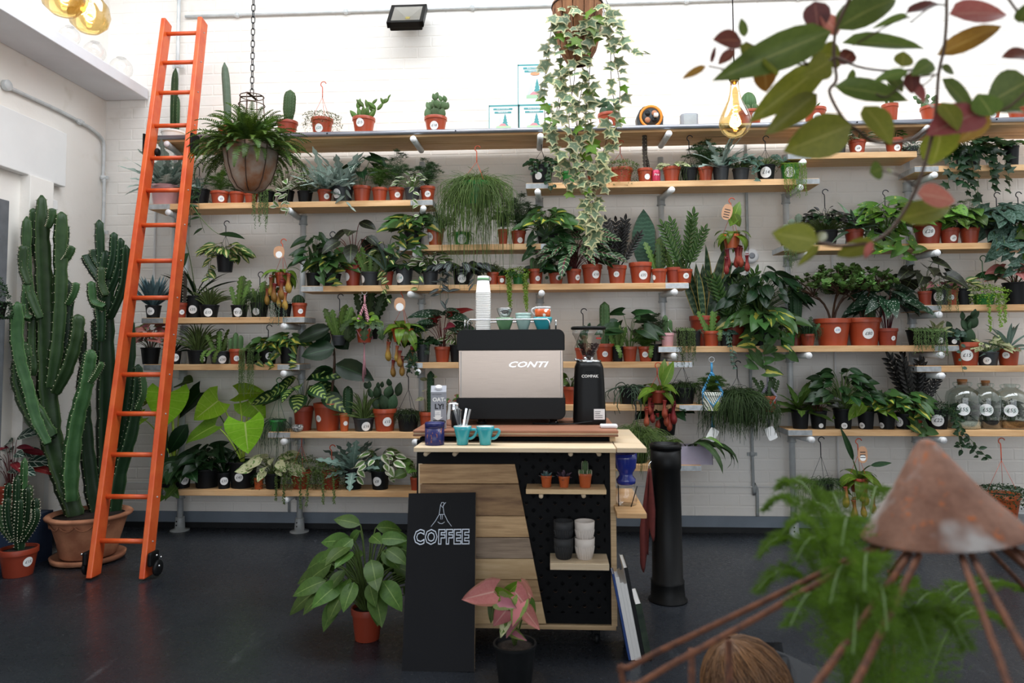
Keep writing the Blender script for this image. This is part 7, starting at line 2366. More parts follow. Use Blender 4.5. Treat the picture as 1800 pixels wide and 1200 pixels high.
def ivy_strand(P, L0, gap, nmax=60):
 global nl
 pts = smoothpath(P, 8)
 sb.tube(pts, .002, 4, False)
 acc = 0
 for i in range(1, len(pts)):
  acc += (pts[i] - pts[i - 1]).length
  if acc > gap and nl < 298:
   acc = 0
   nl += 1
   d = Vector((rg.uniform(-1, 1), -rg.uniform(.1, .7), rg.uniform(-1, .1)))
   l = L0 * rg.uniform(.65, 1.2)
   link('leaf', leafmesh('ivy', 'leaf_ivy' if rg.random() > .12 else 'leaf_bright', rg.randrange(3)), iv, M=frame(pts[i] + Vector((rg.uniform(-.02, .02), -.005, 0)), d, (rg.uniform(-.5, .5), -1, .4), l))
O = iv.location
def PX(x, y, dy=0.0):
 return at(x, y, Yi + dy) - O
for pts in ([(990, 5), (985, 60), (985, 150), (975, 230), (985, 300), (1000, 340)], [(1000, 0), (1005, 50), (1010, 130), (1000, 210), (1010, 290), (1030, 350), (1040, 400)], [(1030, 0), (1022, 60), (1025, 140), (1015, 200), (1020, 260), (1045, 330), (1020, 390)],
   [(1050, 0), (1040, 70), (1035, 150), (1030, 220), (1055, 290), (1065, 340)], [(1060, 10), (1072, 70), (1075, 150), (1085, 210), (1075, 260)], [(1065, 0), (1090, 50), (1100, 80), (1120, 92), (1142, 95)], [(1060, 20), (1080, 100), (1090, 160), (1080, 230)],
   [(975, 15), (968, 60), (962, 90), (958, 140), (957, 190), (960, 230)], [(985, 110), (985, 180), (970, 235), (985, 270)], [(1000, 120), (1008, 190), (1015, 240), (1000, 290), (1030, 330)], [(1040, 100), (1030, 180), (1040, 240), (1060, 290)], [(1045, 20), (1030, 40), (1015, 60), (1010, 80)], [(985, 20), (995, 50), (1000, 80), (1020, 95)], [(1010, 10), (1035, 30), (1042, 60), (1035, 95)],
   [(1020, 300), (1040, 350), (1050, 400), (1035, 440)], [(1000, 240), (1022, 270), (1035, 310), (1050, 370)], [(1070, 200), (1065, 250), (1050, 300), (1040, 350)]):
 dy = -rg.uniform(.14, .2)
 ivy_strand([PX(x, y, dy if y > 8 else -.1) for x, y in pts], 23 * m_, 10.5 * m_)
sb.build('trailing_stems', 'stem_brown', iv)


# ------------------------------------------------------------------ other things on the boards
zS0 = SH['S0'][0]
def s0(px, Y):
 p = at(px, 215, Y); p.z = zS0 + .0008
 return p
plain('box_white', '#f0f1f2', .6, vary=.03)
plain('box_teal', '#4f9a9c', .6, vary=.05)
plain('box_grey', '#c9ccd0', .6, vary=.05)
plain('box_pink', '#e08f98', .6, vary=.05)
plain('box_mint', '#a8c9a8', .6, vary=.05)
plain('box_orange', '#dd9a72', .6, vary=.05)
def kitbox(px, z, w, h, label, tall, Y=5.42):
 p = at(px, 215, Y); p.z = z; p.y = Y + .09
 m = mpp(Y)
 o = empty('kit_box', p, label, 'box', 'terrarium kit boxes on the top shelf')
 w, h = w * m, h * m
 boxm('carton', (0, 0, h / 2), (w, .18, h), 'box_white', o, .002)
 boxm('teal_edge', (0, 0, h - .006), (w + .001, .181, .013), 'box_teal', o)
 boxm('teal_edge', (-w / 2 + .002, 0, h / 2), (.006, .181, h), 'box_teal', o)
 fy = -.0912
 k = .92 if tall else .78
 for i, t in enumerate(('BUILD YOUR OWN', 'TERRARIUM KIT')):
  zc = h * (.90 - i * .075) if tall else h * (.84 - i * .13)
  bn = boxm('banner', (-.004, fy, zc), (w * (.66 if i == 0 else .58), .001, .017 if tall else .014), 'box_teal', o)
  text_obj('lettering', t, .0135 if tall else .011, 'box_white', bn, facing((0, -.0015, 0)), offset=.01)
 # printed terrarium: glass dome with pine trees and a coloured base
 b0 = h * (.12 if tall else .05)
 H_ = h * (.52 if tall else .62)
 r = w * .23
 def flat(name, P, mat, dy):
  b = MB(); b.add([(x, fy - dy, z) for x, z in P], [tuple(range(len(P)))]); b.build(name, mat, o, smooth=False)
 flat('printed_dome', [(r, b0), (r * 1.05, b0 + H_ * .35), (r * .6, b0 + H_ * .85), (-r * .6, b0 + H_ * .85), (-r * 1.05, b0 + H_ * .35), (-r, b0)], 'sticker_paper', .0004)
 for dx, hh, mt in ((-r * .5, .72, 'box_grey'), (r * .25, .95, 'box_teal')):
  b = MB()
  for j in range(4):
   z = b0 + H_ * (.22 + (hh - .3) * j / 4)
   ww = r * (.55 - .11 * j)
   b.add([(dx - ww, fy - .0008 - j * .0001, z), (dx + ww, fy - .0008 - j * .0001, z), (dx, fy - .0008 - j * .0001, z + H_ * .3)], [(0, 1, 2)])
  b.build('printed_tree', mt, o, smooth=False)
 flat('printed_moss', [(-r * 1.1, b0 + H_ * .05), (r * 1.1, b0 + H_ * .05), (r * 1.1, b0 + H_ * .2), (0, b0 + H_ * .27), (-r * 1.1, b0 + H_ * .2)], 'box_mint', .0014)
 flat('printed_rock', [(-r * .7, b0 + H_ * .22), (r * .5, b0 + H_ * .22), (r * .2, b0 + H_ * .36), (-r * .3, b0 + H_ * .36)], 'box_pink', .0016)
 if tall:
  flat('printed_lid', [(r * .6 * math.cos(q), h * .76 + r * .22 * math.sin(q)) for q in [2 * PI * i / 14 for i in range(14)]], 'box_orange', .0016)
 else:
  flat('printed_base', [(-r * 1.0, b0 - .002), (r * 1.0, b0 - .002), (r * 1.0, b0 + H_ * .09), (-r * 1.0, b0 + H_ * .09)], 'box_orange', .0016)
 return h
h = kitbox(885, zS0 + .0008, 52, 47, 'short terrarium kit box at left of the stack', False)
kitbox(940, zS0 + .0008, 56, 47, 'short terrarium kit box below the tall one', False)
kitbox(941, zS0 + .0018 + h, 62, 73, 'tall terrarium kit box standing on two short ones', True)
# cable reel
p = s0(1142, 5.46)
m_ = mpp(5.46)
cr2 = empty('cable_reel', p, 'black and orange extension cable reel on the top shelf', 'cable reel')
b = MB()
out = [(-22, 0), (22, 0), (23, 20), (18, 33), (12, 36), (-12, 36), (-18, 33), (-24, 20)]
n = len(out)
b.add([(x * m_, -.04, z * m_) for x, z in out] + [(x * m_, .06, z * m_) for x, z in out], [tuple(range(n)), tuple(reversed(range(n, 2 * n)))] + [((i + 1) % n, i, n + i, n + (i + 1) % n) for i in range(n)])
b.build('frame', 'grey_plastic', cr2, smooth=False, bevel=.006)
RX_ = Matrix.Rotation(R_(90), 4, 'X')
b = MB(); b.lathe([(20 * m_, 0), (20.5 * m_, .006), (16.5 * m_, .008), (16 * m_, 0)], 28, Matrix.Translation((1 * m_, -.041, 15 * m_ + .02)) @ RX_)
plain('reel_orange', '#e08a2a', .4, vary=.06); b.build('orange_ring', 'reel_orange', cr2)
b = MB(); b.lathe([(15.5 * m_, .0), (15.5 * m_, .004), (1e-5, .004)], 28, Matrix.Translation((1 * m_, -.042, 15 * m_ + .02)) @ RX_); b.build('socket_face', 'grey_plastic', cr2)
for k in range(4):
 q = PI / 4 + k * PI / 2
 b = MB(); b.lathe([(5 * m_, 0), (5 * m_, .003), (1e-5, .003)], 14, Matrix.Translation((1 * m_ + 8.5 * m_ * math.cos(q), -.047, 15 * m_ + .02 + 8.5 * m_ * math.sin(q))) @ RX_)
 b.build('socket', 'black_plastic' if k % 2 else 'terracotta_clay', cr2)
b = MB(); b.box((9 * m_, -.065, 15 * m_ + .025), (.035, .035, .03)); b.build('white_plug', 'white_plastic', cr2, smooth=False, bevel=.008)
b = MB(); b.tube(smoothpath([(-14 * m_, 0, 33 * m_), (-9 * m_, 0, 39 * m_), (9 * m_, 0, 39 * m_), (14 * m_, 0, 33 * m_)], 5), .009, 8); b.build('carry_handle', 'black_plastic', cr2)
# speaker
p = s0(1211, 5.46)
sp_ = empty('speaker', p, 'small silver grey speaker beside the cable reel', 'speaker')
loft([(31 * m_, .10, 0, 4), (31 * m_, .10, 23 * m_, 4), (29 * m_, .095, 24 * m_, 4)], 'grey_plastic_light', 'speaker_body', sp_)
b = MB(); b.box((0, -.0515, 11.5 * m_), (22 * m_, .004, 20 * m_)); b.build('grille', 'galvanised_dull', sp_, smooth=False, bevel=.0015)
# drink can
zB, yB0, _ = SH['SB']
p = at(1153, 310, 5.44); p.z = zB + .0008
plain('can_pink', '#c23f5c', .3, metal=.4, vary=.06)
cn = empty('drink_can', p, 'pink drinks can between red pots on ivy board', 'can')
b = MB(); b.lathe([(.029, 0), (.0335, .006), (.0335, .085), (.029, .094)], 20); b.build('can_wall', 'can_pink', cn)
b = MB(); b.lathe([(.0295, .094), (.0295, .097), (.027, .095), (1e-5, .094)], 20); b.build('can_top', 'chrome', cn)
text_obj('lettering', 'Fire', .024, 'sticker_paper', cn, facing((0, -.0342, .055)), shear=.25)
# blue-black speckled ornament with bark chips next to dieffenbachia
zM = SH['SM'][0]
p = at(523, 750, 5.40); p.z = zM + .0008
plain('speckled_black', '#202226', .4, vary=.2, nscale=90, hex2='#d0d0cc')
sb_ = empty('speckled_pot', p, 'small black and white speckled bowl on lower left board', 'bowl')
b = MB(); b.lathe([(.02, 0), (.038, .012), (.044, .035), (.038, .052), (.034, .052), (.03, .02), (1e-5, .015)], 20); b.build('bowl_wall', 'speckled_black', sb_)
b = MB(); b.lathe([(.034, .046), (1e-5, .05)], 16); b.build('soil', 'soil', sb_)
# jar of red berries on the second left board's underside board
zP = SH['SH'][0]
# demijohns -------------------------------------------------
glassm('bottle_glass', '#e9f0ec', alpha=.16)
plain('cork', '#b87a48', .8, vary=.2, nscale=50)
plain('gravel_white', '#cfcabd', .9, vary=.4, nscale=120, bump=.5)
plain('gravel_amber', '#a06a34', .9, vary=.5, nscale=90, bump=.5)
plain('gravel_dark', '#33261e', .9, vary=.5, nscale=90, bump=.5)
zO = SH['SO'][0]
def demijohn(px, w, h, label, cork, grav, seed):
 Y = 5.51
 p = at(px, 740, Y); p.z = zO + .0008
 m = mpp(Y)
 o = empty('glass_demijohn', p, label, 'bottle', 'bottle gardens on the lower right board')
 R, H = w / 2 * m, h * m
 prof = [(R * .9, 0), (R * .98, .006), (R, H * .3), (R, H * .66), (R * .9, H * .78), (R * .5, H * .88), (R * .34, H * .91), (R * .32, H * .985), (R * .36, H)]
 b = MB(); b.lathe(prof, 28); b.build('bottle', 'bottle_glass', o)
 b = MB(); b.lathe([(R * .93, .006), (R * .95, H * .14), (R * .5, H * .17), (1e-5, H * .165)], 24); b.build('gravel', grav, o)
 for sg in (-1, 1):
  b = MB(); b.tube(bez((sg * R * .34, 0, H * .98), (sg * R * .82, 0, H * .99), (sg * R * .42, 0, H * .88), 8), .005, 6); b.build('ear_handle', 'bottle_glass', o)
 if cork:
  b = MB(); b.lathe([(R * .26, H * .93), (R * .30, H * 1.04), (R * .29, H * 1.05), (1e-5, H * 1.05)], 16); b.build('cork', 'cork', o)
 c = Ctx(); c.root = o; c.rng = random.Random(seed); c.m = m; c.R = R * .6; c.H = H * .17; c.hp = H * .5; c.sp = R * .72; c.ymax = R * .7; c.front = R
 leafy(c, 'ovate', 'leaf_dark', 16, 15, droop=.2)
 smallleaf(c, 260, 'creeper_dark', .012)
 st = MB()
 N = 20
 def wrap(a, z):
  q = -PI / 2 - math.atan2(p.x, p.y) + a / R
  return (1.004 * R * math.cos(q), 1.004 * R * math.sin(q), H * .42 + z)
 rd = 10 * m
 st.add([wrap(0, 0)] + [wrap(rd * math.cos(2 * PI * k / N), rd * math.sin(2 * PI * k / N)) for k in range(N)], [(0, 1 + k, 1 + (k + 1) % N) for k in range(N)])
 s2 = st.build('price_sticker', 'sticker_paper', o)
 tv, tf = text_mesh('£55', rd * .85, shear=.2)
 tb = MB(); tb.add([tuple(Vector(wrap(x, y)) * 1.0 + Vector((0, -.001, 0))) for x, y, z in tv], tf); tb.build('handwriting', 'ink_black', s2, smooth=False)
demijohn(1694, 52, 78, 'corked glass demijohn garden with white gravel, leftmost of three', True, 'gravel_white', 31)
demijohn(1735, 44, 76, 'corked glass demijohn garden with dark soil, middle of three', True, 'gravel_dark', 32)
demijohn(1778, 54, 74, 'uncorked glass demijohn garden with amber gravel, rightmost of three', False, 'gravel_amber', 33)
# steel bucket on floor at far right
bp = atz(1778, 960, 0)
bk_ = empty('metal_bucket', (bp.x, min(bp.y, 5.5), 0), 'galvanised bucket on the floor at the right edge', 'bucket')
b = MB(); b.lathe([(.10, 0), (.14, .26), (.146, .265), (.146, .275), (.138, .27), (.1, .02), (1e-5, .015)], 28); b.build('bucket_wall', 'galvanised_steel', bk_)
b = MB(); b.tube([Vector((.146 * math.cos(q), -.03 - .13 * math.sin(q) * .4, .262 - .08 * math.sin(q))) for q in [PI * k / 14 for k in range(15)]], .003, 6); b.build('bail_handle', 'galvanised_dull', bk_)
# little pots on pegboard shelf
zS1 = at(995, 860, 3.40).z + .0005
def mini(px, w, h, fn, hp, sp, label):
 c = P(None, px, w, h, 'O', fn, hp, sp, label, Y=3.455, z=zS1, cat='succulent', group='mini pots on the cart shelf', name='mini_succulent')
 return c
mini(960, 20, 20, F(straps, 16, 'ovate', 'succ_blue', 14, .95, .7, -.4), 12, 26, 'mini blue-green rosette succulent on the cart, left')
mini(991, 20, 19, F(straps, 16, 'ovate', 'succ_purple', 16, 1.0, .7, -.4), 12, 32, 'mini purple rosette succulent on the cart, middle')
mini(1028, 24, 24, many(F(column, 26, 5.5, 0, 9, 'cactus_green', dots=.0012), F(column, 11, 4.5, -7, 8, 'cactus_green', y=-.01), F(column, 11, 4.5, 7, 8, 'cactus_green', y=-.01)), 22, 20, 'mini spiny cactus in red pot on the cart, right')

# ------------------------------------------------------------------ floor plants
fp = atz(646, 1122, 0)
c = P(None, 646, 56, 54, 'D', F(leafy, 'lance', 'leaf_mid', 46, 54, droop=.6, zmin=.12, widen=2.0, sr=.004, lenvar=.25), 132, 170, 'leafy green floor plant in red pot left of the sign', Y=fp.y, z=0.0005, name='floor_plant')
c = P(None, 905, 74, 62, 'B', None, 10, 10, 'pink caladium in black pot in front of the cart', Y=3.22, z=0.0005, name='floor_plant')
for k, (bp_, tp_, w, mt, dy) in enumerate((((868, 1040), (810, 1052), 50, 'leaf_pink', (-.05, -.08)), ((890, 1072), (868, 1098), 40, 'leaf_pink', (-.1, -.16)), ((905, 1040), (930, 1070), 42, 'leaf_pink', (-.06, -.12)), ((925, 1075), (947, 1105), 30, 'leaf_pink', (-.05, -.12)), ((888, 1048), (860, 1032), 24, 'leaf_pink', (0, -.02)), ((880, 1056), (905, 1066), 34, 'leaf_pinkgreen', (-.12, -.18)),
  ((895, 1040), (915, 1020), 22, 'leaf_bright', (.02, 0)), ((905, 1085), (890, 1120), 26, 'leaf_pinkgreen', (-.1, -.16)), ((890, 1090), (880, 1120), 20, 'leaf_cream', (-.12, -.17)), ((915, 1060), (900, 1100), 30, 'leaf_pinkgreen', (-.12, -.18)), ((875, 1045), (900, 1045), 26, 'leaf_bright', (-.04, -.12)), ((862, 1048), (868, 1020), 12, 'leaf_pink', (.02, .02)), ((868, 1060), (862, 1095), 22, 'leaf_mid', (-.05, -.1)), ((930, 1060), (940, 1090), 22, 'leaf_mid', (0, -.05)), ((915, 1030), (938, 1052), 30, 'leaf_pink', (.05, .02)), ((900, 1110), (925, 1125), 18, 'leaf_pinkgreen', (-.12, -.16)))):
 leaf_px(c, 'heart', mt, bp_, tp_, w, dy, (.1 * (k % 3 - 1), -1, .5), (0, 0, .14), .003, 'stem_green', var=k % 4)
# big euphorbia in clay pot
ep = atz(155, 983, 0)
EY = ep.y
m_ = mpp(EY)
eu = empty('giant_euphorbia', (at(155, 985, EY).x, EY, 0), 'giant candelabra cactus in a large clay pot in the corner', 'cactus')
zr2 = at(155, 900, EY).z
b = MB()
Rp = 69 * m_
b.lathe([(Rp * .62, .035), (Rp * .66, .045), (Rp * .72, zr2 * .4), (Rp * .88, zr2 * .86), (Rp * .9, zr2 * .9), (Rp * 1.0, zr2 * .93), (Rp * 1.02, zr2 * .97), (Rp * .98, zr2), (Rp * .88, zr2), (Rp * .82, zr2 * .9)], 32)
b.build('clay_pot', 'terracotta_clay', eu)
b = MB(); b.lathe([(Rp * .6, .002), (Rp * .85, .012), (Rp * .88, .042), (Rp * .82, .044), (Rp * .74, .028), (1e-5, .026)], 32); b.build('saucer', 'terracotta_clay', eu)
b = MB(); b.lathe([(Rp * .86, zr2 * .93), (1e-5, zr2 * .95)], 24); b.build('soil', 'soil', eu)
for k in range(5):
 q = -PI / 2 - .9 + k * .45
 b = MB(); b.tube(bez((Rp * .9 * math.cos(q - .2), Rp * .9 * math.sin(q - .2), zr2 * .84), (Rp * .86 * math.cos(q), Rp * .86 * math.sin(q), zr2 * .68), (Rp * .9 * math.cos(q + .2), Rp * .9 * math.sin(q + .2), zr2 * .84), 8), .006, 5); b.build('swag_relief', 'terracotta_clay', eu)
O = eu.location
def branch(pts, w, mat='euphorbia_green', dy=0.0, ribs=4, wb=None):
 P0 = [at(x, y, EY + dy + (0 if i else 0)) - O for i, (x, y) in enumerate(pts)]
 for p in P0:
  p.x = max(p.x, LEFT_X + .10 - O.x)
 sp2 = smoothpath(P0, 6)
 n = len(sp2)
 rr = []
 for i in range(n):
  t = i / (n - 1)
  w0 = (wb or w) * (1 - t) + w * t
  base = .72 + .28 * min(1, t * 6)
  tipf = 1 if t < .86 else math.sqrt(max(.02, 1 - ((t - .86) / .142) ** 2))
  rr.append(w0 / 2 * m_ * 1.34 * base * tipf * (1 + .06 * math.sin(i * 1.7)))
 dm = MB()
 o = ribbed(sp2, rr, ribs, .45, scallop=.07, dots=.0032, dotmb=dm).build('branch', mat, eu)
 dm.build('spines', 'spine_pale', o, smooth=False, kind='stuff')
E = 'euphorbia_green'; D_ = 'euphorbia_dark'
for pts, w, mt, dy, wb in (
 ([(132, 908), (112, 845), (92, 780), (84, 700), (80, 600), (77, 500), (73, 420), (73, 343)], 22, E, 0, 36),
 ([(90, 770), (55, 720), (28, 670), (8, 630), (-4, 600)], 26, E, -.08, 30),
 ([(84, 780), (62, 735), (48, 680), (36, 640), (28, 590), (27, 530)], 20, E, -.14, 16),
 ([(88, 680), (100, 600), (106, 500), (106, 430), (108, 372)], 20, E, -.04, 20),
 ([(112, 470), (113, 430), (114, 395)], 14, D_, .04, 12),
 ([(70, 560), (52, 515), (46, 460), (42, 380)], 15, E, -.08, 15),
 ([(50, 500), (36, 470), (32, 430)], 15, E, -.1, 12), ([(52, 430), (52, 400), (50, 366)], 12, E, -.02, 10), ([(84, 400), (90, 385), (92, 366)], 13, E, -.05, 10), ([(42, 450), (31, 430), (30, 415)], 9, D_, 0, 8),
 ([(86, 700), (105, 650), (114, 580), (117, 490)], 22, D_, .02, 22),
 ([(96, 690), (120, 640), (134, 590), (137, 552)], 20, E, -.02, 20),
 ([(118, 535), (130, 515), (134, 496)], 12, E, -.03, 10), ([(112, 458), (120, 448), (127, 432)], 13, E, -.03, 12),
 ([(125, 880), (124, 820), (134, 740), (150, 680), (156, 640), (160, 614)], 18, E, -.1, 26),
 ([(158, 672), (170, 655), (180, 636)], 9, E, -.12, 9),
 ([(56, 560), (44, 550), (46, 495)], 12, E, -.1, 10), ([(26, 600), (24, 560), (28, 532)], 18, E, -.12, 14),
 ([(58, 660), (60, 640), (55, 605), (57, 530)], 13, E, -.06, 10),
 ([(170, 905), (160, 850), (150, 760), (146, 690), (148, 640)], 18, D_, .12, 24),
 ([(188, 905), (186, 800), (186, 700), (185, 600), (184, 500), (186, 440)], 24, D_, .22, 30),
 ([(180, 520), (176, 450), (174, 386)], 14, D_, .2, 14), ([(176, 600), (176, 560), (174, 540)], 18, D_, .1, 14),
 ([(180, 500), (160, 470), (148, 448)], 14, D_, .16, 12), ([(182, 480), (166, 455), (164, 438)], 13, D_, .18, 10), ([(184, 540), (164, 530), (160, 494)], 14, E, .08, 12), ([(186, 520), (178, 500), (177, 468)], 12, E, .08, 12),
 ([(188, 490), (198, 450), (200, 408)], 13, D_, .2, 12), ([(190, 520), (208, 470), (212, 418)], 13, D_, .22, 13), ([(192, 560), (216, 500), (221, 430)], 14, D_, .2, 14),
 ([(200, 910), (210, 830), (230, 760), (240, 700), (243, 640)], 16, D_, .16, 24), ([(192, 905), (205, 820), (215, 740), (228, 640), (230, 560)], 14, D_, .24, 20), ([(240, 720), (252, 690), (250, 660)], 10, E, .1, 10), ([(166, 640), (168, 600), (166, 560)], 12, D_, .16, 12), ([(150, 660), (145, 620), (146, 580)], 12, D_, .1, 12)):
 branch(pts, w, mt, dy, 4, wb)
# floor cactus at left edge
cp_ = atz(35, 1010, 0)
c = P(None, 34, 62, 48, 'D', None, 10, 10, 'many-stemmed cactus in red pot on floor at left edge', (14, 26, 17, '£15'), Y=cp_.y, z=.0005, cat='cactus', name='floor_cactus')
O_ = c.root.location
rg = random.Random(17)
F(column, 60, 10, 2, 5, 'euphorbia_dark', dots=.003, depth=.4)(c)
for k in range(15):
 a = k * 2.4
 q = math.sqrt((k + .5) / 15)
 x, y = -.005 + .125 * q * math.cos(a), .08 * q * math.sin(a)
 hh = (.52 - .24 * q * q) * rg.uniform(.85, 1.0) * (1.25 if k == 0 else 1)
 pts = smoothpath([Vector((x * .25, y * .25, .22)), Vector((x * .8, y * .8, .30)), Vector((x * 1.1, y, .22 + hh * .55)), Vector((x * 1.05, y, .16 + hh))], 5)
 n = len(pts)
 dm = MB()
 ob = ribbed(pts, [.023 * (1 if i < n * .85 else math.sqrt(max(.03, 1 - ((i / (n - 1) - .85) / .151) ** 2))) for i in range(n)], 5, .4, scallop=.06, dots=.003, dotmb=dm).build('stem', 'euphorbia_dark' if k % 3 else 'euphorbia_green', c.root)
 dm.build('spines', 'spine_pale', ob, smooth=False, kind='stuff')
# blue crate and plants behind it at the left edge
plain('crate_blue', '#27364f', .6, vary=.15)
cb_ = empty('storage_crate', (LEFT_X + .18, 4.80, 0), 'dark blue storage crate at the left edge', 'crate')
hc = at(30, 908, 4.7).z
b = MB(); b.box((0, -.11, hc / 2), (.2, .012, hc)); b.box((0, .11, hc / 2), (.2, .012, hc)); b.box((-.1, 0, hc / 2), (.012, .22, hc)); b.box((.1, 0, hc / 2), (.012, .22, hc)); b.box((0, 0, .01), (.19, .21, .02)); b.build('crate_walls', 'crate_blue', cb_, smooth=False)
b = MB(); b.box((0, 0, hc - .008), (.19, .21, .012)); b.build('crate_lid', 'crate_blue', cb_, smooth=False)
c = P(None, 20, 44, 52, 'D', many(F(leafy, 'ovate', 'leaf_alocasia', 9, 42, stem='stem_red', droop=.3, zmin=.3), F(leafy, 'lance', 'leaf_red', 6, 50, stem='stem_red', droop=.3)), 90, 70, 'silver-veined dark plant on the blue crate', Y=4.78, z=hc + .001)
Ym = 4.75
HP(-10, 560, 4.4, 44, 30, 'B', F(smallleaf, 900, 'creeper_dark', .012, 60), 46, 40, 'mossy hanging basket cut by the left picture edge', top=160)

# ------------------------------------------------------------------ lamps
emit('filament', '#ffc77a', 22)
glassm('amber_glass', '#f8e4b4', alpha=.12)
plain('brass', '#a9864a', .3, metal=.9)
def bulb(name, label, p, R, neck, prof, power, cord=True, tilt=(0, 0, 0)):
 o = empty(name, p, label, 'light bulb')
 o.rotation_euler = tilt
 b = MB(); b.lathe(prof, 32); b.build('glass_bulb', 'amber_glass', o)
 zt = prof[-1][1]
 pts = []
 for k in range(60):
  t = k / 59
  a = t * 2 * PI * 6
  pts.append(Vector((R * .14 * math.cos(a), R * .14 * math.sin(a), R * .55 + t * R * 1.5)))
 b = MB(); b.tube(pts, .0022, 5); b.build('filament', 'filament', o)
 b = MB(); b.lathe([(prof[-1][0] * .95, zt - .005), (prof[-1][0], zt + .02)], 20); b.build('screw_base', 'brass', o)
 b = MB(); b.lathe([(prof[-1][0] * 1.1, zt + .012), (prof[-1][0] * 1.25, zt + .02), (prof[-1][0] * 1.2, zt + .05), (prof[-1][0] * .8, zt + .065), (.006, zt + .075)], 20); b.build('lamp_holder', 'black_metal', o)
 if cord:
  b = MB(); b.tube([(0, 0, zt + .07), (0, 0, 5.35 - p.z)], .003, 6); b.build('cord', 'wire_black', o)
 l = bpy.data.lights.new('bulb_light', 'POINT'); l.energy = power; l.color = (1.0, .72, .38); l.shadow_soft_size = .03
 lo = bpy.data.objects.new('bulb_light', l); COL.objects.link(lo); lo.parent = o; lo.location = (0, 0, R)
 return o
Yb2 = 3.5
m_ = mpp(Yb2)
pb = at(1293, 242, Yb2)
R = 28 * m_
bulb('pendant_bulb', 'large clear pear-shaped filament bulb hanging on a cord', pb, R, 0, [(1e-5, 0), (R * .45, R * .09), (R * .8, R * .38), (R, R * .85), (R * .97, R * 1.2), (R * .75, R * 1.75), (R * .45, R * 2.35), (R * .3, R * 2.9), (R * .27, R * 3.5)], 5)
for px, py, rr, lab, t in ((112, 28, 40, 'upper amber globe bulb at the top left corner', (.5, .25, 0)), (156, 58, 36, 'lower amber globe bulb at the top left corner', (.4, .2, 0))):
 Y = 3.0 if rr == 40 else 3.2
 m_ = mpp(Y)
 R = rr * m_
 bulb('globe_bulb', lab, at(px, py, Y), R, 0, [(1e-5, 0), (R * .5, R * .1), (R * .87, R * .45), (R, R * .95), (R * .9, R * 1.45), (R * .6, R * 1.85), (R * .3, R * 2.1), (R * .22, R * 2.4)], 3, cord=True)
# clear glass globes on the slab
for k, (x, y, d, yy) in enumerate(((234, 122, 40, 5.55), (186, 92, 38, 5.2), (158, 78, 36, 4.9), (112, 46, 48, 4.4), (70, 14, 52, 4.0))):
 m_ = mpp(yy)
 R = d / 2 * m_
 X = slab_x - R * .9 - .01
 o = empty('glass_globe', (X, yy, slab_z + .0905), ['glass globe nearest the back wall on the slab', 'second glass globe from the back wall on the slab', 'third glass globe from the back wall on the slab', 'fourth glass globe from the back wall on the slab', 'glass globe on the slab nearest the amber bulbs'][k], 'glass globe', 'clear glass globes on the slab')
 b = MB(); b.lathe([(R * .35, 0)] + [(R * math.sin(.36 + i * .19), R * (1 - math.cos(.36 + i * .19)) - R * .06) for i in range(13)] + [(R * .4, R * 1.92)], 32); b.build('globe_wall', 'clear_glass', o)
 b = MB(); b.lathe([(R * .4, R * 1.92), (R * .44, R * 1.95), (R * .40, R * 1.98)], 24); b.build('rim', 'clear_glass', o)
# floodlight
fl = at(716, 28, 5.6)
fo = empty('floodlight', fl, 'square black floodlight high on the back wall', 'floodlight')
m_ = mpp(5.6)
FM = Matrix.Rotation(R_(-38), 4, 'X')
def fbox(name, c, d, mat, bev=.003):
 b = MB(); b.addM(FM @ Matrix.Translation(c), *boxdata(d)); return b.build(name, mat, fo, smooth=False, bevel=bev)
S_ = 66 * m_
t = 7 * m_
for c_, d_ in (((0, 0, S_ / 2 - t / 2), (S_, .05, t)), ((0, 0, -S_ / 2 + t / 2), (S_, .05, t)), ((-S_ / 2 + t / 2, 0, 0), (t, .05, S_)), ((S_ / 2 - t / 2, 0, 0), (t, .05, S_))):
 fbox('housing', c_, d_, 'black_satin')
fbox('back_shell', (0, .04, 0), (S_ * .9, .04, S_ * .9), 'black_satin', .01)
b = MB()
q_ = S_ / 2 - t
b.addM(FM, [(-q_, -.02, -q_), (q_, -.02, -q_), (q_, -.02, q_), (-q_, -.02, q_), (-.02, .018, -.02), (.02, .018, -.02), (.02, .018, .02), (-.02, .018, .02)], [(0, 1, 5, 4), (1, 2, 6, 5), (2, 3, 7, 6), (3, 0, 4, 7)])
plain('reflector', '#b9b7ae', .35, metal=.4, vary=.05); b.build('reflector', 'reflector', fo, smooth=False)
plain('led_yellow', '#d8c23a', .5); fbox('led_chip', (0, .016, 0), (.035, .004, .035), 'led_yellow', .001)
glassm('lamp_glass'); fbox('front_glass', (0, -.022, 0), (q_ * 2, .002, q_ * 2), 'lamp_glass', 0)
b = MB(); b.tube([(-S_ * .3, .05, -.02), (-S_ * .3, .16, .02), (-S_ * .3, .2, .02)], .008, 6); b.tube([(S_ * .3, .05, -.02), (S_ * .3, .16, .02), (S_ * .3, .2, .02)], .008, 6); b.build('wall_bracket', 'black_metal', fo)

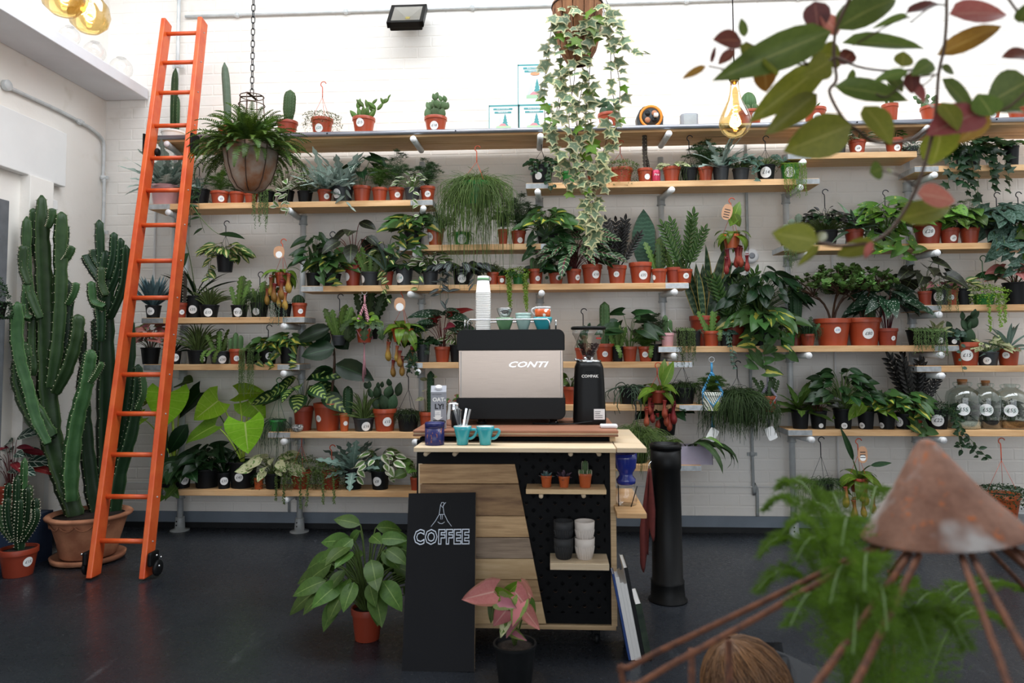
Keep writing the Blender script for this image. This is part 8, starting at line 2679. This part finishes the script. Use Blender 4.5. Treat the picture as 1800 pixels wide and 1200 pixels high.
# ------------------------------------------------------------------ foreground
def rustmat():
 s = NT('rusted_iron')
 pos = s.coord('Object')
 n1 = s.noise(14, 5, pos, .65); n2 = s.noise(55, 4, pos, .7)
 col = s.mix(s.ramp(n1, .35, .65), C('#5f3d2e'), C('#8a6452'))
 col = s.mix(s.ramp(n2, .58, .7), col, C('#a85a28'))
 n3 = s.noise(9, 3, pos)
 col = s.mix(s.ramp(n3, .54, .66), col, C('#a09a96'))
 s.base(col); s.set(.7, .15); s.bump(n2, .4, .004)
 MATS['rusted_iron'] = s.m
 s = NT('rusted_rod')
 n1 = s.noise(60, 4, s.coord('Object'), .7)
 s.base(s.mix(s.ramp(n1, .35, .7), C('#452a20'), C('#7d4c30'))); s.set(.75, .15); s.bump(n1, .5, .003)
 MATS['rusted_rod'] = s.m
rustmat()
FY = 1.08
m_ = mpp(FY)
apx = at(1626, 772, FY)
cg = empty('plant_cage', (at(1657, 938, FY).x, FY, 0), 'rusty iron plant cage with a conical cap in the foreground', 'plant cage')
O = cg.location
az = apx.z
zc0 = at(1655, 938, FY).z
Rc = 126 * m_
TM2 = Matrix.Translation((.0, 0, zc0)) @ Matrix.Rotation(R_(-7), 4, 'Y') @ Matrix.Rotation(R_(-3), 4, 'X')
hcone = az - zc0
b = MB(); b.lathe([(Rc, 0), (Rc * .985, .003), (Rc * .5, hcone * .5), (.012, hcone * .97), (.006, hcone), (1e-5, hcone)], 40, TM2); b.build('cone_cap', 'rusted_iron', cg)
b = MB(); b.lathe([(Rc * .97, .0), (Rc * .5, hcone * .48), (.01, hcone * .93)], 40, TM2); b.build('cone_lining', 'rusted_iron', cg)
zc1 = at(1118, 1168, FY).z
Ro = (1655 - 1118) * m_
rods = []
for k in range(8):
 base_a = 2 * PI * k / 10 + PI + .1
 for s_ in (-.06, .06):
  a = base_a + s_
  p0 = TM2 @ Vector((Rc * .90 * math.cos(a), Rc * .90 * math.sin(a), -.006))
  rods.append((a, p0, Vector((Ro * math.cos(a), Ro * math.sin(a), zc1))))
for a, p0, p1 in rods:
 b = MB()
 b.tube(smoothpath([p0, p0.lerp(p1, .5), p1 - (p1 - p0) * .02, p1 + Vector((0, 0, -.025)), Vector((p1.x, p1.y, .6)), Vector((p1.x * .98, p1.y * .98, .002))], 3), .0044, 8)
 b.build('rod', 'rusted_rod', cg)
for a, rr in ((PI + .10, .80), (PI + .16, .70)):
 rr *= Ro
 zt2 = zc0 + (zc1 - zc0) * rr / Ro
 b = MB(); b.tube([(rr * math.cos(a), rr * math.sin(a), zt2), (rr * math.cos(a), rr * math.sin(a), .002)], .005, 6); b.build('inner_bar', 'rusted_rod', cg)
# asparagus fern growing in the cage
L('asparagus_front', '#6fb83c', '#5aa030', trans=.45)
fz = .70
c = P(None, 1560, 10, 10, 'B', None, 1, 1, 'feathery bright green asparagus fern inside the rusty cage', Y=FY + .10, z=.0005, cat='fern', name='caged_fern', soil=False)
c.root.location.x = O.x - .06
for ch in list(c.root.children):
 bpy.data.objects.remove(ch)
c.R, c.H = .13, .62
make_pot(c.root, c.R, c.H, 'B')
OO = c.root.location
rg = random.Random(44)
fb2 = MB()
fst = MB()
def plume(tip_px, ty, dens=260, w=.06):
 T = at(*tip_px, ty) - OO
 S0 = Vector((rg.uniform(-.05, .05), rg.uniform(-.05, .05), .60))
 pts = bez(S0, Vector((T.x * .35, T.y * .35, max(T.z, S0.z) + .16)), T, 14)
 fst.tube(pts, .0018, 5, False)
 for k in range(dens):
  t = .3 + .7 * rg.random()
  i = min(12, int(t * 13)); p = pts[i].lerp(pts[i + 1], t * 13 - i)
  tg = (pts[i + 1] - pts[i]).normalized()
  side = tg.cross(Vector((0, 0, 1))).normalized() * rg.choice((-1, 1))
  bl = w * (1.15 - t) * 1.4 * rg.uniform(.5, 1)
  bd = (side + tg * .55 + Vector((0, 0, rg.uniform(-.25, .2)))).normalized()
  for s_ in range(5):
   pp = p + bd * bl * (s_ + .4) / 5
   nd = (bd * .5 + tg * rg.uniform(-.7, .9) + Vector((rg.uniform(-.4, .4), rg.uniform(-.4, .4), rg.uniform(-.4, .5)))).normalized() * .013
   sd = nd.cross(Vector((rg.uniform(-1, 1), 1, 0))).normalized() * .0007
   fb2.add([pp - sd, pp + sd, pp + nd], [(0, 1, 2)])
for tp_, ty in (((1345, 895), 1.30), ((1335, 975), 1.2), ((1370, 860), 1.42), ((1420, 905), 1.35), ((1330, 1040), 1.15), ((1400, 985), 1.1), ((1450, 880), 1.5), ((1480, 960), 1.0), ((1390, 1100), 1.0), ((1460, 1060), .95), ((1520, 1040), .92), ((1560, 1110), .9), ((1600, 1030), 1.45), ((1660, 1060), 1.4), ((1720, 1040), 1.5), ((1770, 1100), 1.3), ((1800, 1040), 1.4), ((1630, 1150), .95), ((1500, 1150), .9), ((1700, 1140), 1.0), ((1440, 960), 1.3), ((1375, 940), 1.2), ((1545, 870), 1.5)):
 plume(tp_, ty)
fst.build('stems', 'stem_green', c.root)
fb2.build('foliage', 'asparagus_front', c.root, kind='stuff')
# leafy branch hanging in from the top right
VY = 1.12
m_ = mpp(VY)
pv0 = at(1640, -330, VY)
vb = empty('hanging_branch', pv0, 'out-of-focus branch with olive and pink leaves at top right', 'branch')
O = vb.location
class VC: pass
vc = VC(); vc.root = vb; vc.m = m_
rg = random.Random(91)
FL_ = [((1462, 55), (1258, 136), 52, 'leaf_olivegreen', 0), ((1452, 112), (1318, 212), 48, 'leaf_olive', 1), ((1436, 165), (1350, 232), 38, 'leaf_olive', 2), ((1478, 76), (1640, 72), 32, 'leaf_olivegreen', 0), ((1466, 152), (1604, 168), 40, 'leaf_olivegreen', 1), ((1468, 52), (1585, -24), 54, 'leaf_olivegreen', 3),
       ((1668, 26), (1782, 14), 46, 'leaf_rose', 1), ((1646, 98), (1774, 34), 32, 'leaf_amber', 2), ((1497, 220), (1378, 266), 62, 'leaf_olive', 0), ((1518, 186), (1578, 244), 44, 'leaf_olive', 3), ((1728, 196), (1634, 226), 58, 'leaf_rose', 2), ((1655, 138), (1724, 200), 32, 'leaf_olivegreen', 1), ((1812, 140), (1736, 180), 62, 'leaf_olivegreen', 0), ((1734, 192), (1812, 190), 20, 'leaf_olivegreen', 2),
       ((1655, 222), (1648, 296), 66, 'leaf_olive', 3), ((1612, 340), (1686, 350), 38, 'leaf_rose', 0), ((1578, 386), (1682, 356), 40, 'leaf_olive', 1), ((1432, 2), (1440, 58), 40, 'leaf_brownred', 1), ((1592, 24), (1664, -4), 22, 'leaf_brownred', 2), ((1596, 26), (1543, 42), 12, 'leaf_olivegreen', 3),
       ((1304, 72), (1256, 66), 34, 'leaf_brownred', 0), ((1308, 66), (1304, 28), 14, 'leaf_olivegreen', 1), ((1292, 88), (1260, 112), 18, 'leaf_brownred', 2), ((1242, 116), (1196, 138), 12, 'leaf_amber', 1), ((1340, 108), (1352, 166), 36, 'leaf_amber', 3), ((1310, 74), (1316, 112), 22, 'leaf_olive', 2), ((1250, 112), (1258, 78), 7, 'leaf_brownred', 0),
       ((1438, 424), (1356, 408), 42, 'leaf_olive', 1), ((1438, 424), (1454, 404), 14, 'leaf_olive', 0), ((1440, 430), (1402, 468), 12, 'leaf_olive', 2), ((1538, 424), (1466, 450), 26, 'leaf_olive', 3), ((1532, 424), (1520, 456), 11, 'leaf_rose', 0), ((1552, 296), (1528, 304), 28, 'leaf_olivegreen', 1), ((1560, 305), (1570, 296), 12, 'leaf_olive', 0),
       ((1596, 126), (1538, 138), 18, 'leaf_olivegreen', 2), ((1600, 126), (1606, 165), 26, 'leaf_brownred', 1), ((1640, 110), (1606, 128), 26, 'leaf_olivegreen', 0), ((1654, 118), (1684, 126), 18, 'leaf_olivegreen', 3), ((1812, 96), (1766, 94), 28, 'leaf_brownred', 2), ((1500, 90), (1478, 110), 26, 'leaf_brownred', 3), ((1585, 118), (1592, 88), 30, 'leaf_olive', 2), ((1738, 198), (1690, 250), 30, 'leaf_amber', 0), ((1640, 190), (1620, 170), 12, 'leaf_olivegreen', 1), ((1480, 100), (1440, 92), 46, 'leaf_olive', 2), ((1474, 60), (1444, 20), 30, 'leaf_rose', 0), ((1500, 120), (1488, 165), 14, 'leaf_olivegreen', 1), ((1560, 130), (1590, 160), 24, 'leaf_olivegreen', 0), ((1600, 140), (1628, 176), 22, 'leaf_rose', 1), ((1655, 180), (1690, 225), 34, 'leaf_olive', 2), ((1745, 205), (1720, 160), 40, 'leaf_olivegreen', 0), ((1790, 40), (1815, 5), 30, 'leaf_olivegreen', 3), ((1345, 100), (1370, 130), 24, 'leaf_olive', 1), ((1460, 108), (1420, 130), 40, 'leaf_olive', 0), ((1530, 8), (1500, -20), 34, 'leaf_olivegreen', 1)]
for bp_, tp_, w, mt, v in FL_:
 d0 = rg.uniform(-.05, .05)
 leaf_px(vc, 'ovate', mt, bp_, tp_, w * 1.22, (d0, d0 + rg.uniform(-.03, .03)), (rg.uniform(-.4, .4), -1, rg.uniform(-.2, .5)), var=v)
b = MB()
for pts, r in (([(1640, -330), (1660, -100), (1664, 10), (1660, 80), (1650, 130), (1642, 220), (1615, 320), (1578, 388), (1540, 422), (1480, 432), (1438, 426)], .0042), ([(1640, -330), (1520, -60), (1478, 30), (1468, 60), (1466, 100), (1470, 140), (1458, 162), (1480, 205), (1505, 228), (1540, 250), (1600, 246), (1650, 212)], .0042), ([(1466, 100), (1440, 118), (1400, 104), (1360, 96), (1310, 74)], .003), ([(1440, 118), (1380, 112), (1300, 124), (1245, 116)], .002), ([(1466, 100), (1520, 120), (1590, 124), (1640, 112)], .003), ([(1600, 126), (1620, 150), (1645, 130)], .002), ([(1642, 220), (1690, 232), (1730, 195)], .003), ([(1600, 40), (1640, 10), (1664, 10)], .002), ([(1600, 30), (1570, 40), (1500, 80)], .002), ([(1730, 195), (1770, 190), (1815, 150)], .003), ([(1612, 330), (1580, 308), (1550, 300)], .002), ([(1640, -330), (1740, -60), (1812, 60), (1815, 150)], .003), ([(1650, 130), (1600, 140), (1560, 170), (1540, 165)], .002)):
 b.tube(smoothpath([at(x, y, VY + .005) - O for x, y in pts], 5), r * .68, 6)
b.build('stems', 'stem_brown', vb)
# its pot, hung above the picture
c2 = Ctx(); c2.root = vb; c2.m = m_; c2.R = .14; c2.H = .0
pb_ = MB(); pb_.lathe([(.09, .02), (.13, .20), (.14, .20), (.14, .23), (.125, .23), (.11, .1), (1e-5, .1)], 28); pb_.build('pot', 'terracotta_plastic', vb)
hb = MB()
for k in range(3):
 q = 2 * PI * k / 3
 hb.tube([(.135 * math.cos(q), .135 * math.sin(q), .22), (0, 0, .75), (0, 0, 5.38 - O.z)], .003, 5)
hb.build('hanger', 'wire_black', vb)


# ------------------------------------------------------------------ person crouching behind the cage (only the crown of the head shows)
def person():
 Y = 1.95
 hc = at(1308, 1126, Y)           # top of the hair
 m_ = mpp(Y)
 o = empty('person', (hc.x + .05, Y + .05, 0), 'person with light brown hair bending down behind the rusty cage', 'person')
 O = o.location
 H0 = Vector((hc.x - O.x, Y - O.y, hc.z - .125))   # head centre
 plain('skin', '#c08a6e', .55, vary=.1, nscale=8)
 plain('jumper', '#1f2226', .85, vary=.15, nscale=40)
 plain('jeans', '#2c3a52', .85, vary=.15, nscale=40)
 plain('shoe', '#2a2422', .6)
 # skeleton grown with a skin modifier: kneeling, head bowed towards the left
 V = [(.10, .06, .40), (.07, .03, .50), (.035, .01, .56), (H0.x + .03, H0.y, H0.z - .13), (H0.x + .015, H0.y, H0.z - .06), (H0.x, H0.y, H0.z + .02),
         (.05, -.15, .53), (-.06, -.20, .36), (-.22, -.16, .28), (.05, .19, .53), (-.06, .24, .36), (-.22, .20, .28),
         (.14, -.05, .28), (.14, -.09, .22), (-.18, -.12, .13), (.12, -.14, .06), (.14, .15, .28), (.14, .18, .22), (-.18, .20, .13), (.12, .20, .06), (.13, .05, .30)]
 Ed = [(20, 0), (0, 1), (1, 2), (2, 3), (3, 4), (4, 5), (2, 6), (6, 7), (7, 8), (2, 9), (9, 10), (10, 11), (20, 12), (12, 13), (13, 14), (14, 15), (20, 16), (16, 17), (17, 18), (18, 19)]
 Rr = [.13, .14, .11, .052, .075, .082, .06, .046, .034, .06, .046, .034, .10, .09, .065, .045, .10, .09, .065, .045, .14]
 me = bpy.data.meshes.new('body')
 me.from_pydata(V, Ed, [])
 ob = link('body', me, o)
 sm = ob.modifiers.new('skin', 'SKIN')
 for i, r in enumerate(Rr):
  me.skin_vertices[0].data[i].radius = (r, r)
 me.skin_vertices[0].data[20].use_root = True
 ss = ob.modifiers.new('sub', 'SUBSURF'); ss.levels = 2; ss.render_levels = 2
 me.materials.append(MATS['jumper'])
 # face and hands
 hd = MB()
 n, k = 24, 16
 vs, fs = [], []
 for i in range(k + 1):
  t = PI * i / k
  for j in range(n):
   q = 2 * PI * j / n
   x, y, z = math.sin(t) * math.cos(q), math.sin(t) * math.sin(q), math.cos(t)
   f = max(0, -x)
   jaw = 1 - .18 * max(0, -z) * (1 - .3 * f)
   nose = .16 * math.exp(-((y / .16) ** 2) - (((z + .15) / .22) ** 2)) * (1 if x < -.5 else 0)
   vs.append(Vector((x * .098 * jaw - nose * .1, y * .078 * jaw, z * .118)))
 tilt = Matrix.Translation(H0) @ Matrix.Rotation(R_(-20), 4, 'Y')
 for i in range(k):
  for j in range(n):
   fs.append((i * n + j, (i + 1) * n + j, (i + 1) * n + (j + 1) % n, i * n + (j + 1) % n))
 hd.addM(tilt, vs, fs)
 for sy in (-1, 1):
  hd.addM(tilt @ Matrix.Translation((.01, sy * .078, -.01)), *balldata(.022, (.55, .35, 1)))
 hob = hd.build('head', 'skin', o)
 eb = MB()
 for sy in (-.03, .03):
  eb.addM(tilt @ Matrix.Translation((-.088, sy, .0)), *balldata(.010, (.5, 1.2, .6)))
 plain('eye_dark', '#2a2320', .3); eb.build('eyes', 'eye_dark', hob)
 lb = MB(); lb.addM(tilt @ Matrix.Translation((-.086, 0, -.06)), *balldata(.014, (.35, 1.6, .4))); plain('lips', '#a85f52', .5); lb.build('mouth', 'lips', hob)
 for sy in (-1, 1):
  hb_ = MB()
  w = Vector((-.22, -.16 if sy < 0 else .20, .28))
  hb_.addM(Matrix.Translation(w + Vector((-.035, 0, -.005))), *balldata(.036, (1.2, .9, .45)))
  for f in range(4):
   y0 = (-.024 + f * .016)
   l = (.06, .07, .065, .05)[f]
   hb_.tube([w + Vector((-.065, y0, 0)), w + Vector((-.065 - l * .5, y0, -.004)), w + Vector((-.065 - l * .9, y0, -.03))], [.009, .0085, .007], 8)
  hb_.tube([w + Vector((-.02, -sy * .03, 0)), w + Vector((-.045, -sy * .05, -.006)), w + Vector((-.07, -sy * .052, -.02))], [.010, .0095, .008], 8)
  hb_.build('hand', 'skin', o)
 # hair: cap plus combed strands
 s = NT('hair_brown')
 uv = s.coord('UV')
 mp = s.mapping(uv, (40, 1.5, 1))
 nz = s.noise(3, 3, mp)
 s.base(s.mix(s.ramp(nz, .35, .68), C('#3a2518'), C('#9a6f48')))
 s.set(.45)
 MATS['hair_brown'] = s.m
 hc_ = MB()
 vs, fs = [], []
 for i in range(10):
  t = PI * .62 * i / 9
  for j in range(n):
   q = 2 * PI * j / n
   f = max(0, -math.cos(q))
   tt = t * (1 - .36 * f)
   vs.append(Vector((math.sin(tt) * math.cos(q) * .112 + .006, math.sin(tt) * math.sin(q) * .094, math.cos(tt) * .128)))
 for i in range(9):
  for j in range(n):
   fs.append((i * n + j, (i + 1) * n + j, (i + 1) * n + (j + 1) % n, i * n + (j + 1) % n))
 hc_.addM(tilt, vs, fs, [(j / n, i / 9) for i in range(10) for j in range(n)])
 hp_ = hc_.build('hair', 'hair_brown', o)
 rg = random.Random(6)
 st = MB()
 for k_ in range(1300):
  q = rg.uniform(-PI, PI)
  f = max(0, -math.cos(q))
  tmax = PI * .66 * (1 - .3 * f)
  q2 = q + rg.uniform(-.7, .7)
  pts = []
  lift = rg.uniform(1.0, 1.07)
  for i in range(7):
   t = .06 + (tmax - .06) * i / 6
   qq = q + (q2 - q) * i / 6
   pts.append(tilt @ Vector((math.sin(t) * math.cos(qq) * .112 * lift + .006, math.sin(t) * math.sin(qq) * .094 * lift, math.cos(t) * .128 * lift)))
  st.tube(pts, [.0011, .0014, .0014, .0014, .0013, .001, .0005], 3, False)
  st.uv[-21:] = [(rg.random(), .5)] * 21
 so = st.build('hair_strands', 'hair_brown', hp_, kind='stuff')
 bn = MB()
 for k_ in range(160):
  a = rg.uniform(0, 6.28); l = rg.uniform(.08, .2)
  p = tilt @ Vector((.105 + rg.uniform(-.01, .02), rg.uniform(-.05, .05), -.03))
  bn.tube(bez(p, p + Vector((.05, rg.uniform(-.02, .02), -.03)), p + Vector((.05 + rg.uniform(0, .03), rg.uniform(-.04, .04), -l)), 6), .0024, 4, False)
 bn.build('ponytail', 'hair_brown', hp_, kind='stuff')
def balldata(r, sq):
 b = MB(); b.ball((0, 0, 0), r, 12, 8, sq)
 return b.v, b.f
person()
